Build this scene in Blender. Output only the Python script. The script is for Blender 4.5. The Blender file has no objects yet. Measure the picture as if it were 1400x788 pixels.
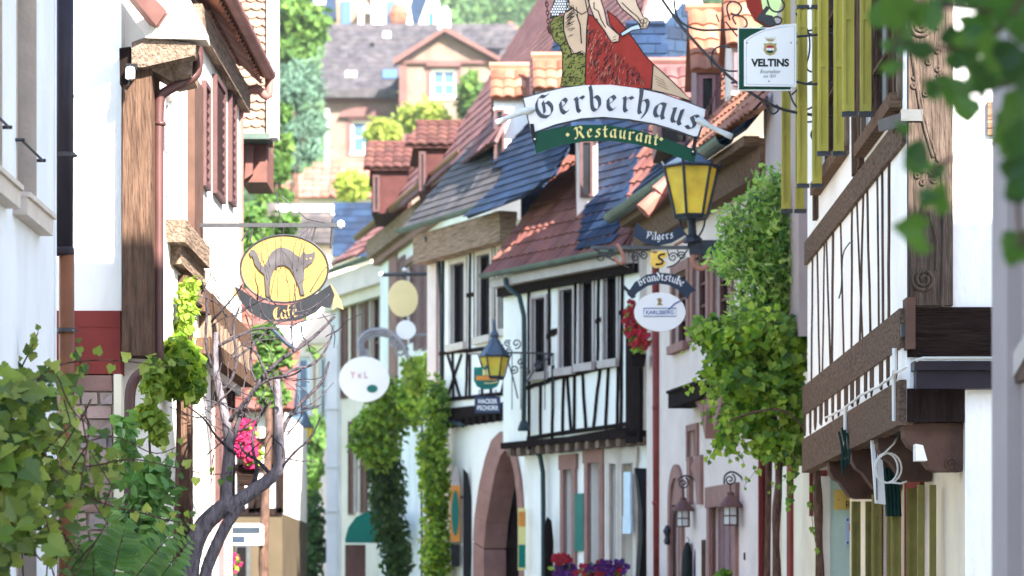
import bpy, math, random
from mathutils import Vector, Matrix
from math import sin, cos, pi, radians

# ------------------------------------------------------------ camera, sky, sun
scene = bpy.context.scene
C = scene.collection
F = 4000.0      # focal length in photo pixels (photo 1400 wide)
HZ = 830.0      # horizon row of the photo
EYE = 1.6
cam_d = bpy.data.cameras.new('camera')
cam = bpy.data.objects.new('camera', cam_d); C.objects.link(cam)
cam_d.sensor_width = 36.0
cam_d.lens = 36.0*F/1400.0
cam_d.shift_y = (HZ-394.0)/1400.0
cam_d.clip_start = 0.2; cam_d.clip_end = 3000
cam.location = (0, 0, EYE); cam.rotation_euler = (pi/2, 0, 0)
cam_d.dof.use_dof = True
cam_d.dof.focus_distance = 22.8
cam_d.dof.aperture_fstop = 2.9
scene.camera = cam

SUN_AZ, SUN_EL = -30.0, 35.0      # sun behind the camera's right shoulder
world = bpy.data.worlds.new('World'); scene.world = world; world.use_nodes = True
wn = world.node_tree; bg = wn.nodes['Background']
sky = wn.nodes.new('ShaderNodeTexSky'); sky.sky_type = 'NISHITA'; sky.sun_disc = False
sky.sun_elevation = radians(SUN_EL); sky.sun_rotation = radians(180+SUN_AZ)
sky.air_density = 1.0; sky.dust_density = 0.7
wn.links.new(sky.outputs[0], bg.inputs[0]); bg.inputs[1].default_value = 0.12
sd = bpy.data.lights.new('sun', 'SUN'); sd.energy = 5.0; sd.angle = radians(0.5); sd.color = (1.0, 0.93, 0.82)
so = bpy.data.objects.new('sun', sd); C.objects.link(so)
a, e = radians(SUN_AZ), radians(SUN_EL)
sdir = Vector((-sin(a)*cos(e), -cos(a)*cos(e), sin(e)))
so.rotation_euler = sdir.to_track_quat('Z', 'Y').to_euler()
so.location = (-8, -10, 30)
scene.view_settings.view_transform = 'Standard'; scene.view_settings.look = 'None'
scene.view_settings.exposure = 2.5; scene.view_settings.gamma = 1.0

random.seed(7)
R = random.random
def ru(a, b): return a+(b-a)*random.random()

# ------------------------------------------------------------ materials
def new_mat(name):
    m = bpy.data.materials.new(name); m.use_nodes = True
    nt = m.node_tree; return m, nt, nt.nodes['Principled BSDF']
def mat(name, col, rough=0.8, var=0.12, scale=3.0, bump=0.0, bscale=30.0, stretch=(1,1,1), metal=0.0, spec=0.14, stain=None, stain_amt=0.5, stain_scale=1.2, bdist=0.01):
    m, nt, b = new_mat(name); N = nt.nodes; L = nt.links
    tc = N.new('ShaderNodeTexCoord'); mp = N.new('ShaderNodeMapping'); mp.inputs['Scale'].default_value = stretch
    L.new(tc.outputs['Object'], mp.inputs[0])
    n1 = N.new('ShaderNodeTexNoise'); n1.inputs['Scale'].default_value = scale; n1.inputs['Detail'].default_value = 6
    L.new(mp.outputs[0], n1.inputs['Vector'])
    cr = N.new('ShaderNodeValToRGB'); e = cr.color_ramp.elements
    e[0].position = 0.3; e[1].position = 0.7
    e[0].color = tuple(c*(1-var) for c in col)+(1,); e[1].color = tuple(min(1, c*(1+var)) for c in col)+(1,)
    L.new(n1.outputs[0], cr.inputs[0]); out = cr.outputs[0]
    if stain:
        n3 = N.new('ShaderNodeTexNoise'); n3.inputs['Scale'].default_value = stain_scale; n3.inputs['Detail'].default_value = 8; n3.inputs['Roughness'].default_value = 0.65
        L.new(mp.outputs[0], n3.inputs['Vector'])
        r3 = N.new('ShaderNodeValToRGB'); r3.color_ramp.elements[0].position = 0.5; r3.color_ramp.elements[1].position = 0.72
        r3.color_ramp.elements[0].color = (0,0,0,1); r3.color_ramp.elements[1].color = (stain_amt,)*3+(1,)
        L.new(n3.outputs[0], r3.inputs[0])
        mx = N.new('ShaderNodeMixRGB'); mx.inputs[2].default_value = tuple(stain)+(1,)
        L.new(r3.outputs[0], mx.inputs[0]); L.new(out, mx.inputs[1]); out = mx.outputs[0]
    L.new(out, b.inputs['Base Color'])
    b.inputs['Roughness'].default_value = rough; b.inputs['Metallic'].default_value = metal
    b.inputs['Specular IOR Level'].default_value = spec
    if bump:
        n2 = N.new('ShaderNodeTexNoise'); n2.inputs['Scale'].default_value = bscale; n2.inputs['Detail'].default_value = 8
        L.new(mp.outputs[0], n2.inputs['Vector'])
        bp = N.new('ShaderNodeBump'); bp.inputs['Strength'].default_value = bump; bp.inputs['Distance'].default_value = bdist
        L.new(n2.outputs[0], bp.inputs['Height']); L.new(bp.outputs[0], b.inputs['Normal'])
    return m
def island_mat(name, cols, rough=0.7, trans=0.0, spec=0.3, bump=0.0, bscale=40, thue=.48):
    """colour picked per loose piece (leaf, tile, slate)"""
    m, nt, b = new_mat(name); N = nt.nodes; L = nt.links
    g = N.new('ShaderNodeNewGeometry'); cr = N.new('ShaderNodeValToRGB')
    e = cr.color_ramp.elements
    while len(e) < len(cols): e.new(0.5)
    for i, c in enumerate(cols): e[i].position = i/(len(cols)-1); e[i].color = tuple(c)+(1,)
    L.new(g.outputs['Random Per Island'], cr.inputs[0])
    tc = N.new('ShaderNodeTexCoord'); n1 = N.new('ShaderNodeTexNoise'); n1.inputs['Scale'].default_value = 2.2; n1.inputs['Detail'].default_value = 8
    L.new(tc.outputs['Object'], n1.inputs['Vector'])
    hv = N.new('ShaderNodeHueSaturation'); mr = N.new('ShaderNodeMapRange')
    mr.inputs[1].default_value = 0.3; mr.inputs[2].default_value = 0.7; mr.inputs[3].default_value = 0.62; mr.inputs[4].default_value = 1.3
    L.new(n1.outputs[0], mr.inputs[0]); L.new(mr.outputs[0], hv.inputs['Value']); L.new(cr.outputs[0], hv.inputs['Color'])
    L.new(hv.outputs[0], b.inputs['Base Color']); b.inputs['Roughness'].default_value = rough
    b.inputs['Specular IOR Level'].default_value = spec
    if bump:
        n2 = N.new('ShaderNodeTexNoise'); n2.inputs['Scale'].default_value = bscale; n2.inputs['Detail'].default_value = 6
        L.new(tc.outputs['Object'], n2.inputs['Vector'])
        bp = N.new('ShaderNodeBump'); bp.inputs['Strength'].default_value = bump; bp.inputs['Distance'].default_value = 0.01
        L.new(n2.outputs[0], bp.inputs['Height']); L.new(bp.outputs[0], b.inputs['Normal'])
    if trans:
        t = N.new('ShaderNodeBsdfTranslucent'); ms = N.new('ShaderNodeMixShader'); ms.inputs[0].default_value = trans
        h2 = N.new('ShaderNodeHueSaturation'); h2.inputs['Value'].default_value = 1.5; h2.inputs['Hue'].default_value = thue
        L.new(hv.outputs[0], h2.inputs['Color']); L.new(h2.outputs[0], t.inputs[0])
        L.new(b.outputs[0], ms.inputs[1]); L.new(t.outputs[0], ms.inputs[2])
        L.new(ms.outputs[0], N['Material Output'].inputs[0])
    return m
def wood(name, col, var=0.45, along=(1,1,0.12)):
    m, nt, b = new_mat(name); N = nt.nodes; L = nt.links
    tc = N.new('ShaderNodeTexCoord'); mp = N.new('ShaderNodeMapping'); mp.inputs['Scale'].default_value = along
    L.new(tc.outputs['Object'], mp.inputs[0])
    n1 = N.new('ShaderNodeTexNoise'); n1.inputs['Scale'].default_value = 22; n1.inputs['Detail'].default_value = 9; n1.inputs['Roughness'].default_value = 0.7
    L.new(mp.outputs[0], n1.inputs['Vector'])
    cr = N.new('ShaderNodeValToRGB'); e = cr.color_ramp.elements; e[0].position = 0.35; e[1].position = 0.68
    e[0].color = tuple(c*(1-var) for c in col)+(1,); e[1].color = tuple(min(1, c*(1+var)) for c in col)+(1,)
    L.new(n1.outputs[0], cr.inputs[0]); L.new(cr.outputs[0], b.inputs['Base Color'])
    n2 = N.new('ShaderNodeTexNoise'); n2.inputs['Scale'].default_value = 45; n2.inputs['Detail'].default_value = 8
    L.new(mp.outputs[0], n2.inputs['Vector'])
    bp = N.new('ShaderNodeBump'); bp.inputs['Strength'].default_value = 1.0; bp.inputs['Distance'].default_value = 0.035
    L.new(n2.outputs[0], bp.inputs['Height']); L.new(bp.outputs[0], b.inputs['Normal'])
    b.inputs['Roughness'].default_value = 0.9; b.inputs['Specular IOR Level'].default_value = 0.06
    return m
def glass(name, col, rough=0.08):
    m, nt, b = new_mat(name)
    b.inputs['Base Color'].default_value = tuple(col)+(1,); b.inputs['Roughness'].default_value = rough
    b.inputs['Specular IOR Level'].default_value = 0.22
    N = nt.nodes; L = nt.links; tc = N.new('ShaderNodeTexCoord'); n2 = N.new('ShaderNodeTexNoise'); n2.inputs['Scale'].default_value = 1.5
    L.new(tc.outputs['Object'], n2.inputs['Vector']); bp = N.new('ShaderNodeBump'); bp.inputs['Strength'].default_value = 0.1; bp.inputs['Distance'].default_value = 0.02
    L.new(n2.outputs[0], bp.inputs['Height']); L.new(bp.outputs[0], b.inputs['Normal'])
    return m

M = {}
M['white'] = mat('white_plaster', (.82,.795,.755), .9, .05, 2.0, .5, 14, stretch=(1,1,.45), stain=(.56,.50,.43), stain_amt=.55, bdist=.02)
M['cool_white'] = mat('cool_white_plaster', (.72,.73,.76), .9, .05, 2.0, .5, 16, stretch=(1,1,.45), stain=(.56,.55,.56), stain_amt=.5, bdist=.02)
M['cream'] = mat('cream_plaster', (.74,.66,.52), .9, .06, 2.0, .3, 25, stain=(.5,.43,.34), stain_amt=.4)
M['pinkwall'] = mat('rose_plaster', (.70,.57,.52), .9, .07, 2.0, .3, 25, stain=(.5,.4,.36), stain_amt=.45)
M['buff'] = mat('buff_plaster', (.66,.57,.47), .9, .07, 2.0, .3, 25, stain=(.5,.42,.34), stain_amt=.45)
M['mint'] = mat('mint_plaster', (.52,.66,.60), .9, .06, 3.0, .6, 18)
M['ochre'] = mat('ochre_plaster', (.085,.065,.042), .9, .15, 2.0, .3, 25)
M['redplaster'] = mat('oxide_red_plaster', (.19,.035,.03), .85, .15, 3.0, .3, 25, stain=(.10,.025,.022), stain_amt=.5)
M['stone'] = mat('red_sandstone', (.29,.16,.135), .9, .15, 4.0, .5, 22, stain=(.22,.11,.10), stain_amt=.5)
M['sill'] = mat('pale_sandstone', (.55,.48,.42), .9, .1, 5.0, .4, 30)
M['rubble'] = island_mat('rubble_stone', [(.25,.14,.12),(.38,.27,.23),(.22,.18,.18),(.42,.30,.26)], .9, bump=.6)
M['dark_timber'] = wood('dark_timber', (.016,.010,.009))
M['timber'] = wood('brown_timber', (.10,.06,.042))
M['grey_timber'] = wood('weathered_timber', (.20,.145,.11))
M['timber_h'] = wood('brown_timber_lying', (.17,.105,.07), along=(.1,1,1))
M['dark_timber_h'] = wood('dark_timber_lying', (.018,.011,.009), along=(.1,1,1))
M['grey_timber_h'] = wood('weathered_timber_lying', (.20,.145,.11), along=(1,.12,1))
M['shutter_mauve'] = mat('faded_plum_paint', (.20,.11,.12), .6, .15, 8, .2)
M['shutter_brown'] = mat('brown_paint', (.13,.06,.05), .6, .15, 8, .2)
M['dark_wood_paint'] = mat('near_black_brown_paint', (.016,.009,.009), .5, .15, 8, .2)
M['frame_white'] = mat('white_paint', (.75,.74,.74), .5, .05, 6)
M['frame_grey'] = mat('grey_beige_paint', (.42,.36,.34), .6, .1, 6)
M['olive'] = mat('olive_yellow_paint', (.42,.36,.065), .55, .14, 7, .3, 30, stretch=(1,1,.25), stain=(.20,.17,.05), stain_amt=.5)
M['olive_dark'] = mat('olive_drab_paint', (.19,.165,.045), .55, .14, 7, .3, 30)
M['copper_brown'] = mat('brown_painted_downpipe', (.17,.07,.035), .45, .2, 4, .1)
M['pipe_dark'] = mat('dark_painted_downpipe', (.022,.018,.026), .4, .2, 4)
M['pipe_plum'] = mat('plum_brown_downpipe', (.075,.03,.028), .45, .2, 4, spec=.4)
M['pipe_pink'] = mat('dusty_pink_downpipe', (.24,.12,.11), .5, .2, 4)
M['copper_red'] = mat('red_downpipe_paint', (.20,.035,.03), .4, .2, 4)
M['gutter_green'] = mat('green_grey_gutter', (.085,.115,.10), .5, .3, 3, metal=.2)
M['pipe_green'] = mat('dark_green_downpipe', (.03,.05,.055), .5, .2, 3)
M['iron'] = mat('wrought_iron', (.035,.036,.042), .5, .2, 20, .2, 60, metal=.3, spec=.5)
M['iron_rust'] = mat('rusty_iron', (.10,.045,.04), .7, .4, 20, .2, 60)
M['slate'] = island_mat('blue_slate', [(.004,.012,.032),(.007,.019,.050),(.012,.030,.068),(.007,.014,.036)], .7, spec=.22, bump=.3)
M['slate_grey'] = island_mat('grey_slate', [(.045,.040,.042),(.07,.06,.06),(.09,.075,.07),(.055,.05,.055)], .7, spec=.2, bump=.3)
M['tile_brown'] = island_mat('brown_roof_tile', [(.12,.04,.034),(.17,.06,.045),(.14,.055,.05),(.20,.08,.055)], .8, bump=.4)
M['tile_plum'] = island_mat('plum_roof_tile', [(.12,.05,.05),(.16,.07,.065),(.14,.07,.075),(.18,.08,.07)], .8, bump=.4)
M['tile_terra'] = island_mat('terracotta_roof_tile', [(.20,.07,.04),(.27,.115,.07),(.23,.09,.055),(.33,.17,.11)], .8, bump=.4)
M['tile_red'] = island_mat('red_roof_tile', [(.26,.09,.065),(.32,.12,.09),(.29,.11,.09)], .8)
M['shingle'] = island_mat('scalloped_clay_shingle', [(.26,.15,.10),(.36,.22,.15),(.30,.19,.14),(.20,.12,.09)], .85, bump=.4)
M['glass'] = glass('window_glass', (.010,.009,.010))
M['glass_blue'] = glass('sky_lit_glass', (.06,.11,.20))  # blue of the sky reflection put into the base colour
M['dark_interior'] = mat('dark_room', (.012,.011,.013), .9)
M['asphalt'] = mat('asphalt', (.05,.05,.052), .9, .2, 10, .4, 60)
M['cobble'] = island_mat('cobble_stone', [(.16,.14,.13),(.24,.20,.18),(.19,.17,.17)], .85, bump=.4)
M['white_sign'] = mat('white_sign_enamel', (.80,.80,.80), .4, .02, 5)
M['offwhite_sign'] = mat('aged_white_enamel', (.68,.69,.72), .5, .06, 3, stain=(.55,.45,.35), stain_amt=.35, stain_scale=4)
M['green_sign'] = mat('green_enamel', (.002,.052,.028), .4, .08, 5)
M['yellow_ink'] = mat('pale_yellow_paint', (.68,.60,.24), .5, .05)
M['ink'] = mat('slate_ink', (.06,.07,.085), .6, .3, 25)
M['black'] = mat('black_paint', (.012,.012,.014), .5, .1)
M['gold'] = mat('gilt_metal', (.70,.45,.10), .35, .15, 12, metal=.6)
M['gold_paint'] = mat('gold_paint', (.30,.20,.09), .5, .1)
M['brass'] = mat('brass_plate_metal', (.62,.45,.13), .4, .12, 8, metal=.5)
M['yolk'] = mat('yellow_enamel', (.30,.19,.055), .5, .1, 5)
M['cat'] = mat('grey_cat_paint', (.06,.056,.062), .7, .3, 9)
M['navy'] = mat('navy_blue_enamel', (.028,.042,.068), .45, .12, 6)
M['oxblood'] = mat('ox_red_enamel', (.30,.032,.022), .55, .15, 6)
M['moss'] = mat('olive_green_enamel', (.20,.21,.05), .55, .2, 14)
M['tan'] = mat('tan_enamel', (.55,.40,.27), .55, .08, 6)
M['skin'] = mat('flesh_enamel', (.70,.52,.37), .55, .08, 6)
M['pale_blue'] = mat('pale_blue_enamel', (.55,.66,.74), .5, .08, 6)
M['silver'] = mat('silver_grey_enamel', (.50,.54,.55), .5, .15, 9)
M['amber'] = island_mat('amber_lamp_glass', [(.92,.72,.10),(.95,.76,.14)], .3, .5, .5, .3, 50, .5)
M['amber_dark'] = mat('ochre_lamp_glass', (.45,.30,.04), .3, .15, 6, spec=.6)
M['lamp_white'] = mat('frosted_lamp_glass', (.55,.56,.56), .3, .05)
M['lampmetal'] = mat('lamp_iron', (.035,.04,.05), .45, .2, 10, metal=.3)
M['lamproof'] = mat('blue_grey_lamp_roof', (.06,.085,.12), .45, .2, 10, metal=.2)
M['redmetal'] = mat('rust_red_lamp_metal', (.14,.07,.065), .6, .2, 10)
M['bark'] = wood('grey_bark', (.15,.135,.155), .5, (1,1,.3))
M['bark_brown'] = wood('brown_bark', (.11,.065,.05), .5, (1,1,.3))
M['leaf_vine'] = island_mat('vine_leaf', [(.02,.055,.010),(.09,.17,.02),(.19,.28,.03),(.045,.10,.014),(.32,.38,.07),(.14,.22,.025)], .45, .38, .45)
M['leaf_vine_dark'] = island_mat('shaded_vine_leaf', [(.02,.055,.010),(.035,.085,.014),(.05,.11,.018)], .5, .35, .4)  # dark copy of the vine leaf with shade put into its colours
M['leaf_bright'] = island_mat('bright_leaf', [(.04,.11,.010),(.11,.25,.02),(.22,.38,.03),(.34,.47,.05),(.08,.18,.015)], .45, .52, .5)
M['leaf_lime'] = island_mat('lime_leaf', [(.14,.26,.03),(.22,.34,.04),(.30,.40,.05)], .5, .45, .4)
M['leaf_willow'] = island_mat('willow_leaf', [(.07,.20,.03),(.18,.38,.05),(.32,.52,.08),(.52,.64,.20),(.05,.15,.05),(.26,.46,.06)], .4, .5, .6)
M['leaf_near'] = island_mat('near_leaf', [(.018,.055,.012),(.045,.12,.016),(.085,.18,.02)], .45, .45, .4)
M['leaf_fern'] = island_mat('pinnate_leaf', [(.05,.15,.03),(.09,.22,.04),(.14,.28,.07)], .4, .4, .5)
M['leaf_pale'] = island_mat('pale_conifer_leaf', [(.10,.18,.13),(.15,.25,.19),(.07,.13,.09)], .7, .25, .2)
M['leaf_tree'] = island_mat('tree_leaf', [(.07,.15,.035),(.11,.21,.045),(.05,.11,.03),(.15,.26,.05)], .7, .35, .2)
M['leaf_wood'] = island_mat('hill_wood_leaf', [(.06,.13,.045),(.10,.18,.06),(.05,.11,.05),(.14,.22,.08)], .8, .3, .1)
M['leaf_yellow'] = island_mat('yellow_green_leaf', [(.30,.36,.06),(.22,.30,.05),(.36,.40,.09)], .7, .4, .2)
M['petal_pink'] = island_mat('pink_petal', [(.40,.012,.09),(.50,.03,.14),(.30,.008,.05)], .6, .3)
M['petal_red'] = island_mat('red_petal', [(.42,.012,.02),(.52,.03,.05),(.45,.06,.08)], .6, .3)
M['petal_purple'] = island_mat('purple_petal', [(.07,.02,.16),(.11,.03,.2),(.22,.04,.16)], .6, .3)
M['grass'] = mat('hill_grass', (.07,.12,.04), .95, .3, .05)
M['teal'] = mat('teal_sign_paint', (.012,.14,.115), .5, .1)
M['orange'] = mat('orange_sign_paint', (.60,.24,.05), .5, .1)
M['awning'] = mat('green_awning_cloth', (.01,.16,.12), .8, .15, 3)
M['cable'] = mat('white_cable', (.72,.70,.66), .5, .06)
M['navy_cloth'] = mat('navy_cloth', (.02,.03,.06), .9, .3, 6)
M['black_cloth'] = mat('black_cloth', (.02,.025,.025), .9, .3, 6)
M['blue_cloth'] = mat('blue_white_cloth', (.20,.28,.48), .9, .5, 12)
M['parapluie_green'] = mat('bottle_green_cloth', (.008,.035,.03), .85, .2, 4)
M['steel'] = mat('galvanised_steel', (.085,.09,.095), .5, .15, 8, metal=.4)
M['pinkpaint'] = mat('aged_lilac_grey_plaster', (.36,.29,.285), .85, .08, 2, .3, 30)
M['brownpaint'] = mat('brown_stained_beam', (.085,.047,.036), .7, .2, 5, .3)

# ------------------------------------------------------------ mesh helpers
class MB:
    def __init__(s): s.v = []; s.f = []
    def poly(s, pts):
        i = len(s.v); s.v += [Vector(p) for p in pts]; s.f.append(tuple(range(i, i+len(pts)))); return s
    def prism(s, pts, off):
        n = len(pts); i = len(s.v); off = Vector(off); pts = [Vector(p) for p in pts]
        s.v += pts+[p+off for p in pts]
        s.f.append(tuple(range(i, i+n))); s.f.append(tuple(range(i+2*n-1, i+n-1, -1)))
        for k in range(n):
            j = (k+1) % n; s.f.append((i+j, i+k, i+n+k, i+n+j))
        return s
    def box(s, x0, x1, y0, y1, z0, z1):
        return s.prism([(x0,y0,z0),(x1,y0,z0),(x1,y0,z1),(x0,y0,z1)], (0, y1-y0, 0))
    def tube(s, pts, r, seg=8, cap=True):
        pts = [Vector(p) for p in pts]; n = len(pts)
        if not hasattr(r, '__len__'): r = [r]*n
        i0 = len(s.v); prev = None
        for k in range(n):
            d = (pts[min(k+1, n-1)]-pts[max(k-1, 0)]).normalized()
            if prev is None:
                up = Vector((0,0,1)) if abs(d.z) < .9 else Vector((1,0,0))
                a = d.cross(up).normalized()
            else: a = (prev-d*prev.dot(d)).normalized()
            prev = a; b = d.cross(a)
            for q in range(seg):
                t = 2*pi*q/seg; s.v.append(pts[k]+(a*cos(t)+b*sin(t))*r[k])
        for k in range(n-1):
            for q in range(seg):
                q2 = (q+1) % seg
                s.f.append((i0+k*seg+q, i0+k*seg+q2, i0+(k+1)*seg+q2, i0+(k+1)*seg+q))
        if cap:
            s.f.append(tuple(i0+q for q in range(seg))[::-1]); s.f.append(tuple(i0+(n-1)*seg+q for q in range(seg)))
        return s
    def lathe(s, c, prof, seg=16, rot=0.0, sx=1, sy=1):
        i0 = len(s.v); c = Vector(c)
        for (r, z) in prof:
            for q in range(seg):
                t = rot+2*pi*q/seg; s.v.append(c+Vector((r*cos(t)*sx, r*sin(t)*sy, z)))
        for k in range(len(prof)-1):
            for q in range(seg):
                q2 = (q+1) % seg; s.f.append((i0+k*seg+q, i0+k*seg+q2, i0+(k+1)*seg+q2, i0+(k+1)*seg+q))
        s.f.append(tuple(i0+q for q in range(seg))[::-1]); s.f.append(tuple(i0+(len(prof)-1)*seg+q for q in range(seg)))
        return s
def wpos(o):
    p = Vector((0,0,0))
    while o is not None: p += o.location; o = o.parent
    return p
def obj(name, mb, m, parent=None, smooth=False, label=None, kind=None):
    me = bpy.data.meshes.new(name)
    if parent is None:
        if mb.v:
            xs = [v.x for v in mb.v]; ys = [v.y for v in mb.v]; zs = [v.z for v in mb.v]
            loc = Vector(((min(xs)+max(xs))/2, (min(ys)+max(ys))/2, min(zs)))
        else: loc = Vector((0,0,0))
        base = loc
    else: loc = Vector((0,0,0)); base = wpos(parent)
    me.from_pydata([tuple(v-base) for v in mb.v], [], mb.f); me.materials.append(m)
    if smooth: me.polygons.foreach_set('use_smooth', [True]*len(me.polygons))
    me.update()
    o = bpy.data.objects.new(name, me); C.objects.link(o); o.location = loc; o.parent = parent
    if label: o['label'] = label
    if kind: o['kind'] = kind
    return o
def each(name, mb, m, parent, smooth=False):
    """every separate piece of the builder becomes a part of its own"""
    par = list(range(len(mb.v)))
    def find(i):
        while par[i] != i: par[i] = par[par[i]]; i = par[i]
        return i
    for f in mb.f:
        r = find(f[0])
        for k in f[1:]: par[find(k)] = r
    grp = {}
    for f in mb.f: grp.setdefault(find(f[0]), []).append(f)
    out = []
    for fs in grp.values():
        ids = sorted({k for f in fs for k in f}); ix = {k: i for i, k in enumerate(ids)}
        q = MB(); q.v = [mb.v[k] for k in ids]; q.f = [tuple(ix[k] for k in f) for f in fs]; out.append(obj(name, q, m, parent, smooth))
    return out
def thing(name, label, cat, loc, group=None):
    o = bpy.data.objects.new(name, None); C.objects.link(o); o.location = Vector(loc); o.empty_display_size = .2
    o['label'] = label; o['category'] = cat
    if group: o['group'] = group
    return o
def tag(o, label, cat, group=None):
    o['label'] = label; o['category'] = cat
    if group: o['group'] = group
    return o
def P(px, py, D): return Vector(((px-700)/F*D, D, EYE+(HZ-py)/F*D))
def ray(px, py): return Vector(((px-700)/F, 1.0, (HZ-py)/F))

class Wall:
    """vertical wall plane through two plan points given as (photo column, distance)"""
    def __init__(s, pxa, Da, pxb, Db):
        s.A = Vector(((pxa-700)/F*Da, Da, 0)); s.B = Vector(((pxb-700)/F*Db, Db, 0))
        s.U = (s.B-s.A).normalized(); s.len = (s.B-s.A).length
        n = Vector((s.U.y, -s.U.x, 0))
        if n.dot(Vector((0,0,0))-s.A) < 0: n = -n
        s.N = n
    def hit(s, px, py=None, n=0.0):
        d = ray(px, py if py is not None else HZ); o = s.A+s.N*n
        t = (o.x*s.N.x+o.y*s.N.y)/(d.x*s.N.x+d.y*s.N.y)
        return Vector((d.x*t, t, EYE+d.z*t))
    def uz(s, px, py, n=0.0):
        h = s.hit(px, py, n); return ((h-s.A).dot(s.U), h.z)
    def u(s, px): return s.uz(px, HZ)[0]
    def D(s, px): return s.hit(px).y
    def pt(s, u, z, n=0.0): return s.A+s.U*u+s.N*n+Vector((0,0,z))
    def box(s, mb, u0, u1, z0, z1, n0, n1):
        return mb.prism([s.pt(u0,z0,n1), s.pt(u1,z0,n1), s.pt(u1,z1,n1), s.pt(u0,z1,n1)], s.N*(n0-n1))
    def rect(s, pl, pr, pt_, pb, at=None):
        a = (pl+pr)/2 if at is None else at
        u0, u1 = sorted((s.u(pl), s.u(pr))); return (u0, u1, s.uz(a, pb)[1], s.uz(a, pt_)[1])
    def pbox(s, mb, pl, pr, pt_, pb, n0, n1, at=None):
        u0, u1, z0, z1 = s.rect(pl, pr, pt_, pb, at); return s.box(mb, u0, u1, z0, z1, n0, n1)
    def ppoly(s, mb, pts, n0, n1):
        q = [s.hit(x, y, n1) for x, y in pts]; return mb.prism(q, s.N*(n0-n1))
    def beam(s, mb, p0, p1, w, n0=-.02, n1=.03, wob=0.0):
        """timber of width w (m) from pixel p0 to pixel p1 on the wall"""
        a = Vector(s.uz(*p0)); b = Vector(s.uz(*p1)); d = (b-a).normalized(); q = Vector((-d.y, d.x))*w/2
        L_, R_ = [], []; k = 5 if wob else 1
        for i in range(k+1):
            t = i/k; c = a.lerp(b, t)
            if wob and 0 < i < k: c = c+Vector((-d.y, d.x))*ru(-wob, wob)
            L_.append(c+q*ru(1-3*wob, 1+3*wob) if wob else c+q); R_.append(c-q*ru(1-3*wob, 1+3*wob) if wob else c-q)
        pts = [s.pt(c.x, c.y, n1) for c in L_]+[s.pt(c.x, c.y, n1) for c in reversed(R_)]
        return mb.prism(pts, s.N*(n0-n1))
    def facade(s, mb, u0, u1, z0, z1, holes=(), depth=.14, back=5.0, n=0.0):
        us = sorted({u0, u1, *[h[0] for h in holes], *[h[1] for h in holes]}); zs = sorted({z0, z1, *[h[2] for h in holes], *[h[3] for h in holes]})
        us = [x for x in us if u0 <= x <= u1]; zs = [x for x in zs if z0 <= x <= z1]
        for i in range(len(us)-1):
            for j in range(len(zs)-1):
                cu, cz = (us[i]+us[i+1])/2, (zs[j]+zs[j+1])/2
                if any(h[0] < cu < h[1] and h[2] < cz < h[3] for h in holes): continue
                mb.poly([s.pt(us[i],zs[j],n), s.pt(us[i+1],zs[j],n), s.pt(us[i+1],zs[j+1],n), s.pt(us[i],zs[j+1],n)])
        for (a, b, c, d) in holes:
            q = [(a,c),(b,c),(b,d),(a,d)]
            for k in range(4):
                p, r = q[k], q[(k+1) % 4]
                mb.poly([s.pt(p[0],p[1],n), s.pt(r[0],r[1],n), s.pt(r[0],r[1],n-depth), s.pt(p[0],p[1],n-depth)])
        # returns, back and top of the solid
        for u in (u0, u1): mb.poly([s.pt(u,z0,n), s.pt(u,z1,n), s.pt(u,z1,n-back), s.pt(u,z0,n-back)])
        mb.poly([s.pt(u0,z0,n-back), s.pt(u1,z0,n-back), s.pt(u1,z1,n-back), s.pt(u0,z1,n-back)])
        mb.poly([s.pt(u0,z1,n), s.pt(u1,z1,n), s.pt(u1,z1,n-back), s.pt(u0,z1,n-back)])
        return mb

class Slope:
    """sloping plane: origin o, horizontal U, upslope V"""
    def __init__(s, o, U, V): s.o = Vector(o); s.U = Vector(U).normalized(); s.V = Vector(V).normalized(); s.N = s.U.cross(s.V).normalized(); \
        s.N = s.N if s.N.dot(Vector((0,0,EYE))-s.o) > 0 else -s.N
    def st(s, px, py):
        d = ray(px, py); c = Vector((0,0,EYE)); t = (s.o-c).dot(s.N)/d.dot(s.N); h = c+d*t-s.o
        return (h.dot(s.U), h.dot(s.V))
    def pt(s, a, b, n=0): return s.o+s.U*a+s.V*b+s.N*n
def roof_of(W, z, over, pitch):
    p = radians(pitch); return Slope(W.pt(0, z, over), W.U, -W.N*cos(p)+Vector((0,0,1))*sin(p))
def inside(p, poly):
    x, y = p; c = False; n = len(poly)
    for i in range(n):
        x1, y1 = poly[i]; x2, y2 = poly[i-1]
        if (y1 > y) != (y2 > y) and x < (x2-x1)*(y-y1)/(y2-y1)+x1: c = not c
    return c
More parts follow.
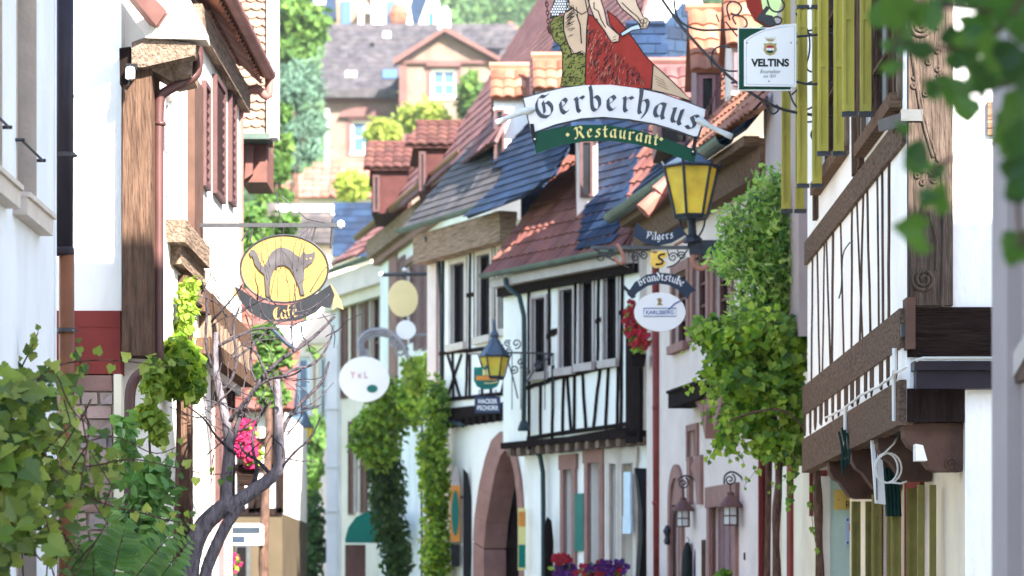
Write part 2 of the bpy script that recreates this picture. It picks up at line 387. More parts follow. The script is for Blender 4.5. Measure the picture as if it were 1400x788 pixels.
def tiles(S, poly, tw=.2, th=.32, kind='pan', thick=.06):
    """real overlapping tiles over a polygon (s,t) of a sloping plane, on a closed deck"""
    mb = MB(); mb.prism([S.pt(a, b) for a, b in poly], -S.N*thick)
    xs = [p[0] for p in poly]; ys = [p[1] for p in poly]
    nj = int((max(ys)-min(ys))/th)+1; ni = int((max(xs)-min(xs))/tw)+1
    if ni*nj > 9000: k = math.sqrt(ni*nj/9000); tw *= k; th *= k; nj = int(nj/k)+1; ni = int(ni/k)+1
    for j in range(nj):
        for i in range(ni):
            x = min(xs)+(i+(.5 if (kind != 'pan' and j % 2) else 0))*tw; y = min(ys)+j*th
            if not inside((x+tw/2, y+th/2), poly): continue
            lo, hi = .035+ru(0,.008), .008; e = .004
            if kind == 'pan':
                pr = [(0,.0),(.25,.028),(.5,.036),(.75,.02),(1,.0)]
                i0 = len(mb.v)
                for q, h in pr: mb.v += [S.pt(x+q*tw*.99, y-.03, h+lo), S.pt(x+q*tw*.99, y+th, h+hi), S.pt(x+q*tw*.99, y-.03, h+lo-.03)]
                for q in range(4):
                    b = i0+q*3; mb.f.append((b, b+3, b+4, b+1)); mb.f.append((b+2, b+5, b+3, b))
            elif kind == 'scale':
                a = [(0,th),(0,.1*th),(.2*tw,-.12*th),(.5*tw,-.22*th),(.8*tw,-.12*th),(tw,.1*th),(tw,th)]
                i0 = len(mb.v)
                mb.prism([S.pt(x+q, y+r, (lo if r < th*.5 else hi)) for q, r in a], -S.N*.02)
            else:
                e = .006
                mb.prism([S.pt(x+e, y-.02, lo*.6), S.pt(x+tw-e, y-.02, lo*.6), S.pt(x+tw-e, y+th, .004), S.pt(x+e, y+th, .004)], -S.N*.01)
    return mb

# ------------------------------------------------------------ lettering
GL = {
 'G': (1.25, [[(1.0,1.42),(.72,1.27),(.45,1.40),(.15,1.05),(.08,.55),(.28,.12),(.66,-.02),(1.02,.2),(1.08,.6),(.85,.95),(.62,.82)], [(.55,1.0),(.58,.62),(.55,.28)]]),
 'R': (1.25, [[(.02,1.1),(.2,1.38),(.38,1.15),(.38,.3),(.2,.0),(.02,.12)], [(.38,1.2),(.75,1.42),(1.0,1.12),(.8,.85),(.5,.75)], [(.62,.78),(.85,.35),(1.02,.0),(1.18,.12)]]),
 'P': (1.1, [[(.02,1.1),(.2,1.38),(.36,1.15),(.36,.0),(.2,-.15)], [(.36,1.2),(.7,1.42),(.95,1.1),(.9,.75),(.65,.6),(.38,.72)]]),
 'B': (1.1, [[(.02,1.1),(.2,1.38),(.36,1.15),(.36,.1),(.2,.0)], [(.36,1.2),(.7,1.4),(.9,1.15),(.6,.8),(.95,.5),(.85,.12),(.55,-.02),(.3,.1)]]),
 'C': (.95, [[(.85,1.15),(.6,1.38),(.25,1.2),(.1,.7),(.25,.18),(.6,.0),(.88,.2)], [(.42,1.2),(.40,.25)]]),
 'e': (.72, [[(.13,.75),(.13,.25),(.35,.02),(.6,.22)], [(.13,.75),(.38,1.0),(.58,.74),(.16,.42)]]),
 'r': (.72, [[(.04,.85),(.2,.95),(.2,.14),(.36,.02)], [(.2,.68),(.48,1.0),(.64,.86)]]),
 'b': (.80, [[(.10,1.62),(.15,1.3),(.15,.2),(.38,.0),(.65,.28),(.65,.70),(.42,.98),(.15,.75)]]),
 'h': (.80, [[(.10,1.62),(.16,1.3),(.16,.15),(.3,.02)], [(.16,.68),(.45,1.0),(.65,.75),(.65,.2),(.42,-.25)]]),
 'a': (.85, [[(.6,.92),(.36,1.0),(.12,.7),(.12,.25),(.35,.02),(.6,.3)], [(.6,1.0),(.6,.2),(.76,.02)]]),
 'u': (.88, [[(.05,.88),(.18,.95),(.18,.2),(.38,.02),(.62,.28)], [(.62,1.0),(.62,.15),(.8,.02)]]),
 's': (.72, [[(.62,.86),(.4,1.0),(.15,.78),(.55,.42),(.52,.14),(.3,.0),(.06,.14)]]),
 't': (.62, [[(.25,1.3),(.25,.2),(.42,.02),(.56,.12)], [(.04,.92),(.50,.92)]]),
 'n': (.86, [[(.04,.86),(.18,.95),(.18,.12),(.28,.02)], [(.18,.7),(.45,1.0),(.62,.8),(.62,.15),(.78,.02)]]),
 'i': (.42, [[(.04,.86),(.18,.95),(.18,.12),(.34,.02)], [(.15,1.3),(.25,1.38)]]),
 'l': (.42, [[(.10,1.6),(.18,1.3),(.18,.12),(.34,.02)]]),
 'g': (.82, [[(.6,.95),(.36,1.0),(.12,.7),(.14,.25),(.36,.05),(.6,.3)], [(.6,1.0),(.62,.0),(.4,-.4),(.12,-.28)]]),
 'd': (.80, [[(.2,1.5),(.62,.85),(.62,.25),(.4,.0),(.13,.25),(.13,.7),(.35,.95),(.6,.75)]]),
 'f': (.60, [[(.55,1.35),(.35,1.5),(.2,1.2),(.2,.1),(.12,-.05)], [(.02,.92),(.5,.92)]]),
 'é': (.72, [[(.13,.75),(.13,.25),(.35,.02),(.6,.22)], [(.13,.75),(.38,1.0),(.58,.74),(.16,.42)], [(.3,1.2),(.5,1.45)]]),
 '.': (.5, [[(.15,.5),(.3,.5)]]),
 ' ': (.5, []),
}
def nib_text(txt, nib=.17, ang=42):
    """broad-nib blackletter: list of quads in letter units, total advance"""
    x = 0; out = []; nv = Vector((cos(radians(ang)), sin(radians(ang))))*nib/2
    for ch in txt:
        w, strokes = GL[ch]
        for st in strokes:
            pts = []
            for i in range(len(st)-1):        # round the corners a little
                a, b = Vector(st[i]), Vector(st[i+1])
                pts += [a, a.lerp(b, .33), a.lerp(b, .66)]
            pts.append(Vector(st[-1]))
            sm = [pts[0]]+[(pts[i-1]+pts[i]*2+pts[i+1])/4 for i in range(1, len(pts)-1)]+[pts[-1]]
            for i in range(len(sm)-1):
                a = sm[i]+Vector((x,0)); b = sm[i+1]+Vector((x,0)); t = Vector(((b-a).y, -(b-a).x)); t = t.normalized()*.022 if t.length else t
                out.append([a-nv, a+nv, b+nv, b-nv]); out.append([a-t, a+t, b+t, b-t])
        x += w
    return out, x
def lay(quads, f, mb, y, dy=-.00015):
    for k, q in enumerate(quads):
        pts = [f(p.x, p.y) for p in q]; off = (k % 40)*dy
        mb.poly([(p[0], y+off, p[1]) for p in pts])
def font_text(txt, cx, cz, w, h, y, mb, spread=1.0, bold=0.0):
    cu = bpy.data.curves.new('txt', 'FONT'); cu.body = txt; cu.size = 1; cu.offset = bold; cu.space_character = spread
    o = bpy.data.objects.new('txt', cu); C.objects.link(o)
    dg = bpy.context.evaluated_depsgraph_get(); me = o.evaluated_get(dg).to_mesh()
    vs = [v.co.copy() for v in me.vertices]; fs = [tuple(p.vertices) for p in me.polygons]
    o.evaluated_get(dg).to_mesh_clear(); bpy.data.objects.remove(o); bpy.data.curves.remove(cu)
    x0, x1 = min(v.x for v in vs), max(v.x for v in vs); y0, y1 = min(v.y for v in vs), max(v.y for v in vs)
    i = len(mb.v)
    mb.v += [Vector((cx+((v.x-x0)/(x1-x0)-.5)*w, y, cz+((v.y-y0)/(y1-y0)-.5)*h)) for v in vs]
    mb.f += [tuple(i+k for k in f) for f in fs]
def ellipse(cx, cz, rx, rz, n=48): return [(cx+rx*cos(2*pi*k/n), cz+rz*sin(2*pi*k/n)) for k in range(n)]
def spiral(cx, cz, r0, r1, a0, turns, n=28):
    return [(cx+(r0+(r1-r0)*k/n)*cos(a0+turns*2*pi*k/n), cz+(r0+(r1-r0)*k/n)*sin(a0+turns*2*pi*k/n)) for k in range(n+1)]
def smooth_path(pts, it=2):
    pts = [Vector(p) for p in pts]
    for _ in range(it):
        o = [pts[0]]
        for a, b in zip(pts, pts[1:]): o += [a.lerp(b, .25), a.lerp(b, .75)]
        o.append(pts[-1]); pts = o
    return pts

# ------------------------------------------------------------ leaves
MAPLE = [(0,0),(.18,-.10),(.48,-.18),(.40,.10),(.62,.34),(.34,.42),(.30,.70),(.12,.62),(0,1.0),(-.12,.62),(-.30,.70),(-.34,.42),(-.62,.34),(-.40,.10),(-.48,-.18),(-.18,-.10)]
GRAPE = [(0,.06),(.10,-.10),(.26,-.14),(.40,-.06),(.50,.02),(.44,.12),(.56,.24),(.54,.40),(.44,.44),(.40,.56),(.30,.60),(.26,.74),(.14,.84),(.08,.94),(0,1.02),(-.08,.94),(-.14,.84),(-.26,.74),(-.30,.60),(-.40,.56),(-.44,.44),(-.54,.40),(-.56,.24),(-.44,.12),(-.50,.02),(-.40,-.06),(-.26,-.14),(-.10,-.10)]
OVAL = [(0,0),(.26,.25),(.30,.55),(0,1.0),(-.30,.55),(-.26,.25)]
LANCE = [(0,0),(.09,.3),(.07,.65),(0,1.0),(-.07,.65),(-.09,.3)]
ROUND = [(0,0),(.42,.02),(.55,.4),(.36,.75),(0,.95),(-.36,.75),(-.55,.4),(-.42,.02)]
def leaf(mb, p, size, shape, tip=None, nrm=None, cup=.15):
    """one leaf: p = stalk end; folded along the midrib"""
    tip = (tip or Vector((ru(-1,1), ru(-1,1), ru(-1,.4)))).normalized()
    nrm = nrm or Vector((ru(-1,1), ru(-1.4,.4), ru(-.2,1.2)))
    s = tip.cross(nrm)
    if s.length < .05: s = tip.cross(Vector((.3,.5,1)))
    s.normalize(); n = s.cross(tip)
    i = len(mb.v); k = len(shape); c = p+tip*(size*.4)-n*(size*cup*.35)
    mb.v.append(c)
    for a, b in shape: mb.v.append(p+s*(a*size)+tip*(b*size)+n*(abs(a)*size*cup*2-(b*b)*size*cup))
    for q in range(k): mb.f.append((i, i+1+q, i+1+(q+1) % k))
def blob_pts(n, blobs):
    """points inside a list of ellipsoids (centre, radii), denser towards the surface"""
    out = []; tot = sum(b[1][0]*b[1][1]*b[1][2] for b in blobs)
    for c, r in blobs:
        for _ in range(max(1, int(n*r[0]*r[1]*r[2]/tot))):
            d = Vector((random.gauss(0,1), random.gauss(0,1), random.gauss(0,1))).normalized()*(R()**.45)
            out.append((Vector(c)+Vector((d.x*r[0], d.y*r[1], d.z*r[2])), d))
    return out
def clump_blobs(c, r, n, br):
    """break one big ellipsoid into n irregular lobes"""
    out = []
    for _ in range(n):
        d = Vector((random.gauss(0,1), random.gauss(0,1), random.gauss(0,1))).normalized()*(R()**.4)
        k = ru(.6, 1.3)
        out.append((Vector((c[0]+d.x*r[0], c[1]+d.y*r[1], c[2]+d.z*r[2])), (br*k, br*k, br*k*.8)))
    return out
def foliage(n, blobs, size, shape, outward=.6, droop=.3):
    mb = MB()
    for p, d in blob_pts(n, blobs):
        tip = Vector((ru(-1,1), ru(-1,1), ru(-1,1)-droop)); nr = d*outward+Vector((ru(-1,1), ru(-1,1), ru(-.3,1)))*.7
        leaf(mb, p, size*ru(.6,1.25), shape, tip, nr)
    return mb
def px_blob(px, py, D, rx, ry, rd): return (P(px, py, D), (rx/F*D, rd, ry/F*D))

M['villa'] = mat('villa_brick', (.17,.122,.10), .9, .25, 1.0, .2, 8)
M['villa_trim'] = mat('villa_sandstone', (.13,.07,.066), .9, .15, 1.0, .2, 8)

M['shutter_sun'] = mat('plum_paint_sun_copy', (.085,.045,.045), .6, .15, 8, .2)  # darker copy of the plum paint, used where sun would wash it out
M['dormer_red'] = mat('maroon_dormer_cladding', (.062,.022,.021), .8, .25, 4, .3)
M['light_timber'] = wood('light_brown_timber', (.30,.20,.14), along=(.25,.12,1.2))
M['post_wood'] = wood('dark_carved_timber', (.085,.063,.052))
M['paving'] = mat('warm_stone_paving', (.36,.31,.25), .85, .2, 6, .5, 30)  # out of view; kept warm and pale to bounce sunlight onto the fronts
M['warm_white'] = mat('weathered_white_paint', (.58,.56,.57), .8, .1, 2, .3, 30)
M['lime_white'] = mat('lime_white_plaster', (.90,.875,.835), .9, .04, 2.0, .6, 12, stretch=(1,1,.4), stain=(.66,.60,.52), stain_amt=.45, bdist=.025)  # albedo raised in place of bounced light on the timbered front
M['pilaster'] = mat('lilac_grey_trim', (.33,.275,.275), .85, .08, 2, .3, 30)
M['conduit'] = mat('pale_grey_conduit', (.36,.38,.36), .6, .1, 6)
M['beam_wood'] = wood('rough_weathered_beam', (.165,.112,.082), .6, (1,1,1.6))
M['tile_dormer'] = island_mat('dark_red_dormer_tile', [(.07,.026,.022),(.10,.036,.03),(.085,.034,.03),(.12,.05,.036)], .85, bump=.4)
M['slate_villa'] = island_mat('villa_slate', [(.045,.043,.052),(.06,.056,.065),(.07,.064,.07),(.052,.05,.06)], .8, spec=.1)
M['twig_dark'] = wood('dark_twig_bark', (.06,.052,.062), .5, (1,1,.3))
# ============================================================ THE SETTING
g = MB(); g.poly([(-600,-60,0),(600,-60,0),(600,900,0),(-600,900,0)]); obj('ground', g, M['grass'], kind='structure')
st = MB(); st.poly([(-3.0,-30,.004),(3.0,-30,.004),(3.4,36,.004),(0,52,.004),(-4.6,72,.004),(-9,95,.004),(-12,95,.004),(-7,60,.004),(-3.2,32,.004)]); obj('street', st, M['paving'], kind='structure')
sq = MB(); sq.poly([(3.0,12.9,.004),(14,12.9,.004),(14,22.7,.004),(3.0,22.7,.004)]); obj('side_street', sq, M['paving'], kind='structure')
hill = MB(); nx, ny = 26, 22; hv = []
def hill_z(x, y):
    t = max(0, (y-190)/330); return -1+115*min(1, t)**1.15+7*sin(x*.03+1)+5*sin(y*.05+x*.02)+.06*max(0, x)*min(1,t)
for j in range(ny+1):
    for i in range(nx+1):
        x = -260+520*i/nx; y = 195+420*j/ny; hv.append(Vector((x, y, hill_z(x, y))))
hill.v = hv; hill.f = [(j*(nx+1)+i, j*(nx+1)+i+1, (j+1)*(nx+1)+i+1, (j+1)*(nx+1)+i) for j in range(ny) for i in range(nx)]
obj('hill', hill, M['grass'], smooth=True, kind='structure')

# ============================================================ builders for houses
def frame_ring(W, mb, u0, u1, z0, z1, n0, n1, fw):
    W.box(mb, u0, u0+fw, z0, z1, n0, n1); W.box(mb, u1-fw, u1, z0, z1, n0, n1)
    W.box(mb, u0+fw, u1-fw, z0, z0+fw, n0, n1); W.box(mb, u0+fw, u1-fw, z1-fw, z1, n0, n1)
def window(W, parent, pl, pr, pt, pb, fm='frame_white', gm='glass', depth=.12, bars=(1,1), fw=.05, surround=None, sm='grey_timber', sill=None, n=0.0, hole=True):
    u0, u1, z0, z1 = W.rect(pl, pr, pt, pb)
    f = MB(); frame_ring(W, f, u0, u1, z0, z1, n-depth, n-depth+.06, fw)
    iu0, iu1, iz0, iz1 = u0+fw, u1-fw, z0+fw, z1-fw
    for k in range(1, bars[0]+1):
        c = iu0+(iu1-iu0)*k/(bars[0]+1); W.box(f, c-.02, c+.02, iz0, iz1, n-depth, n-depth+.055)
    for k in range(1, bars[1]+1):
        c = iz0+(iz1-iz0)*k/(bars[1]+1); W.box(f, iu0, iu1, c-.018, c+.018, n-depth, n-depth+.05)
    fo = obj('window', f, M[fm], parent)
    p = MB(); W.box(p, u0, u1, z0, z1, n-depth-.03, n-depth+.012); obj('pane', p, M[gm], fo)
    if surround:
        s = MB(); w = surround
        W.box(s, u0-w, u0, z0-w*.5, z1+w, n-.02, n+.04); W.box(s, u1, u1+w, z0-w*.5, z1+w, n-.02, n+.04)
        W.box(s, u0, u1, z1, z1+w, n-.02, n+.035); obj('window_surround', s, M[sm], fo)
    if sill:
        s = MB(); W.box(s, u0-.08, u1+.08, z0-.12, z0, n-.02, n+.10); obj('sill', s, M[sill], fo)
    return (u0, u1, z0, z1)
def shutter(W, parent, pl, pr, pt, pb, m, n=0.0, slats=True):
    u0, u1, z0, z1 = W.rect(pl, pr, pt, pb); s = MB(); frame_ring(W, s, u0, u1, z0, z1, n, n+.05, .05)
    W.box(s, u0+.04, u1-.04, z0+.04, z1-.04, n, n+.015)
    if slats:
        k = int((z1-z0)/.09)
        for i in range(k):
            z = z0+.06+i*.09
            s.prism([W.pt(u0+.045, z, n+.015), W.pt(u1-.045, z, n+.015), W.pt(u1-.045, z+.05, n+.04), W.pt(u0+.045, z+.05, n+.04)], W.N*-.01)
    return obj('shutter', s, M[m], parent)
def gutter(W, parent, u0, u1, z, n, m='gutter_green', r=.075):
    g = MB(); k = 9; pts = []
    for sgn, rr in ((1, r), (-1, r-.012)):
        rng = range(k) if sgn == 1 else range(k-1, -1, -1)
        for i in rng:
            t = pi+pi*i/(k-1); pts.append((rr*cos(t), rr*sin(t)))
    g.prism([W.pt(u0, z+b, n+a_) for a_, b in pts], W.U*(u1-u0))
    return obj('gutter', g, M[m], parent)
def downpipe(parent, pts, r, m, brackets=(), tagit=None):
    d = MB(); d.tube(smooth_path(pts, 1) if len(pts) > 2 else pts, r, 12); 
    for z, p in brackets: d.lathe(Vector(p)+Vector((0,0,z-.02)), [(r*1.25,0),(r*1.25,.04)], 12)
    return obj('downpipe', d, M[m], parent, smooth=True)
def flat_roof_poly(S, px): return [S.st(x, y) for x, y in px]
def gable_dormer(parent, px0, px1, D, yr, ye, yb, roofm, bodym, depth=1.6, win=None, hip=0, kind='pan', over=8, tw=.2, th=.3):
    """dormer with its roof slope towards the camera; body face px0..px1, ridge row yr, eave row ye, foot row yb"""
    b = MB(); A = P(px0, yb, D); B = P(px1, ye+2, D); b.box(A.x, B.x, D, D+depth, A.z, B.z)
    # gable ends
    top = P(px0, yr, D+.5).z
    b.prism([(A.x, D, B.z),(A.x, D+depth, B.z),(A.x, D+depth/2, top-.05)], (B.x-A.x, 0, 0))
    d = obj('dormer', b, M[bodym], parent)
    o = over/F*D; z1 = P(0, ye, D-.1).z; x0, x1 = A.x-o, B.x+o*.5
    ln = math.hypot(depth/2+.15, top-z1)
    S = Slope((x0, D-.15, z1), (1,0,0), (0, depth/2+.15, top-z1))
    h = hip/F*D
    r = tiles(S, [(0,0),(x1-x0,0),(x1-x0,ln),(h,ln)], tw, th, kind)
    r.prism([(x0, D+depth+.15, z1),(x1, D+depth+.15, z1),(x1, D+depth/2, top),(x0+h, D+depth/2, top)], (0,0,-.05))
    r.tube([(x0+h-.03, D+depth/2, top+.03),(x1, D+depth/2, top+.03)], .06, 6)
    obj('dormer_roof', r, M[roofm], d)
    if win:
        x0w, x1w, yt, ybw, fm = win; w = Wall(x0w, D-.01, x1w, D-.01)
        u0, u1, z0, z1 = w.rect(x0w, x1w, yt, ybw); f = MB(); frame_ring(w, f, u0, u1, z0, z1, .0, .07, .045)
        fo = obj('window', f, M[fm], d); p = MB(); w.box(p, u0+.035, u1-.035, z0+.035, z1-.035, -.01, .02); obj('pane', p, M['glass'], fo)
    return d
def fascia(W, parent, u0, u1, z0, z1, n0, n1, m):
    f = MB(); W.box(f, u0, u1, z0, z1, n0, n1); return obj('eaves_board', f, M[m], parent)

# ============================================================ RIGHT 1: timbered house with carved corner post
W1 = Wall(1240, 22.8, 1104, 31.0); Wg = Wall(1240, 22.8, 1420, 22.8); Wl = Wall(1319, 22.8, 1162, 31.0)
t = thing('timbered_house', 'near half timbered house with carved corner post and olive yellow shutters', 'house', (W1.A.x+2, 27, 0))
H1 = t
b = MB(); L1 = W1.len
wins = []
for (pa, pb_, ptop) in ((1232, 1184, 190), (1160, 1122, 250)):
    wins.append(window(W1, t, pa, pb_, -120, ptop-28, 'timber', 'glass', .10, (1,2), .07, .10, 'grey_timber', 'timber_h'))
W1.facade(b, 0, L1, 3.05, 11.5, wins, .14, 4.5)  # upper wall, out of view, raised so it shades the hanging sign
obj('wall', b, M['lime_white'], t)
low = MB()
lh = []
for (pa, pb_) in ((1262, 1244), (1228, 1205)): lh.append(window(Wl, t, pa, pb_, 668, 905, 'redplaster', 'glass', .12, (1,2), .06, .09, 'redplaster'))
Wl.facade(low, 0, Wl.len, 0, 3.05, lh, .14, 4.2); obj('ground_floor_wall', low, M['cream'], t)
lg = MB(); lg.box(Wl.A.x-.002, Wl.A.x+2.2, 22.765, 22.8, .0, 3.31); obj('gable_plaster', lg, M['cool_white'], t)
ug = MB(); ug.box(Wg.A.x+.02, Wg.A.x+3.4, 22.785, 22.8, 3.3, 11.5); obj('gable_plaster', ug, M['cool_white'], t)
bm = MB()
W1.box(bm, .02, L1, 3.62, 3.93, -.02, .055); obj('sill_beam', bm, M['beam_wood'], t)
bm = MB(); W1.box(bm, 0.02, L1, 3.02, 3.37, -.05, .06); obj('bressummer', bm, M['beam_wood'], t)
bm = MB(); W1.box(bm, .02, L1, 5.22, 5.46, -.02, .035); obj('rail', bm, M['beam_wood'], t)
# joist ends between the two beams, with white rounded infills
j = MB(); u = .28
while u < L1:
    pr = [(u,3.66),(u,3.46),(u+.05,3.40),(u+.13,3.40),(u+.19,3.46),(u+.19,3.66)]
    k_ = ru(.8,1.5); pr = [(u+(a_-u)*k_, b_+(ru(-.02,.03) if b_ < 3.6 else 0)) for a_, b_ in pr]
    j.prism([W1.pt(a_, b_, .048) for a_, b_ in pr], W1.N*-.1); u += ru(.42,.66)
each('joist_end', j, M['timber'], t)
q = MB(); W1.box(q, .03, L1-.01, 3.375, 3.655, -.02, .036); obj('infill_band', q, M['lime_white'], t)
# studs and slanting boards
s = MB()
for (a0, a1, w) in (((1217,200),(1216,475),.17), ((1207,215),(1209,485),.13), ((1200,225),(1203,480),.07), ((1186,230),(1192,500),.12), ((1182,240),(1176,500),.10), ((1172,260),(1182,510),.06), ((1166,270),(1165,515),.10), ((1150,290),(1156,530),.07), ((1140,300),(1138,532),.20), ((1130,310),(1137,525),.09), ((1128,330),(1125,535),.06), ((1118,340),(1122,540),.10), ((1112,340),(1110,545),.12)):
    W1.beam(s, a0, a1, w*.5, -.02, .014, .02)
for (a0, a1, w) in (((1228,-60),(1229,180),.14), ((1178,-60),(1180,230),.2), ((1170,-60),(1172,240),.12), ((1117,-40),(1118,300),.2)):
    W1.beam(s, a0, a1, w, -.02, .045, .006)
each('stud', s, M['timber'], t)
# gable timbers
bm = MB()
for k in range(3): Wg.box(bm, .02, 3.4, 3.30+.20*k if k else 3.56, 3.49+.20*k if k else 3.72, .02, .06+.01*k) if False else None
Wg.box(bm, .0, 3.4, 3.545, 3.93, .003, .07); obj('gable_beam', bm, M['dark_timber_h'], t)
bm = MB(); Wg.box(bm, .62, 3.4, 5.27, 5.53, .003, .05); obj('gable_rail', bm, M['timber_h'], t)
cp = MB(); Wg.box(cp, .0, .345, 3.94, 9.6, .003, .09)
post = obj('carved_corner_post', cp, M['post_wood'], t, label='carved weathered corner post with scrolls')
cv = MB()   # scroll carving on the post: spirals, leaf bunches, edge ribs
def ctube(pts, r): cv.tube([(x, 22.8-.093, z) for x, z in pts], r, 6)
def cpx(px, py): return ((px-700)/F*22.7, EYE+(HZ-py)/F*22.7)
for (cx, cy, r, a0, tn) in ((1258,35,15,-.3,-2.2), (1263,382,17,2.6,2.3), (1262,-70,17,.5,2.0)):
    c = cpx(cx, cy); ctube(spiral(c[0], c[1], r/F*22.7, .008, a0, tn, 36), .017)
for pts in ([(1273,30),(1276,0),(1268,-30)], [(1281,40),(1284,0),(1280,-40)], [(1244,50),(1252,110),(1262,170),(1276,215)], [(1246,60),(1255,115),(1266,170),(1283,222)],
            [(1243,300),(1246,350),(1246,415)], [(1288,235),(1290,330),(1288,420)], [(1280,370),(1282,330),(1270,290)], [(1250,330),(1256,300),(1270,260)]):
    ctube([cpx(*p) for p in smooth_path([(x, y, 0) for x, y in pts], 2) for p in [(p.x, p.y)]], .013)
for (cx, cy) in ((1252,105),(1270,85),(1283,95),(1250,118),(1276,112),(1285,105),(1266,128),(1262,232),(1272,236),(1282,228),(1278,246),(1262,250),(1255,240),(1282,70),(1266,70)):
    c = cpx(cx, cy); cv.tube([(x, 22.8-.092, z) for x, z in spiral(c[0], c[1], .026, .006, R()*6, 1.1, 10)], .012, 6)
obj('carving', cv, M['post_wood'], post, smooth=True)
wedge = MB(); wedge.box(Wg.A.x-.02, Wg.A.x+.05, 22.68, 22.9, 3.60, 4.0); obj('post_foot', wedge, M['brownpaint'], t)
# navy flashing, pale pipe, dark soffit under the gable
fl = MB(); Wg.box(fl, .05, 3.4, 3.29, 3.43, -.02, .16); Wg.box(fl, .03, 3.4, 3.43, 3.50, -.02, .20); obj('flashing', fl, M['pipe_dark'], t)
fl = MB(); fl.tube([P(1252,493,22.55), P(1262,490,22.55), P(1420,490,22.55)], .013, 8); obj('conduit', fl, M['conduit'], t)
sf = MB(); sf.box(Wg.A.x+.0, Wg.A.x+.44, 22.765, 22.81, 3.04, 3.3); obj('soffit_board', sf, M['dark_timber'], t)
def bracket(D):
    x = 3.078+.00625*(D-22.8)-.01; prof = [(0,3.04),(0,2.93),(.04,2.86),(.10,2.82),(.155,2.74),(.17,2.72),(.20,2.68),(.26,2.66),(.45,2.66),(.47,3.04)]
    q = MB(); q.prism([(x+a, D, z) for a, z in prof], (0,.22,0))
    for z0, z1, c in ((2.60,2.66,.215),): q.lathe((x+.30, D+.05, 2.72), [(0.001,0),(.001,.001)], 6)
    q.tube([(x+p[0], D-.006, p[1]) for p in spiral(.36,2.715,.05,.012,0,1.5,20)], .008, 5)
    q.box(x-.008, x+.465, D-.015, D+.235, 2.985, 3.035)
    return obj('jetty_bracket', q, M['brownpaint'], t)
for D in (22.88, 24.6, 26.6, 28.6): bracket(D)
lbox = MB(); lbox.prism([P(1252,607,22.7), P(1262,609,22.7), P(1268,630,22.7), P(1252,630,22.7)], (0,.15,0)); obj('alarm_box', lbox, M['frame_white'], t)
# olive shutters standing open at right angles, two leaves each
def standing_panel(W, D_u, z0, z1, n0, w, m, parent):
    for k in range(2):
        q = MB(); a0 = n0+k*(w/2+.035); a1 = a0+w/2-.015
        W.box(q, D_u-.02, D_u+.02, z0, z1, a0, a1)
        W.box(q, D_u-.035, D_u-.02, z0, z1, a0, a0+.025); W.box(q, D_u-.035, D_u-.02, z0, z1, a1-.025, a1)
        z = z0+.02
        while z < z1: W.box(q, D_u-.034, D_u-.02, z, z+.06, a0+.025, a1-.025); z += .75
        sh = obj('shutter', q, M[m], parent)
        h = MB()
        for zz in ((z0-.02, z0+1.7) if z0 > 3 else (z0-.02,)): W.box(h, D_u-.045, D_u+.03, zz, zz+.035, a0-.02, a1+.01)
        each('hinge', h, M['iron'], sh)
for Dsh in (24.1, 26.2, 28.2, 30.0):
    u = (Dsh-22.8)*L1/8.2
    standing_panel(W1, u, 5.66, 8.0, .13, .21, 'olive', t)
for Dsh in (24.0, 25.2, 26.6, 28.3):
    u = (Dsh-22.8)*Wl.len/8.2; standing_panel(Wl, u, .9, 2.62 if Dsh != 24.0 else 2.6, .06, .13 if Dsh < 25 else .2, 'olive_dark', t)
# steel strap at the corner
sp = MB(); Wg.box(sp, -.06, .11, 5.37, 5.46, .095, .105); sp.prism([P(1240,152,22.7), P(1240,172,22.7), P(1202,180,23.2), P(1201,164,23.2)], (.0,.03,0))
each('steel_strap', sp, M['steel'], t)
sp = MB(); Wg.box(sp, -.05, .0, 3.70, 3.80, -.1, .05); obj('socket_plate', sp, M['steel'], t)
# cable along the beam
cb = MB()
pts = []
for k in range(15):
    px = 1238-k*8; u, z = W1.uz(px, HZ, .1); pts.append(W1.pt(u, 3.42-.012*(k % 2)+.01*sin(k), .085))
cb.tube(smooth_path(pts, 1), .011, 6)
cb.tube([W1.pt(.06,3.62,.09), W1.pt(.05,3.45,.09), W1.pt(.12,3.40,.09)], .02, 6)
cb.tube([W1.pt(.15,3.42,.085), W1.pt(.17,3.06,.08)], .017, 6); cb.tube([W1.pt(3.7,3.42,.085), W1.pt(3.72,3.0,.08)], .018, 6)
cable = obj('cable', cb, M['cable']); tag(cable, 'white cable clipped along the weathered jetty beam of the carved post house', 'cable')
wr = MB(); wr.tube([W1.hit(p.x, p.y, .05) for p in smooth_path([(1162,332,0),(1152,345,0),(1151,372,0),(1150,398,0),(1147,408,0)], 2)], .007, 5); tag(obj('loose_wire', wr, M['iron']), 'loose curved dark wire hanging on the white plaster of the carved post house', 'wire')
co = MB(); c = P(1212, 640, 24.4)
for k in range(2): co.tube([(c.x+(.105+.012*k)*cos(q*.35)*.9+.02*k, c.y+.02*sin(q*.2), c.z+.125*sin(q*.35)) for q in range(19)], .009, 6)
co.tube([c+Vector((.02,0,-.12)), c+Vector((.12,0,-.13)), c+Vector((.17,0,-.11))], .009, 6)
co.tube([c+Vector((-.02,0,.12)), c+Vector((.06,0,.20)), c+Vector((.10,.05,.27))], .009, 6)
tag(obj('cable_coil', co, M['cable'], smooth=True), 'coil of beige cable hanging below the jetty brackets', 'cable')

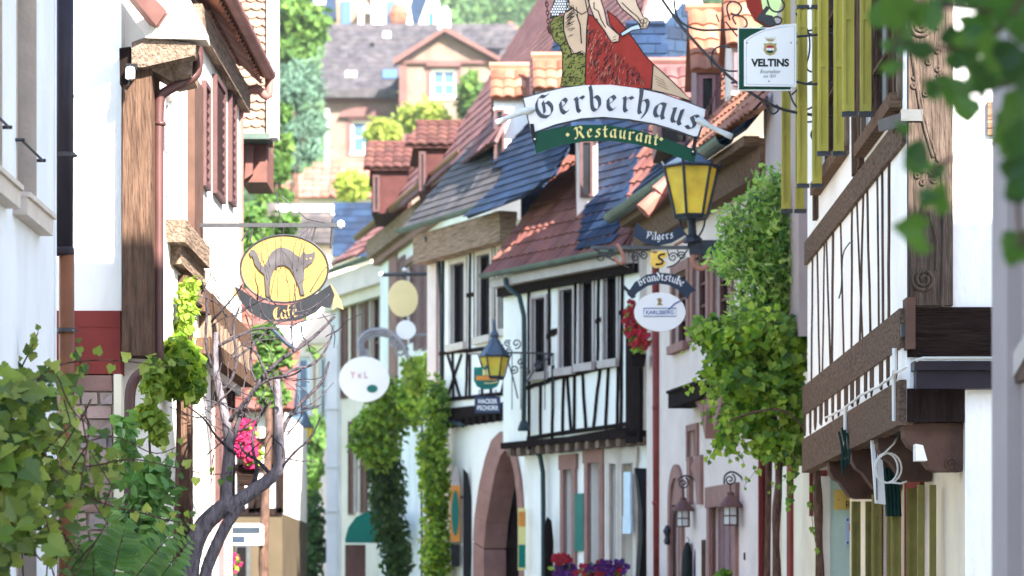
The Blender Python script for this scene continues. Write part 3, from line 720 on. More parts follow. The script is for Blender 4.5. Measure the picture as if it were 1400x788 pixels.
# small things below the jetty
t = thing('hanging_board', 'white narrow board hanging under the jetty beside the green cloth', 'sign', P(1200, 690, 24.9))
q = MB(); a0 = P(1191,588,24.9); b0 = P(1211,690,24.9)
q.prism([P(1190,590,24.9), P(1195,587,24.9), P(1207,632,24.9), P(1211,690,24.9), P(1197,688,24.9)], (0,.06,0)); obj('board', q, M['frame_white'], t)
q = MB(); q.tube([P(1199,684,24.88), P(1198,612,24.88)], .006, 5); q.tube([P(1193,590,24.9), P(1193,560,24.9)], .008, 5); obj('rod', q, M['steel'], t)
q = MB(); pts = [P(1208,640,25.1), P(1228,640,25.1), P(1233,706,25.1), P(1212,706,25.1)]; q.prism(pts, (0,.05,0))
for k in range(4): q.tube([P(1211+k*5,640,25.07), P(1214+k*5,705,25.07)], .014, 6)
q.tube([P(1218,640,25.1), P(1218,585,25.1)], .01, 5)
tag(obj('green_cloth', q, M['parapluie_green']), 'dark green folded cloth hanging under the jetty beside the white board', 'cloth')
gt = MB()
for (a0, b0) in (((1147,590),(1152,648)), ((1151,585),(1157,640)), ((1155,588),(1150,636)), ((1158,592),(1160,634))): gt.tube(smooth_path([P(*a0,26.4), P((a0[0]+b0[0])/2+3,(a0[1]+b0[1])/2,26.4), P(*b0,26.4)],1), .012, 6)
tag(obj('cable_bundle', gt, M['parapluie_green']), 'dark green cable ends dangling from the middle of the jetty beam', 'cable')

# ============================================================ RIGHT 0: nearest wall corner at the right edge
t = thing('corner_house', 'lilac grey rendered house corner at the right edge with brown beam', 'house', (2.4, 13, 0))
x0 = P(1356, 0, 13.0).x
q = MB(); q.box(x0+.06, 5.5, -6, 12.96, 0, 13.7); q.box(5.5, 10.5, -6, 12.95, 0, 12.6); obj('wall', q, M['pinkpaint'], t)  # unseen height and depth stepped to shade the left gable and carved post
q = MB(); q.box(x0, x0+.12, 12.6, 13.0, 0, 12.9); obj('corner_pilaster', q, M['pilaster'], t)
q = MB(); a = 12.85
q.prism([(x0+.055, a, P(0,540,a).z), (x0+.055, a-1.0, P(0,440,a-1).z), (x0+.055, a-1.0, P(0,412,a-1).z), (x0+.055, a, P(0,505,a).z)], (-.03,0,0))
obj('slanting_rail', q, M['frame_grey'], t)
q = MB(); q.box(x0+.035, x0+.2, a-1.6, a-.12, P(0,530,a).z, P(0,502,a).z); obj('beam', q, M['brownpaint'], t)

# ============================================================ RIGHT 2c: cream house behind the vine, with the mint end
Wc = Wall(1127, 31.6, 1066, 36.4)
t = thing('cream_house', 'cream house with dark red door frames behind the vine trunks', 'house', (5, 34, 0))
q = MB(); hs = [window(Wc, t, 1122, 1112, 590, 700, 'redplaster', surround=.07, sm='redplaster'), ]
Wc.facade(q, 0, Wc.len, 0, 4.6, hs, .14, 4.0); obj('wall', q, M['cream'], t)
q = MB(); Wc.pbox(q, 1128.5, 1124, 560, 860, -.02, .05); obj('corner_strip', q, M['redplaster'], t)
q = MB(); Wc.pbox(q, 1085, 1080, 560, 860, -.02, .04); obj('corner_strip', q, M['redplaster'], t)
Wcu = Wall(1092, 31.9, 1044, 36.4)
q = MB(); Wcu.facade(q, 0, Wcu.len, 4.55, 8.6, (), .14, 4.0); obj('upper_wall', q, M['pinkpaint'], t)
q = MB(); q.box(P(1044,0,36.4).x+.01, P(1044,0,36.4).x+4, 36.4, 36.44, 4.6, 8.5); obj('end_wall', q, M['pinkpaint'], t)
t = thing('mint_house', 'narrow mint green rendered house front with brass plate', 'house', (3.8, 31.4, 0))
q = MB(); xm = P(1134,0,31.4).x; q.box(xm, xm+1.5, 31.35, 31.6, 0, 3.0); obj('wall', q, M['mint'], t)
q = MB(); q.box(xm-.09, xm, 31.33, 31.6, 0, 3.0); obj('corner_strip', q, M['frame_white'], t)
t = thing('brass_plate', 'square brass name plate on the mint green wall', 'sign', P(1158, 698, 31.33))
q = MB(); pa, pb_ = P(1140,697,31.33), P(1178,670,31.33); q.box(pa.x, pb_.x+.1, 31.325, 31.349, pa.z, pb_.z); obj('plate', q, M['brass'], t)
q = MB(); font_text('Raritäten', (P(1158,0,31.3).x+P(1200,0,31.3).x)/2, P(0,690,31.3).z, 44/F*31.3, .075, 31.322, q); obj('lettering', q, M['black'], t)
q = MB(); q.lathe((P(1147,0,31.3).x, 31.32, P(0,684,31.3).z), [(.006,0),(.006,.012)], 8); obj('screw', q, M['black'], t)
t = thing('bell_panel', 'pale blue bell panel with red square under the brass plate', 'sign', P(1168, 745, 31.33))
q = MB(); pa, pb_ = P(1156,745,31.33), P(1176,707,31.33); q.box(pa.x, pb_.x, 31.31, 31.349, pa.z, pb_.z); obj('plate', q, mat('pale_blue_plastic', (.50,.60,.82), .4, .05), t)
q = MB(); pa, pb_ = P(1161,726,31.3), P(1173,716,31.3); q.box(pa.x, pb_.x, 31.30, 31.309, pa.z, pb_.z); obj('red_square', q, M['oxblood'], t)
q = MB()
for (x, y) in ((1159,711),(1159,742)): q.lathe(P(x,y,31.31), [(.01,-.01),(.01,.01)], 6)
obj('screw', q, M['black'], t)

# ============================================================ RIGHT 2: rose rendered house with wall lamps
W2 = Wall(885, 44.0, 1062, 36.2)
t = thing('rendered_house', 'rose rendered house with red sandstone doorways and blue slate roof', 'house', (5, 41, 0)); H2 = t
hs = []
hs.append(window(W2, t, 922, 941, 372, 470, 'shutter_brown', bars=(1,2), surround=.14, sm='stone', sill='stone'))
hs.append(window(W2, t, 950, 968, 350, 452, 'shutter_brown', bars=(1,2), surround=.14, sm='stone', sill='stone'))
hs.append(window(W2, t, 978, 1000, 345, 440, 'shutter_brown', bars=(1,2), surround=.14, sm='stone', sill='stone'))
hs.append(window(W2, t, 943, 954, 589, 625, 'stone', surround=.09, sm='stone'))
hs.append(window(W2, t, 1035, 1046, 540, 600, 'stone', surround=.09, sm='stone'))
def doorway(W, parent, pl, pr, pt, arch, dm='stone', leafm='dark_wood_paint', fw=.16):
    u0, u1, z0, z1 = W.rect(pl, pr, pt, 790); z0 = 0
    f = MB(); W.box(f, u0-fw, u0, 0, z1, -.05, .05); W.box(f, u1, u1+fw, 0, z1, -.05, .05)
    if arch:
        n = 12; um = (u0+u1)/2; ro = (u1-u0)/2+fw; ri = (u1-u0)/2
        pts = [W.pt(um+ro*cos(pi*k/n), z1+ro*1.2*sin(pi*k/n), .05) for k in range(n+1)]+[W.pt(um+ri*cos(pi*k/n), z1+ri*1.2*sin(pi*k/n), .05) for k in range(n, -1, -1)]
        f.prism(pts, W.N*-.1)
        g_ = [W.pt(um+ri*cos(pi*k/n), z1+ri*1.2*sin(pi*k/n), .012) for k in range(n+1)]; 
    else: W.box(f, u0-fw-.05, u1+fw+.05, z1, z1+.28, -.05, .06)
    fo = obj('door_frame', f, M[dm], parent)
    l = MB(); W.box(l, u0, u1, 0, z1, -.13, -.08)
    for k in range(1, 4): W.box(l, u0+(u1-u0)*k/4-.012, u0+(u1-u0)*k/4+.012, .1, z1-.05, -.08, -.07)
    lo = obj('door', l, M[leafm], fo)
    if arch:
        tp = MB(); tp.prism(g_, W.N*-.02); obj('fanlight', tp, M['stone'], fo)
    return (u0, u1, 0, z1)
hs.append(doorway(W2, t, 920, 933, 690, True))
hs.append(doorway(W2, t, 974, 1006, 692, False, leafm='shutter_mauve'))
hs.append(doorway(W2, t, 1043, 1052, 590, False, 'redplaster', 'redplaster', .05))
q = MB(); W2.facade(q, -.05, W2.len, 0, 7.4, hs, .15, 5.0); obj('wall', q, M['pinkwall'], t)
q = MB(); W2.pbox(q, 944, 948, 625, 690, -.02, .06); 
W2.ppoly(q, [(944,640),(949,626),(957,622),(957,690),(952,690),(950,660)], -.02, .05); obj('niche', q, M['stone'], t)
q = MB(); W2.ppoly(q, [(951,535),(986,528),(986,550),(981,572),(976,592),(973,560),(966,558),(964,600),(956,560),(951,552)], -.02, .28); obj('stone_corbel', q, M['stone'], t)
q = MB(); W2.pbox(q, 948, 994, 532, 552, .02, .36); W2.pbox(q, 949, 993, 528, 532, .0, .40); obj('flower_trough', q, M['dark_timber_h'], t)
q = MB(); W2.box(q, 0, W2.len, 6.95, 7.4, -.02, .22); W2.box(q, 0, W2.len, 7.3, 7.42, .22, .42); obj('eaves_cornice', q, M['timber_h'], t)
gutter(W2, t, -.2, W2.len-.6, 7.50, .52, r=.12)
R2S = roof_of(W2, 7.48, .50, 50)
tl = tiles(R2S, [(-.1,0),(W2.len+.3,0),(W2.len+.3,6.2),(-.1,6.2)], .28, .22, 'slate'); obj('slate_roof', tl, M['slate'], t)
tl = tiles(R2S, [(p[0], p[1]) for p in flat_roof_poly(R2S, [(962,205),(1003,178),(1048,150),(1052,85),(990,110),(958,150)])], .22, .3, 'pan'); 
for i in range(len(tl.v)): tl.v[i] = tl.v[i]+R2S.N*.07
obj('tile_roof', tl, M['tile_terra'], t)
# back slope so the roof is a closed solid
q = MB(); W2.box(q, 0, W2.len, 7.4, 7.5, -5, 0)
q.prism([W2.pt(.1,7.42,.2), W2.pt(.1,7.42,-5), W2.pt(.1,11.2,-2.8)], W2.U*.1); obj('roof_gable', q, M['buff'], t)
# verge tiles on the left edge of the roof
vt = MB()
a_ = R2S.st(884, 292); b_ = R2S.st(872, 215)
for k in range(9):
    c0 = Vector(R2S.pt(a_[0]-.05, a_[1]+k*.32, .05)); c1 = Vector(R2S.pt(a_[0]-.05, a_[1]+k*.32+.36, .02)); vt.tube([c0, c1], [.12,.09], 8)
obj('verge_tiles', vt, M['tile_red'], t)
# dormers on this roof
gable_dormer(t, 868, 908, 43.2, 34, 128, 150, 'slate', 'stone', 1.2, None, kind='slate', tw=.2, th=.2)
gable_dormer(t, 898, 946, 42.0, 84, 138, 205, 'tile_plum', 'stone', 1.3, (900, 942, 150, 200, 'shutter_mauve'), kind='pan')
gable_dormer(t, 952, 986, 40.0, 12, 96, 190, 'tile_terra', 'shutter_mauve', 1.2, (956, 978, 104, 168, 'shutter_mauve'), kind='pan')
gable_dormer(t, 1000, 1032, 38.6, -10, 62, 130, 'tile_terra', 'pinkwall', 1.2, (1003, 1026, 72, 118, 'shutter_mauve'), kind='pan')
q = MB(); q.tube([P(899,800,43.2), P(898,600,43.2), P(897,345,43.2)], .065, 10)
for yy in (690, 560, 430): q.lathe(P(898,yy,43.2), [(.07,0),(.07,.05)], 10)
tag(obj('red_downpipe', q, M['copper_red'], smooth=True), 'long red downpipe between the timbered front and the rose house', 'downpipe')

# ============================================================ RIGHT 3: half timbered house with black beams
W3 = Wall(690, 47.8, 874, 44.3); W3l = Wall(738, 47.4, 884, 44.6)
t = thing('half_timbered_house', 'white half timbered house with four tall dark windows and red tile roof', 'house', (2, 48, 0)); H3 = t
hs = []
for (pl, pr, pt_, pb) in ((729,747,408,510), (767,785,396,503), (794,812,385,497), (827,845,377,492)):
    hs.append(window(W3, t, pl, pr, pt_, pb, 'dark_wood_paint', 'glass', .10, (0,0), .03, .045, 'frame_grey', 'frame_grey'))
q = MB(); W3.facade(q, -.05, W3.len, 4.28, 7.1, hs, .12, 5); obj('wall', q, M['white'], t)
tb = MB()
def b3(p0, p1, w=.09): W3.beam(tb, p0, p1, w*.55, -.02, .03, .01)
for a0, b0 in (((724,615),(724,375)), ((752,500),(752,372)), ((756,600),(757,500)), ((786,590),(788,378)), ((818,500),(820,362)), ((850,590),(852,350)), ((740,600),(740,525)), ((770,596),(772,510)), ((802,590),(797,505)), ((812,588),(822,500)), ((829,588),(833,498)), ((845,588),(846,495)), ((782,592),(776,510))): b3(a0, b0)
for a0, b0 in (((718,531),(752,521)), ((722,600),(874,577)), ((718,608),(874,585)), ((750,520),(852,497)), ((745,463),(765,452)), ((816,440),(826,436)), ((848,428),(866,424)), ((752,455),(766,450)), ((722,392),(870,352))): b3(a0, b0, .12)
each('beam', tb, M['dark_timber'], t)
q = MB(); W3.pbox(q, 859, 878, 420, 606, -.02, .05, at=868); obj('corner_beam', q, M['dark_timber'], t)
q = MB(); W3.box(q, -.05, W3.len, 4.18, 4.28, -.3, .05); obj('jetty_plate', q, M['dark_timber'], t)
jb = MB(); u = .12
while u < W3.len: W3.box(jb, u, u+.10, 4.06, 4.18, -.25, .02); u += .30
each('joist_end', jb, M['grey_timber'], t)
gutter(W3, t, -.1, W3.len+.05, 7.02, .36)
fascia(W3, t, -.05, W3.len, 6.80, 6.95, .02, .26, 'frame_grey')
fascia(W3, t, -.05, W3.len, 6.66, 6.80, .02, .12, 'dark_timber_h')
R3S = roof_of(W3, 7.0, .34, 52)
# closed deck then two coverings
tl = tiles(R3S, [(-.1,0),(W3.len+.1,0),(W3.len+.1,4.4),(-.1,4.4)], .2, .3, 'pan'); obj('tile_roof', tl, M['tile_brown'], t)
tl = tiles(R3S, flat_roof_poly(R3S, [(795,344),(842,332),(876,215),(900,150),(880,40),(760,60),(740,190),(812,180)]), .28, .2, 'slate')
for i in range(len(tl.v)): tl.v[i] = tl.v[i]+R3S.N*.06
obj('slate_roof', tl, M['slate'], t)
gable_dormer(t, 789, 817, 46.2, 150, 186, 338, 'slate', 'pinkwall', 1.4, (793, 811, 192, 270, 'shutter_sun'), kind='slate')
# ground floor
hs = []
def opening(W, parent, pl, pr, pt_, frame, infill, lint=None, depth=.2):
    u0, u1, z0, z1 = W.rect(pl, pr, pt_, 792); z0 = 0.0
    f = MB(); w = .10
    W.box(f, u0-w, u0, 0, z1, -.03, .045); W.box(f, u1, u1+w, 0, z1, -.03, .045); W.box(f, u0-w-.03, u1+w+.03, z1, z1+.24, -.03, .055)
    fo = obj('door_frame', f, M[frame], parent); l = MB(); W.box(l, u0, u1, 0, z1, -depth-.05, -depth)
    um = (u0+u1)/2; W.box(l, um-.015, um+.015, 0, z1, -depth, -depth+.02)
    for zz in (.3, 1.4, 2.3): W.box(l, u0+.03, u1-.03, zz, zz+.07, -depth, -depth+.015)
    obj('door', l, M[infill], fo); return (u0, u1, 0, z1)
hs.append(opening(W3l, t, 773, 785, 642, 'stone', 'timber'))
hs.append(opening(W3l, t, 806, 822, 633, 'stone', 'grey_timber'))
hs.append(opening(W3l, t, 836, 848, 634, 'sill', 'shutter_mauve'))
hs.append(opening(W3l, t, 850, 868, 634, 'sill', 'buff'))
q = MB(); W3l.facade(q, -.5, W3l.len, 0, 4.1, hs, .2, 4.7); obj('ground_floor_wall', q, M['white'], t)
q = MB(); W3l.ppoly(q, [(867,640),(872,655),(878,700),(878,740),(874,788),(868,800),(872,740),(872,690)], .02, .30); obj('barrel_shutter', q, M['black'], t)
q = MB(); W3l.pbox(q, 789, 801, 675, 754, .01, .05); gp = obj('menu_board', q, M['teal']); tag(gp, 'narrow teal menu board between two doors of the timbered house', 'sign')
q = MB(); W3l.pbox(q, 863, 872, 646, 706, .10, .14); W3l.pbox(q, 862, 873, 706, 730, .10, .145); gp = obj('poster', q, M['pale_blue']); tag(gp, 'pale upright poster beside the rightmost door of the timbered house', 'sign')

# ============================================================ RIGHT 4: house with the big arched gateway
W4 = Wall(582, 51.9, 716, 48.2); W4l = Wall(606, 51.4, 745, 47.7)
t = thing('gateway_house', 'white timbered house above a big sandstone arched gateway, blue slate roof', 'house', (0, 53, 0)); H4 = t
hs = []
for (pl, pr, pt_, pb) in ((618,637,360,470), (654,672,348,460), (683,699,340,450)):
    hs.append(window(W4, t, pl, pr, pt_, pb, 'dark_wood_paint', 'glass', .10, (0,0), .035, .075, 'sill', 'sill'))
q = MB(); u60 = W4.u(600); W4.facade(q, u60, W4.len, 4.95, 8.0, hs, .1, 5); obj('wall', q, M['white'], t)
q = MB(); W4.facade(q, W4.u(596), u60-.002, 0, 8.0, (), .1, 4); obj('quoin_strip', q, M['stone'], t)
q = MB(); W4.facade(q, W4.u(584), W4.u(596)-.002, 0, 8.0, (), .1, 4); obj('side_wall', q, M['pinkwall'], t)
tb = MB()
def b4(p0, p1, w=.09): W4.beam(tb, p0, p1, w*.55, -.02, .03, .01)
for a0, b0 in (((606,548),(607,350)), ((643,545),(644,340)), ((650,470),(650,340)), ((678,455),(679,330)), ((703,540),(705,310)), ((612,545),(632,485)), ((613,486),(631,546)), ((638,545),(640,480)), ((700,540),(690,478)), ((686,540),(699,480)), ((714,535),(715,320)), ((660,540),(661,480)), ((672,540),(673,475)), ((620,480),(621,545))): b4(a0, b0)
for a0, b0 in (((602,548),(716,535)), ((602,484),(716,470)), ((638,405),(650,402)), ((602,562),(716,550)), ((640,345),(716,318))): b4(a0, b0, .12)
each('beam', tb, M['dark_timber'], t)
q = MB(); W4.box(q, u60, W4.len, 4.85, 5.0, -.3, .05); u = u60+.1
while u < W4.len: W4.box(q, u, u+.1, 4.72, 4.85, -.2, .03); u += .28
obj('jetty_plate', q, M['dark_timber'], t)
fascia(W4, t, W4.u(586), W4.len-.3, 7.65, 8.15, -.02, .30, 'light_timber')
gutter(W4, t, -.15, W4.len-.2, 8.28, .45)
R4S = roof_of(W4, 8.28, .42, 50)
tl = tiles(R4S, [(-.15,0),(W4.len+.35,0),(W4.len+.35,3.0),(-.15,3.0)], .26, .2, 'slate'); obj('slate_roof', tl, M['slate_grey'], t)
tl = tiles(R4S, flat_roof_poly(R4S, [(640,299),(716,270),(760,240),(800,150),(700,130),(660,200),(695,240)]), .26, .2, 'slate')
for i in range(len(tl.v)): tl.v[i] = tl.v[i]+R4S.N*.05
obj('slate_roof', tl, M['slate'], t)
for (a0, b0, d0, yr, ye, yb, wn_) in ((675, 722, 50.0, 90, 134, 236, (676, 690, 150, 234, 'shutter_sun')), (733, 770, 49.3, 76, 122, 215, (735, 747, 130, 213, 'shutter_sun'))):
    gable_dormer(t, a0, b0, d0, yr, ye, yb, 'tile_terra', 'cool_white', 1.3, wn_, kind='pan', over=4)
SW = Slope(W4.pt(W4.len+.02, 6.6, .05), -W4.N, (0,0,1))
q = tiles(SW, [(0,0),(4,0),(4,5.2),(3.0,5.2),(0,1.75)], .26, .2, 'slate', .03); obj('slate_cladding', q, M['slate'], t)
# gateway wall with the arch
outer = [(650,788),(650,740),(652,706),(658,664),(666,628),(675,602),(687,590),(699,597),(708,622),(714,655),(718,700),(719,745),(719,788)]
inner = [(665,788),(665,750),(668,715),(674,680),(681,645),(688,623),(694,616),(700,622),(706,645),(710,680),(712,715),(713,750),(713,788)]
ua, ub = W4l.u(650), W4l.u(719); zt = W4l.uz(687, 590)[1]
q = MB(); W4l.facade(q, 0, W4l.len, 0, 4.75, [(ua, ub, 0, zt)], .05, 4.6)
o3 = [W4l.hit(x, y) for x, y in outer]; o3 = [W4l.pt((p-W4l.A).dot(W4l.U), p.z) for p in o3]
tl_ = W4l.pt(ua, zt); tr_ = W4l.pt(ub, zt)
q.prism(o3[1:7]+[tl_], W4l.N*-.25); q.prism([o3[6]]+o3[7:12]+[tr_], W4l.N*-.25)
obj('ground_floor_wall', q, M['white'], t)
ring = MB()
for k in range(len(outer)-1):
    pts = [W4l.hit(*outer[k], .0), W4l.hit(*outer[k+1], .0), W4l.hit(*inner[k+1], .0), W4l.hit(*inner[k], .0)]
    if k == 0: pts = [W4l.hit(*outer[1]), W4l.hit(*inner[1]), W4l.hit(*inner[1])-Vector((0,0,3)), W4l.hit(*outer[1])-Vector((0,0,3))]
    if k == len(outer)-2: pts = [W4l.hit(*outer[-2]), W4l.hit(*inner[-2]), W4l.hit(*inner[-2])-Vector((0,0,3)), W4l.hit(*outer[-2])-Vector((0,0,3))]
    pts = [p+W4l.N*.05*1 for p in pts]
    cc = sum(pts, Vector((0,0,0)))/4; pts = [cc+(p-cc)*.985 for p in pts]
    ring.prism(pts, W4l.N*-.42)
gate = obj('stone_arch', ring, M['stone'], t)
q = MB(); W4l.box(q, ua+.02, ub-.02, 0, zt-.1, -.50, -.42)
for k in range(1, 7): uu = ua+(ub-ua)*k/7; W4l.box(q, uu-.012, uu+.012, 0, zt-.3, -.42, -.405)
W4l.box(q, ua+.1, ub-.1, 2.6, 2.75, -.42, -.39)
obj('gate', q, M['dark_timber'], gate)
q = MB(); W4l.ppoly(q, [(722,788),(722,735),(727,700),(733,692),(738,703),(741,735),(741,788)], .0, .04); W4l.pbox(q, 722.2, 740.8, 780, 850, .0, .039)
sd_ = obj('side_door_frame', q, M['stone'], t)
q = MB(); W4l.ppoly(q, [(726,788),(726,740),(730,715),(734,708),(737,720),(738,745),(738,788)], .041, .055); obj('side_door', q, M['shutter_brown'], sd_)
# downpipes of the row
for (pts, lab, mm) in (([P(583,325,51.1), P(585,335,51.2), P(603,350,51.3), P(604,560,51.3), P(610,575,51.1), P(633,582,50.3)], 'dark downpipe left of the gateway house ending in a slanted spout', 'pipe_green'),
                   ([P(691,382,47.2), P(692,392,47.1), P(716,410,46.9), P(717,500,46.9), P(716,585,46.9)], 'dark downpipe bent under the gutter between the two timbered houses', 'pipe_green'),
                   ([P(728,612,47.2), P(742,628,47.1), P(743,700,47.1), P(743,850,47.1)], 'dark green downpipe beside the arched gateway', 'pipe_green')):
    q = MB(); q.tube(smooth_path(pts, 1), .04, 10)
    if 'bent' in lab: q.lathe(pts[-1]+Vector((0,0,-.05)), [(.10,0),(.09,.06),(.05,.16)], 10)
    tag(obj('downpipe', q, M[mm], smooth=True), lab, 'downpipe')

# ============================================================ RIGHT 5: house with plum roof and two tiled dormers
W5 = Wall(520, 66.0, 672, 53.4)
t = thing('tiled_dormer_house', 'rose house with long plum tiled roof and two red tiled dormers', 'house', (2, 62, 0)); H5 = t
hs = []
hs.append(window(W5, t, 556, 567, 360, 470, 'shutter_mauve', bars=(1,1), surround=.12, sm='stone'))
q = MB(); W5.facade(q, -.05, W5.len, 0, 9.75, hs, .12, 6); obj('wall', q, M['white'], t)
for (pl, pr) in ((546,555),(568,576),(579,588)): shutter(W5, t, pl, pr, 352, 478, 'shutter_mauve')
q = MB(); W5.pbox(q, 534, 544, 240, 820, -.02, .05, at=539); obj('brick_strip', q, M['stone'], t)
q = MB(); W5.box(q, -.1, W5.len, 9.45, 9.85, -.02, .30); obj('eaves_cornice', q, M['light_timber'], t)
q = MB(); W5.box(q, -.1, W5.len, 9.30, 9.45, -.02, .16); obj('cornice_moulding', q, M['stone'], t)
gutter(W5, t, -.3, W5.len-.3, 9.98, .48, 'copper_brown', .10)
q = MB(); q.tube(smooth_path([P(531,312,65), P(533,325,65), P(540,338,65.2), P(541,380,65.2), P(541,520,65.2), P(541,800,65.2)], 1), .075, 10)
tag(obj('downpipe', q, M['copper_red'], smooth=True), 'curved reddish downpipe under the gutter of the rose dormer house', 'downpipe')
R5S = Slope(W5.pt(0, 9.95, .45), W5.U, -W5.N*cos(radians(58))+Vector((0,0,1))*sin(radians(58)))
rp = flat_roof_poly(R5S, [(519,300),(676,193),(706,130),(690,95),(640,160),(560,235)])
tl = tiles(R5S, rp, .25, .34, 'pan'); obj('roof', tl, M['tile_plum'], t)
R5B = Slope(W5.pt(0, 9.95, .45)+Vector((2.6, 7, 2.5)), W5.U, -W5.N*cos(radians(58))+Vector((0,0,1))*sin(radians(58)))
tl = tiles(R5B, flat_roof_poly(R5B, [(622,185),(700,215),(870,200),(900,-40),(775,-60)]), .25, .34, 'pan'); obj('rear_roof', tl, M['tile_plum'], t)
gable_dormer(t, 508, 558, 61.5, 192, 230, 292, 'tile_dormer', 'dormer_red', 2.2, (510, 519, 240, 290, 'shutter_sun'), hip=6, over=11)
gable_dormer(t, 572, 650, 56.5, 163, 199, 264, 'tile_dormer', 'dormer_red', 2.2, (573, 582, 208, 262, 'shutter_sun'), hip=14, over=18)

# ============================================================ RIGHT 6: far house with brown shutters
W6 = Wall(455, 71.0, 545, 66.5)
t = thing('shuttered_house', 'far cream house with brown louvred shutters and green awning', 'house', (0, 72, 0)); H6 = t
hs = []
for (pl, pr, pt_, pb) in ((491,499,405,540), (508,520,395,540), (487,492,580,700), (509,514,580,700)):
    hs.append(window(W6, t, pl, pr, pt_, pb, 'shutter_brown', bars=(0,1), surround=.08, sm='sill'))
W6x = Wall(455, 71.0, 615, 63.0)
q = MB(); W6.facade(q, 0, W6.len, 0, 9.3, hs, .12, 6); obj('wall', q, M['buff'], t)
q = MB(); W6.box(q, W6.len, W6.len+3.5, 0, 6.5, -.25, -.02); obj('side_wall', q, M['buff'], t)
for (pl, pr, pt_, pb) in ((468,476,412,545), (482,490,408,542), (500,507,402,540), (521,529,395,535), (478,486,576,704), (495,503,576,702), (517,524,574,700)): shutter(W6, t, pl, pr, pt_, pb, 'shutter_brown')
q = MB(); W6.box(q, -.1, W6.len, 9.0, 9.5, -.02, .35); obj('eaves_cornice', q, M['pinkwall'], t)
q = MB(); W6.box(q, -.1, W6.len, 8.75, 9.0, -.02, .2); obj('cornice_moulding', q, M['buff'], t)
gutter(W6, t, -.3, W6.len, 9.62, .5, 'gutter_green', .09)
R6S = roof_of(W6, 9.6, .45, 42)
tl = tiles(R6S, flat_roof_poly(R6S, [(452,362),(545,322),(545,285),(528,302),(500,325),(475,345)]), .26, .3, 'pan'); obj('roof', tl, M['tile_plum'], t)
q = MB(); W6.pbox(q, 455, 466, 400, 820, -.02, .06, at=460); obj('corner_pilaster', q, M['warm_white'], t)
q = MB(); A = P(455,800,60).x; q.box(P(446,0,60).x, P(461,0,60).x, 60, 60.3, 0, P(0,470,60).z)
for k, yy in enumerate((640, 560, 700)): q.box(P(445,0,60).x, P(462,0,60).x, 59.97, 60.33, P(0,yy,60).z, P(0,yy-4,60).z)
po = obj('white_post', q, M['warm_white']); tag(po, 'tall square white post standing left of the brown shuttered house', 'post')
t = thing('awning', 'small domed green awning beside the ivy covered doorway', 'awning', P(495, 735, 61))
q = MB(); n = 8; c0 = P(472,736,61)
prof = [(0,0),(.06,.22),(.22,.44),(.5,.58),(.8,.60)]
q.prism([(c0.x+a_*1.0, 61, c0.z+z_) for a_, z_ in prof]+[(c0.x+.8, 61, c0.z)], (0,1.4,0)); obj('cover', q, M['awning'], t)
q = MB(); q.box(c0.x, c0.x+.8, 60.98, 61.0, c0.z-.1, c0.z); obj('valance', q, M['teal'], t)
# door under it
q = MB(); q.box(P(472,0,62.5).x, P(500,0,62.5).x, 62.4, 62.5, 0, P(0,745,62.5).z); tag(obj('dark_door', q, M['shutter_brown']), 'dark brown door below the domed green awning', 'door')

t = thing('white_gable_house', 'tall white gable behind the roofs right of the painted figures', 'house', (3, 56, 0))
q = MB(); q.box(P(872,0,56).x, P(975,0,56).x, 56, 61, 0, P(0,52,56).z); q.prism([P(872,52,56), P(975,52,56), P(940,-60,56), P(905,-60,56)], (0,5,0)); obj('wall', q, M['white'], t)
q = MB(); q.prism([P(868,60,55.8), P(872,48,55.8), P(905,-66,55.8), P(896,-66,55.8)], (0,5.4,0)); obj('verge', q, M['tile_plum'], t)
# ============================================================ LEFT 1: near grey white house
WA = Wall(75, 20.0, -40, 16.8)
t = thing('pale_house', 'nearest pale rendered house at the left edge with recessed windows', 'house', (-6, 17, 0))
hs = []
for (pl, pr) in ((49, 22), (2, -26)):
    u0, u1, z0, z1 = WA.rect(pl, pr, -60, 305 if pl == 49 else 290, at=pl); z0 = 4.18; hs.append((u0, u1, z0, z1))
for (pl, pr) in ((49, 22), (2, -26)): hs.append(WA.rect(pl, pr, 620, 900, at=pl))
q = MB(); WA.facade(q, 0, 4.6, 0, 6.3, hs, .30, 5); obj('wall', q, M['cool_white'], t)
for h in hs:
    f = MB(); frame_ring(WA, f, h[0], h[1], h[2], h[3], -.30, -.24, .06); WA.box(f, h[0], h[1], (h[2]+h[3])/2-.03, (h[2]+h[3])/2+.03, -.30, -.25)
    fo = obj('window', f, M['frame_grey'], t); p = MB(); WA.box(p, *h, -.33, -.28); obj('pane', p, M['glass'], fo)
    p = MB(); WA.box(p, h[0]+.0, h[0]+.012, h[2], h[3], -.27, .006); WA.box(p, h[1]-.012, h[1], h[2], h[3], -.27, .006); each('reveal', p, M['sill'], fo)
    if h[3] > 5:
        s = MB(); WA.box(s, h[0]-.16, h[1]+.12, h[2]-.13, h[2], -.28, .09); WA.box(s, h[0]-.165, h[1]+.125, h[2]-.02, h[2]+.012, -.1, .11); obj('sill', s, M['sill'], fo)
        s = MB(); s.tube([WA.pt(h[0]-.03, h[2]+.35, .04), WA.pt(h[1]+.03, h[2]+.35, .04)], .009, 6)
        for uu in (h[0]-.03, h[1]+.03): s.tube([WA.pt(uu, h[2]+.35, -.01), WA.pt(uu, h[2]+.35, .06)], .012, 6)
        obj('guard_rod', s, M['iron'], fo)
q = MB(); WA.box(q, -.004, .05, 0, 6.3, -.5, .012); obj('corner_edge', q, M['cool_white'], t)
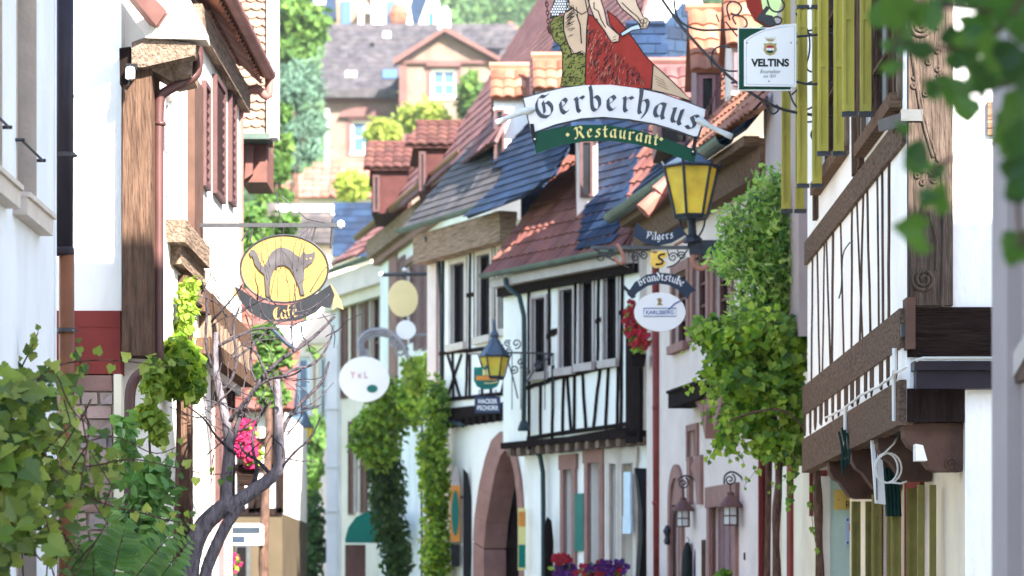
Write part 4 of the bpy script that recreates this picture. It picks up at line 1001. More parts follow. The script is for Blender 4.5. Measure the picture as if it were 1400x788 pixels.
# downpipe in two colours
t = thing('two_tone_downpipe', 'thick downpipe, black above and copper brown below, at the pale house corner', 'downpipe', P(88, 800, 20.4))
q = MB(); q.tube([P(89,-60,20.4), P(88,345,20.4)], .062, 16); q.lathe(P(88,350,20.4), [(.06,0),(.07,.01),(.07,.05),(.063,.06)], 16); obj('upper_pipe', q, M['pipe_dark'], t, smooth=True)
q = MB(); q.tube([P(91,349,20.4), P(91,1000,20.4)], .054, 16); obj('lower_pipe', q, M['copper_brown'], t, smooth=True)
for (y) in (455, 215):
    q = MB(); q.lathe(P(90,y,20.4), [(.068,0),(.068,.03)], 14); q.tube([P(90,y,20.4), P(76,y-3,20.4)], .012, 6); q.tube([P(100,y-2,20.3), P(104,y-2,20.2)], .013, 6)
    obj('pipe_clip', q, M['iron'], t)

# ============================================================ LEFT 2: white gable house with red base
t = thing('gable_house', 'sunlit white gable wall with oxide red band and brown corner post', 'house', (-5.5, 26, 0))
xa, xb = P(40,0,24.3).x, P(166,0,24.3).x
q = MB(); q.box(-8.5, xb, 24.3, 29, P(0,425,24.3).z, 8.4); obj('wall', q, M['white'], t)
q = MB(); q.box(-8.5, xb-.004, 24.27, 28.9, P(0,512,24.3).z, P(0,425,24.3).z-.003)
for k in range(7):
    a_ = P(106+k*8, 445, 24.2); q.box(a_.x, a_.x+.03, 24.262, 24.27, a_.z-.008, a_.z)
obj('red_band', q, M['redplaster'], t)
q = MB(); z_t = P(0,513,24.3).z; z = 0
random.seed(11)
while z < z_t-.05:
    hh = min(ru(.10,.18), z_t-z); x = P(72,0,24.3).x
    while x < xb-.1:
        ww = ru(.14,.34); ww = min(ww, xb-.06-x)
        q.prism([(x+.008+ru(0,.01), 24.24+ru(-.02,.02), z+.008), (x+ww-.008, 24.24+ru(-.02,.02), z+.008), (x+ww-.01-ru(0,.01), 24.24+ru(-.02,.02), z+hh-.008), (x+.01, 24.24+ru(-.02,.02), z+hh-.008)], (0,.3,0)); x += ww
        if ww < .1: break
    z += hh
obj('rubble_base', q, M['rubble'], t)
q = MB(); q.box(-8.5, xb-.05, 24.3, 28.8, 0, z_t-.004); obj('base_mortar', q, M['sill'], t)
q = MB(); q.box(xb-.05, xb+.01, 24.2, 24.32, 0, z_t); obj('base_edge', q, M['cream'], t)
# corner post of the timber front
W3L = Wall(208, 24.15, 330, 33.5)
q = MB(); q.prism([P(166,485,24.15), P(208,487,24.15), P(207,90,24.15), P(203,68,24.15), P(168,110,24.15)], (0,.35,0)); obj('corner_post', q, M['timber'], t)
q = MB(); q.prism([P(180,58,24.05), P(196,52,24.05), P(268,60,24.05), P(266,76,24.05), P(196,92,24.05), P(180,92,24.05)], (0,.22,0)); obj('eaves_beam', q, M['grey_timber_h'], t)
q = MB(); q.prism([P(196,90,24.1), P(206,70,24.1), P(262,80,24.4), P(262,106,24.4), P(236,112,24.4)], (0,.5,0)); obj('soffit', q, M['grey_timber_h'], t)
q = MB(); q.prism([P(164,-60,24.0), P(230,-60,24.0), P(280,40,24.0), P(282,54,24.0), P(200,52,24.0), P(166,2,24.0)], (0,.3,0)); obj('eaves_box', q, M['sill'], t)
q = MB(); q.prism([P(163,66,24.12), P(178,64,24.12), P(182,92,24.12), P(178,112,24.12), P(164,116,24.12)], (0,.15,0)); obj('iron_cap', q, M['dark_timber'], t)
# square gutter seen from below
q = MB(); a0 = [P(168,-8,23.6), P(180,-14,23.6), P(222,24,24.0), P(212,43,24.0)]
q.prism([P(164,-14,23.5), P(176,-30,23.5), P(226,24,24.1), P(212,44,24.1)], (.03,-.16,.02)); q.prism([P(213,44,24.1), P(226,25,24.1), P(264,60,24.8), P(252,72,24.8)], (.03,-.14,.02)); obj('gutter', q, M['pipe_pink'], t)
q = MB(); q.tube(smooth_path([P(262,58,24.4), P(271,62,24.5), P(271,95,24.5), P(266,106,24.5), P(224,126,24.4), P(218,134,24.4), P(217,180,24.4), P(217,500,24.4)], 2), .042, 12)
for y in (128, 172, 60): pass
q.lathe(P(219,172,24.4), [(.05,0),(.05,.03)], 12); q.lathe(P(265,62,24.4), [(.06,0),(.075,.04),(.075,.07)], 12)
obj('downpipe', q, M['pipe_plum'], t, smooth=True)
q = MB(); q.tube(smooth_path([P(202,508,24.0), P(188,512,24.0), P(178,530,24.0), P(177,560,24.0), P(177,900,24.0)], 2), .045, 12); tag(obj('downpipe', q, M['pipe_plum'], smooth=True), 'lower plum brown downpipe curving out below the corner post', 'downpipe')
t2 = thing('wall_lamp', 'small white lamp on a black box at the top of the brown corner post', 'lamp', P(178, 108, 23.9))
q = MB(); c = P(178,101,23.95); q.lathe(c+Vector((0,0,-.05)), [(.02,0),(.04,.012),(.04,.075),(.034,.10),(.01,.11)], 12); obj('shade', q, M['white_sign'], t2, smooth=True)
q = MB(); q.tube([c+Vector((0,0,-.04)), c+Vector((-.02,0,-.1))], .007, 5); q.box(c.x-.04, c.x+.05, 23.98, 24.1, c.z+.04, c.z+.09); obj('bracket', q, M['black'], t2)

# ============================================================ LEFT 3 / 4: street front beyond the post
W3a = Wall(208, 24.5, 272, 28.0)
t = thing('narrow_front_house', 'narrow white front with brown posts beside the plum downpipe', 'house', (-5.5, 26.2, 0))
hs = [window(W3a, t, 226, 238, 130, 330, 'frame_white', 'glass_blue', .10, (0,2), .05)]
q = MB(); W3a.facade(q, .02, W3a.len, 0, 6.9, hs, .12, 2.2); obj('wall', q, M['white'], t)
q = MB(); W3a.pbox(q, 256, 268, 112, 338, -.02, .07); W3a.pbox(q, 208.5, 212, 60, 480, -.02, .04); each('post', q, M['brownpaint'], t)
q = MB(); W3a.box(q, 1.0, 3.0, 4.78, 4.98, -.02, .16); W3a.box(q, 1.25, 3.2, 4.62, 4.78, -.02, .10); W3a.box(q, 2.1, 3.4, 4.45, 4.62, -.02, .07); obj('sill_cornice', q, M['grey_timber_h'], t)
q = MB(); W3a.pbox(q, 228, 240, 370, 520, -.02, .02); obj('lower_panel', q, M['white'], t)
q = MB(); W3a.pbox(q, 241, 249, 380, 820, -.02, .10); obj('lower_post', q, M['timber'], t)

W4a = Wall(272, 28.0, 330, 32.0)
t = thing('shutter_house', 'left hand house with faded plum shutters under a deep brown eave', 'house', (-5.5, 30.5, 0))
hs = [window(W4a, t, 283, 289, 125, 262, 'frame_white', 'glass_blue', .10, (0,2), .05), window(W4a, t, 304, 310, 118, 285, 'frame_white', 'glass_blue', .10, (0,2), .05)]
q = MB(); W4a.facade(q, 0, W4a.len, 3.9, 7.35, hs, .12, 4); obj('wall', q, M['white'], t)
for (pl, pr, pt_, pb) in ((275,282,115,258), (290,303,112,272), (311,318,128,280)): shutter(W4a, t, pl, pr, pt_, pb, 'shutter_sun')
q = MB(); W4a.box(q, -.3, W4a.len, 4.40, 4.62, -.02, .10); W4a.box(q, -.3, W4a.len, 4.0, 4.15, -.02, .14); obj('jetty_beam', q, M['timber'], t)
jb = MB(); u = 0
while u < W4a.len: W4a.box(jb, u, u+.13, 4.16, 4.39, -.02, .12); u += .34
each('joist_end', jb, M['grey_timber'], t)
hs = [W4a.rect(296, 306, 440, 800), W4a.rect(312, 322, 440, 800)]
q = MB(); W4a.facade(q, 0, W4a.len, 0, 3.95, hs, .15, 3.9, n=-.1); obj('ground_floor_wall', q, M['cream'], t)
for h in hs:
    f = MB(); frame_ring(W4a, f, h[0], h[1], h[2], h[3], -.24, -.12, .08); fo = obj('window', f, M['shutter_mauve'], t); p = MB(); W4a.box(p, *h, -.28, -.22); obj('pane', p, M['glass'], fo)
for (pl, pr) in ((289,295),(307,311),(323,328)): shutter(W4a, t, pl, pr, 435, 700, 'shutter_sun', n=-.1)
q = MB(); W4a.pbox(q, 276, 288, 440, 820, -.1, .0); obj('white_pier', q, M['white'], t)
# roof with an exposed soffit
SR = roof_of(W4a, 7.38, .24, 38)
tl = tiles(SR, [(-.6,0),(W4a.len,0),(W4a.len,4),(-.6,4)], .2, .3, 'pan', .05); obj('roof', tl, M['tile_terra'], t)
q = MB(); q.prism([SR.pt(-.6,.02,-.06), SR.pt(W4a.len,.02,-.06), SR.pt(W4a.len,1.6,-.06), SR.pt(-.6,1.6,-.06)], -SR.N*.03)
for k in range(9): q.prism([SR.pt(-.4+k*.62,.05,-.09), SR.pt(-.28+k*.62,.05,-.09), SR.pt(-.28+k*.62,1.5,-.09), SR.pt(-.4+k*.62,1.5,-.09)], -SR.N*.10)
obj('rafter_soffit', q, M['timber'], t)
q = MB(); W4a.box(q, -.6, W4a.len, 7.0, 7.25, .02, .10); obj('wall_plate', q, M['grey_timber_h'], t)
gutter(W4a, t, -.6, W4a.len, 7.42, .31, 'pipe_pink', .07)
pe = W4a.pt(W4a.len-.05, 7.38, .31)
q = MB(); q.tube(smooth_path([pe, pe+Vector((0,0,-.25)), P(350,118,31.9), P(330,131,31.8), P(327,142,31.8), P(327,250,31.8), P(327,400,31.8)], 2), .048, 12); obj('downpipe', q, M['pipe_pink'], t, smooth=True)

# ============================================================ LEFT 5: shingled gable
t = thing('shingled_house', 'house end clad in scalloped clay shingles with a pale corner board', 'house', (-5, 36, 0))
x1 = P(366,0,35).x
q = MB(); q.box(-6.5, x1, 35, 35.9, P(0,186,35).z, 9.6); obj('wall', q, M['stone'], t)
SS = Slope((-6.0, 34.99, P(0,184,35).z), (1,0,0), (0,0,1))
w_ = x1+6.0; h_ = 9.5-P(0,184,35).z
tl = tiles(SS, [(2.2,0),(w_,0),(w_,h_),(2.2,h_)], .125, .10, 'scale', .02); obj('shingle_cladding', tl, M['shingle'], t)
q = MB(); q.box(x1, x1+.125, 34.9, 35.2, P(0,190,35).z, 9.6); obj('corner_board', q, M['cool_white'], t)
q = MB(); q.box(P(330,0,35).x, x1+.04, 34.8, 35.3, P(0,188,35).z-.05, P(0,186,35).z); obj('drip_board', q, M['gutter_green'], t)
q = MB(); q.box(P(328,0,35).x, P(363,0,35).x, 35.2, 36.2, P(0,246,35).z, P(0,188,35).z-.052)
q.prism([P(334,246,35.1), P(345,238,35.1), P(347,200,35.1), P(342,196,35.1), P(336,215,35.1)], (0,.1,0)); obj('oriel_box', q, M['shutter_brown'], t)
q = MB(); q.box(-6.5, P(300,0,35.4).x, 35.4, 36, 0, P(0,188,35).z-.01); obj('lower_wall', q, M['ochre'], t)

# ============================================================ end of the street, left of centre
t = thing('low_timber_house', 'low ochre house with a half timbered band behind the gnarled tree', 'house', (-5, 50, 0))
D = 50.0; xl, xr = P(296,0,D).x, P(386,0,D).x
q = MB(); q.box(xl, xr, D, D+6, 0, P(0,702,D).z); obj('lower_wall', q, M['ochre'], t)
q = MB(); q.box(xl, xr, D+.02, D+6, P(0,702,D).z, P(0,560,D).z); obj('wall', q, M['white'], t)
w5 = Wall(296, D+.02, 386, D+.02); tb = MB()
for a0, b0 in (((383,560),(383,702)), ((345,640),(345,702)), ((350,700),(368,645)), ((300,700),(386,700)), ((300,640),(386,640)), ((330,560),(330,700)), ((372,640),(374,560)), ((300,640),(320,700)), ((386,604),(300,604))): w5.beam(tb, a0, b0, .13, -.01, .05)
each('beam', tb, M['dark_timber'], t)
q = MB(); q.box(P(322,0,D).x, P(343,0,D).x, D-.05, D, 0, P(0,744,D).z); f = obj('door_frame', q, M['steel'], t)
q = MB(); q.box(P(325,0,D).x, P(337,0,D).x, D-.08, D-.052, 0, P(0,748,D).z); obj('door', q, M['glass'], f)
# roof
tl = tiles(Slope((xl-.2, D-.3, P(0,562,D).z), (1,0,0), (0,.8,.6)), [(0,0),(xr-xl+.4,0),(xr-xl+.4,4),(0,4)], .22, .3, 'pan'); obj('roof', tl, M['tile_brown'], t)
t = thing('outdoor_unit', 'white box shaped air unit on the ochre wall behind the gnarled tree', 'air unit', P(331, 746, 47))
q = MB(); a_, b_ = P(305,745,47), P(358,718,47); q.box(a_.x, b_.x, 47, 47.4, a_.z, b_.z-.03); q.prism([(a_.x-.01,46.98,b_.z-.03),(b_.x+.01,46.98,b_.z-.03),(b_.x-.03,46.98,b_.z+.02),(a_.x+.03,46.98,b_.z+.02)], (0,.44,0)); obj('casing', q, M['frame_white'], t)
q = MB(); q.box(P(308,0,47).x, P(335,0,47).x, 46.985, 46.999, P(0,742,47).z, P(0,733,47).z)
for k in range(4): q.box(P(308,0,47).x, P(356,0,47).x, 46.98, 46.999, P(0,729-2*k,47).z, P(0,728-2*k,47).z)
obj('grille', q, M['navy'], t)

# pink house at the very end, with pale blue cross window
t = thing('rose_end_house', 'rose rendered house closing the street with a pale blue cross framed window', 'house', (-7, 88, 0))
D = 86.0; we = Wall(330, D, 470, D)
hs = [window(we, t, 393, 424, 488, 574, 'pale_blue', 'glass_blue', .15, (1,1), .10, .15, 'sill', 'sill'), window(we, t, 393, 424, 350, 420, 'frame_white', 'glass_blue', .15, (1,1), .10, .15, 'sill', 'sill'), window(we, t, 436, 452, 488, 574, 'pale_blue', 'glass', .15, (1,1), .08, .15, 'sill', 'sill')]
q = MB(); we.facade(q, 0, we.len, 0, P(0,335,D).z, hs, .18, 8); obj('wall', q, M['pinkwall'], t)
q = MB(); we.box(q, 0, we.len, P(0,612,D).z, P(0,600,D).z, -.01, .12); we.box(q, 0, we.len, P(0,470,D).z, P(0,462,D).z, -.01, .12); each('string_course', q, M['sill'], t)
SE = Slope((we.A.x-.3, D-.4, P(0,335,D).z), (1,0,0), (0,.8,.6))
tl = tiles(SE, [(0,0),(we.len+.6,0),(we.len+.6,2.1),(0,2.1)], .3, .3, 'slate'); obj('roof', tl, M['slate_grey'], t)
t = thing('blue_slate_house', 'block with vivid blue slate roof left of the first tiled dormer', 'house', (-5, 80, 0))
D = 80.0; q = MB(); q.box(P(452,0,D).x, P(512,0,D).x, D, D+5, 0, P(0,352,D).z); obj('wall', q, M['cream'], t)
SE = Slope((P(455,0,D).x, D-.3, P(0,352,D).z), (1,0,0), (0,.45,.89))
tl = tiles(SE, [(0,0),(1.15,0),(1.15,1.75),(0,1.75)], .26, .22, 'slate'); obj('roof', tl, M['slate'], t)
q = MB(); q.box(P(375,0,D).x, P(510,0,D).x, D+.9, D+1.1, P(0,283,D).z, P(0,274,D).z); obj('parapet', q, M['cool_white'], t)
q = MB()
for k in range(3): q.box(P(456+k*4,0,D).x, P(457+k*4,0,D).x, D-.4, D-.35, P(0,354,D).z-.0, P(0,300,D).z)
t = thing('low_grey_house', 'grey slated roof below the red hipped roof, left of the blue slate', 'house', (-7, 92, 0))
D = 92.0; q = MB(); q.box(P(360,0,D).x, P(455,0,D).x, D, D+5, 0, P(0,345,D).z); obj('wall', q, M['buff'], t)
tl = tiles(Slope((P(355,0,D).x, D-.3, P(0,345,D).z), (1,0,0), (0,.6,.8)), [(0,0),(2.4,0),(2.4,2.1),(0,2.1)], .3, .26, 'slate'); obj('roof', tl, M['slate_grey'], t)

# red hipped roof building
t = thing('hipped_roof_house', 'house with a light red hipped roof below the big stone villa', 'house', (-9, 124, 0))
D = 120.0; q = MB(); q.box(P(372,0,D).x, P(520,0,D).x, D, D+8, 0, P(0,270,D).z); obj('wall', q, M['cool_white'], t)
a_, b_ = P(366,270,D-.5), P(524,270,D-.5); ln = b_.x-a_.x; h_ = 54/F*D*1.45
tl = tiles(Slope(a_, (1,0,0), (0,.72,.69)), [(0,0),(ln,0),(ln,h_),(ln*.43,h_)], .35, .4, 'pan'); obj('roof', tl, M['tile_red'], t)

# ============================================================ big stone villa on the slope
t = thing('stone_villa', 'big pink and buff stone villa with grey slate roof and a pointed gable', 'villa', (-8, 190, 0))
D = 185.0; wv = Wall(443, D, 548, D); wg = Wall(546, D-3, 700, D-3)
hs = [window(wv, t, 480, 514, 165, 210, 'frame_white', 'glass_blue', .25, (1,1), .16, .3, 'villa_trim', 'sill')]
q = MB(); wv.facade(q, 0, wv.len, P(0,300,D).z, P(0,128,D).z, hs, .3, 12); obj('wall', q, M['villa'], t)
q = MB(); wv.box(q, 0, wv.len, P(0,141,D).z, P(0,127,D).z, -.02, .25); wv.box(q, 0, wv.len, P(0,232,D).z, P(0,224,D).z, -.02, .2); each('frieze', q, M['villa_trim'], t)
q = MB(); wv.ppoly(q, [(462,160),(468,152),(500,143),(520,152),(524,160)], -.01, .35); wv.pbox(q, 476, 520, 158, 165, -.01, .2); obj('window_pediment', q, M['villa_trim'], t)
hs = [window(wg, t, 589, 625, 94, 134, 'frame_white', 'glass_blue', .25, (1,1), .2, .25, 'villa_trim', 'sill')]
q = MB(); wg.facade(q, 0, wg.len, P(0,300,D-3).z, P(0,88,D-3).z, hs, .3, 12)
wg.ppoly(q, [(546,88.3),(608,48),(690,88.3)], -1.0, .0); obj('gable_wall', q, M['villa'], t)
q = MB(); wg.ppoly(q, [(538,88),(608,43),(698,92),(698,86),(609,36),(538,80)], -.3, .7); wg.pbox(q, 546, 700, 84, 88, -.02, .25); obj('bargeboard', q, M['villa_trim'], t)
q = MB(); wg.pbox(q, 546, 556, 88, 300, -.02, .15, at=550); wg.pbox(q, 583, 630, 86, 92, .0, .3); obj('quoins', q, M['villa_trim'], t)
q = MB(); wv.pbox(q, 445, 450, 150, 232, .02, .25); obj('downpipe', q, M['frame_white'], t)
tl = tiles(Slope(P(436,124,D-.8), (1,0,0), (0,.55,.83)), [(0,0),(5.4,0),(12.6,5.8),(.5,5.8)], .5, .4, 'slate'); obj('roof', tl, M['slate_villa'], t)
tl = tiles(Slope(P(608,92,D+3), (1,0,0), (0,.55,.83)), [(0,0),(5.2,0),(5.2,3.4),(0,3.4)], .5, .4, 'slate'); obj('roof', tl, M['slate_villa'], t)
q = MB(); a_ = P(436,125,D-.9); q.box(a_.x, P(542,0,D).x, D-1, D-.7, a_.z-.4, a_.z+.15); obj('gutter', q, M['slate_villa'], t)
for (x, y, w, h_, mm) in ((480,103,15,7,'cool_white'), (533,103,20,12,'glass_blue'), (529,49,10,8,'cool_white'), (509,62,6,4,'black')):
    S_ = Slope(P(436,124,D-.8), (1,0,0), (0,.55,.83)); s0 = S_.st(x-w/2, y+h_/2); s1 = S_.st(x+w/2, y-h_/2); q = MB()
    q.prism([S_.pt(s0[0],s0[1],.12), S_.pt(s1[0],s0[1],.12), S_.pt(s1[0],s1[1],.12), S_.pt(s0[0],s1[1],.12)], -S_.N*.2); obj('skylight', q, M[mm], t)
q = MB(); q.tube([P(600,40,D), P(610,30,D)], .12, 6); q.lathe(P(609,38,D-3), [(.3,0),(.3,1.0),(.1,1.3)], 8); obj('finial', q, M['frame_white'], t)

# row of houses at the top
t = thing('hillside_house', 'brown and slate blue house on the hill above the villa', 'house', (-14, 262, 0))
D = 260.0
q = MB(); q.box(P(452,0,D).x, P(520,0,D).x, D, D+8, P(0,60,D).z, P(0,-30,D).z); obj('wall', q, mat('brown_stone', (.28,.17,.11), .9, .2, 1), t)
q = MB(); q.box(P(466,0,D).x, P(480,0,D).x, D-.2, D, P(0,40,D).z, P(0,2,D).z); obj('window', q, M['glass_blue'], t)
q = MB(); q.prism([P(410,22,D-1), P(460,26,D-1), P(458,-30,D-1), P(406,-30,D-1)], (0,5,0)); obj('roof', q, M['slate'], t)
q = MB(); q.box(P(432,0,D).x, P(446,0,D).x, D-2, D-1.1, P(0,12,D).z, P(0,2,D).z); obj('skylight', q, M['frame_white'], t)
q = MB(); q.prism([P(410,18,D-3), P(422,14,D-3), P(430,16,D-3), P(428,22,D-3), P(412,22,D-3)], (0,3,0)); obj('balcony', q, M['frame_white'], t)
t = thing('white_hillside_house', 'white house with a small terracotta porch on the hill above the villa', 'house', (-9, 256, 0))
D = 255.0
q = MB(); q.box(P(508,0,D).x, P(570,0,D).x, D, D+7, P(0,60,D).z, P(0,-30,D).z); obj('wall', q, M['cool_white'], t)
q = MB(); q.box(P(529,0,D).x, P(543,0,D).x, D-.3, D, P(0,40,D).z, P(0,2,D).z); obj('window', q, M['glass_blue'], t)
q = MB(); q.lathe(P(545,32,D-1), [(.7,0),(.9,.8),(.5,1.6)], 10); obj('porch', q, M['tile_terra'], t)
q = MB(); q.prism([P(505,42,D-2), P(570,44,D-2), P(570,38,D-2), P(505,34,D-2)], (0,2,0)); q.tube([P(493,50,D-2), P(494,14,D-2)], .25, 6); q.prism([P(486,14,D-2), P(506,16,D-2), P(502,4,D-2), P(488,2,D-2)], (0,1,0)); obj('terrace', q, M['frame_white'], t)
t = thing('cream_gable_house', 'cream steep gable with a thin green window at the top of the picture', 'house', (-7, 246, 0))
D = 245.0
q = MB(); q.prism([P(566,60,D), P(612,60,D), P(608,40,D), P(598,-5,D), P(586,-5,D), P(572,34,D)], (0,7,0)); obj('wall', q, M['cream'], t)
q = MB(); q.box(P(587,0,D).x, P(593,0,D).x, D-.15, D, P(0,38,D).z, P(0,18,D).z); obj('window', q, M['teal'], t)
q = MB(); q.prism([P(566,35,D-.2), P(572,34,D-.2), P(587,-14,D-.2), P(570,-30,D-.2), P(560,10,D-.2)], (0,7,0)); obj('roof', q, M['slate'], t)
t = thing('chimney_house', 'flat grey roof with a terracotta chimney right of the villa gable', 'house', (-2, 200, 0))
D = 205.0
q = MB(); q.box(P(622,0,D).x, P(720,0,D).x, D, D+6, P(0,90,D).z, P(0,42,D).z); obj('wall', q, M['slate_grey'], t)
q = MB(); q.box(P(689,0,D).x, P(707,0,D).x, D-.3, D+.6, P(0,42,D).z, P(0,34,D).z); q.box(P(695,0,D).x, P(701,0,D).x, D, D+.5, P(0,34,D).z, P(0,30,D).z); obj('chimney', q, M['tile_red'], t)
q = MB(); q.box(P(612,0,D).x, P(640,0,D).x, D-.4, D-.2, P(0,46,D).z, P(0,36,D).z); q.box(P(640,0,D).x, P(700,0,D).x, D-.1, D+.05, P(0,44,D).z, P(0,40,D).z); obj('parapet', q, M['cool_white'], t)
# ============================================================ helpers for flat signs at distance D, facing the camera
def XZ(px, py, D): p = P(px, py, D); return (p.x, p.z)
def plate(mb, pts, D, y0, y1):
    q = [P(x, y, D) for x, y in pts]; mb.prism([(p.x, D+y0, p.z) for p in q], (0, y1-y0, 0)); return mb
def outline(mb, pts, D, y, r, closed=True):
    q = [P(x, y_, D) for x, y_ in pts]; q = [(p.x, D+y, p.z) for p in q]
    if closed: q.append(q[0])
    mb.tube(q, r, 5); return mb
def hatch(mb, poly, D, y, n, ang, ln, r, seed=1, jit=.25):
    rng = random.Random(seed); xs = [p[0] for p in poly]; ys = [p[1] for p in poly]; k = 0; tries = 0
    while k < n and tries < n*20:
        tries += 1; x = rng.uniform(min(xs), max(xs)); yy = rng.uniform(min(ys), max(ys)); a = radians(ang)+rng.uniform(-jit, jit); l = ln*rng.uniform(.5, 1.2)
        p0 = (x-cos(a)*l/2, yy-sin(a)*l/2); p1 = (x+cos(a)*l/2, yy+sin(a)*l/2)
        if inside(p0, poly) and inside(p1, poly) and inside((x, yy), poly):
            A_, B_ = P(*p0, D), P(*p1, D); d = (B_-A_).normalized(); s = Vector((-d.z, 0, d.x))*r
            o = D+y-.0002*(k % 9)
            mb.poly([(A_.x-s.x*.4, o, A_.z-s.z*.4), (A_.x+s.x*.4, o, A_.z+s.z*.4), (B_.x+s.x, o, B_.z+s.z), (B_.x-s.x, o, B_.z-s.z)]); k += 1
    return mb
def along(base, D):
    """(s,h) in pixels along a baseline polyline -> x,z"""
    b = [Vector(p) for p in smooth_path([(x, y, 0) for x, y in base], 2)]; L_ = [0]
    for i in range(1, len(b)): L_.append(L_[-1]+(b[i]-b[i-1]).length)
    def f(s, h):
        i = 1
        while i < len(b)-1 and L_[i] < s: i += 1
        t = (s-L_[i-1])/(L_[i]-L_[i-1]); p = b[i-1]+(b[i]-b[i-1])*t; d = (b[i]-b[i-1]).normalized()
        q = (p.x+d.y*h, p.y-d.x*h); return XZ(q[0], q[1], D)
    return f, L_[-1]
def ribbon_text(mb, txt, base, D, y, xh, nib=.17):
    f, L_ = along(base, D)
    # spread the letters so that the word fills the baseline
    adv = sum(GL[c][0] for c in txt); sp = (L_/xh-adv)/max(1, len(txt)-1); x = 0; qs = []
    for c in txt:
        q, w = nib_text(c, nib); qs += [[p+Vector((x,0)) for p in k] for k in q]; x += w+sp
    lay(qs, lambda a_, b_: f(a_*xh, b_*xh), mb, D+y)
def chain(mb, p0, p1, link=.055, r=.0055):
    d = p1-p0; n = max(2, int(d.length/(link*.72))); u = d.normalized(); a_ = Vector((0,1,0)); b_ = u.cross(a_).normalized()
    for i in range(n):
        c = p0+d*((i+.5)/n); w = b_ if i % 2 else a_
        mb.tube([c+u*(link*.5*cos(t*pi/5))+w*(link*.24*sin(t*pi/5)) for t in range(11)], r, 5, cap=False)
def iron(mb, pts, D, r, y=0, it=3): mb.tube([(p.x, D+y, p.z) for p in [P(q.x, q.y, D) for q in smooth_path([(a_, b_, 0) for a_, b_ in pts], it)]], r, 7)

# ============================================================ the big restaurant sign
D = 28.4
t = thing('restaurant_sign', 'hanging restaurant sign with painted tanner, white name ribbon and green ribbon', 'sign', P(840, 225, D))
top = [(716,135),(740,128),(770,121),(800,117),(835,116.5),(870,121),(905,129),(940,141),(966,151)]
bot = [(953,188),(925,178),(895,169),(860,163),(825,160),(795,162),(760,170),(727,182)]
q = MB(); plate(q, [(714,133.5),(740,126),(770,119),(800,115),(835,114.5),(870,119),(905,127),(940,139),(968.5,150),(955,190.5),(925,180),(895,171),(860,165),(825,162),(795,164),(760,172),(726,184)], D, .004, .03); bk = obj('ribbon_back', q, M['ink'], t)
q = MB(); plate(q, top+bot, D, -.012, .006); rb = obj('name_ribbon', q, M['offwhite_sign'], t)
q = MB(); ribbon_text(q, 'Gerberhaus', [(734,163),(770,156.5),(800,153),(830,152),(860,153.5),(890,159),(920,168),(950,180)], D, -.014, 21.5, .27); obj('lettering', q, M['ink'], rb)
gr = [(727,183),(760,175),(795,171),(830,171),(870,178),(910,190),(953,206),(949,223),(905,207),(870,197.5),(835,192.5),(800,193.5),(770,198),(733,210)]
q = MB(); plate(q, gr, D, -.005, .012); gb = obj('green_ribbon', q, M['green_sign'], t)
q = MB(); ribbon_text(q, 'Restaurant', [(786,190.5),(810,187.5),(840,188.5),(870,193),(899,199.5)], D, -.007, 11.6, .27)
for (cx, cy) in ((776,184.5),(904,190.5)): plate(q, [(cx-3,cy),(cx,cy-3),(cx+3,cy),(cx,cy+3)], D, -.009, -.006)
obj('lettering', q, M['yellow_ink'], gb)
fig = thing('x', '', '', (0,0,0)); bpy.data.objects.remove(fig)
moss = [(758,22),(752,32),(753,44),(758,56),(766,63),(769,75),(769,100),(766,118),(800,118),(801,74),(795,70),(785,74),(776,60),(771,42),(771,22)]
scal = [(752,26),(755,10),(761,-6),(777,-8),(776,16),(764,20),(757,23)]
apron = [(775,-8),(775,10),(770,25),(771,45),(777,62),(782,74),(793,72),(801,75),(802,40),(804,20),(800,0),(797,-8)]
skirt = [(804,20),(815,24),(826,40),(838,58),(845,55),(846,48),(834,34),(830,14),(842,24),(856,40),(868,56),(880,74),(893,88),(891,122),(870,121),(853,124),(842,122),(832,117),(800,118),(801,74)]
arm1 = [(805,-6),(805,5),(812,24),(826,42),(833,54),(837,59),(846,57),(847,49),(838,41),(830,34),(826,14),(822,2),(820,-8)]
arm2 = [(843,2),(850,12),(862,22),(872,31),(876,40),(884,40),(888,31),(886,26),(879,23),(872,8),(866,-8),(846,-8)]
knife = [(848,46),(862,37),(874,33),(879,40),(865,42),(851,50)]
plank = [(893,88),(912,105),(930,122),(946,139),(918,130),(890,123)]
shirt = [(777,-8),(800,-8),(806,6),(803,16),(795,20),(786,14),(778,8)]
k = 0
fo = None
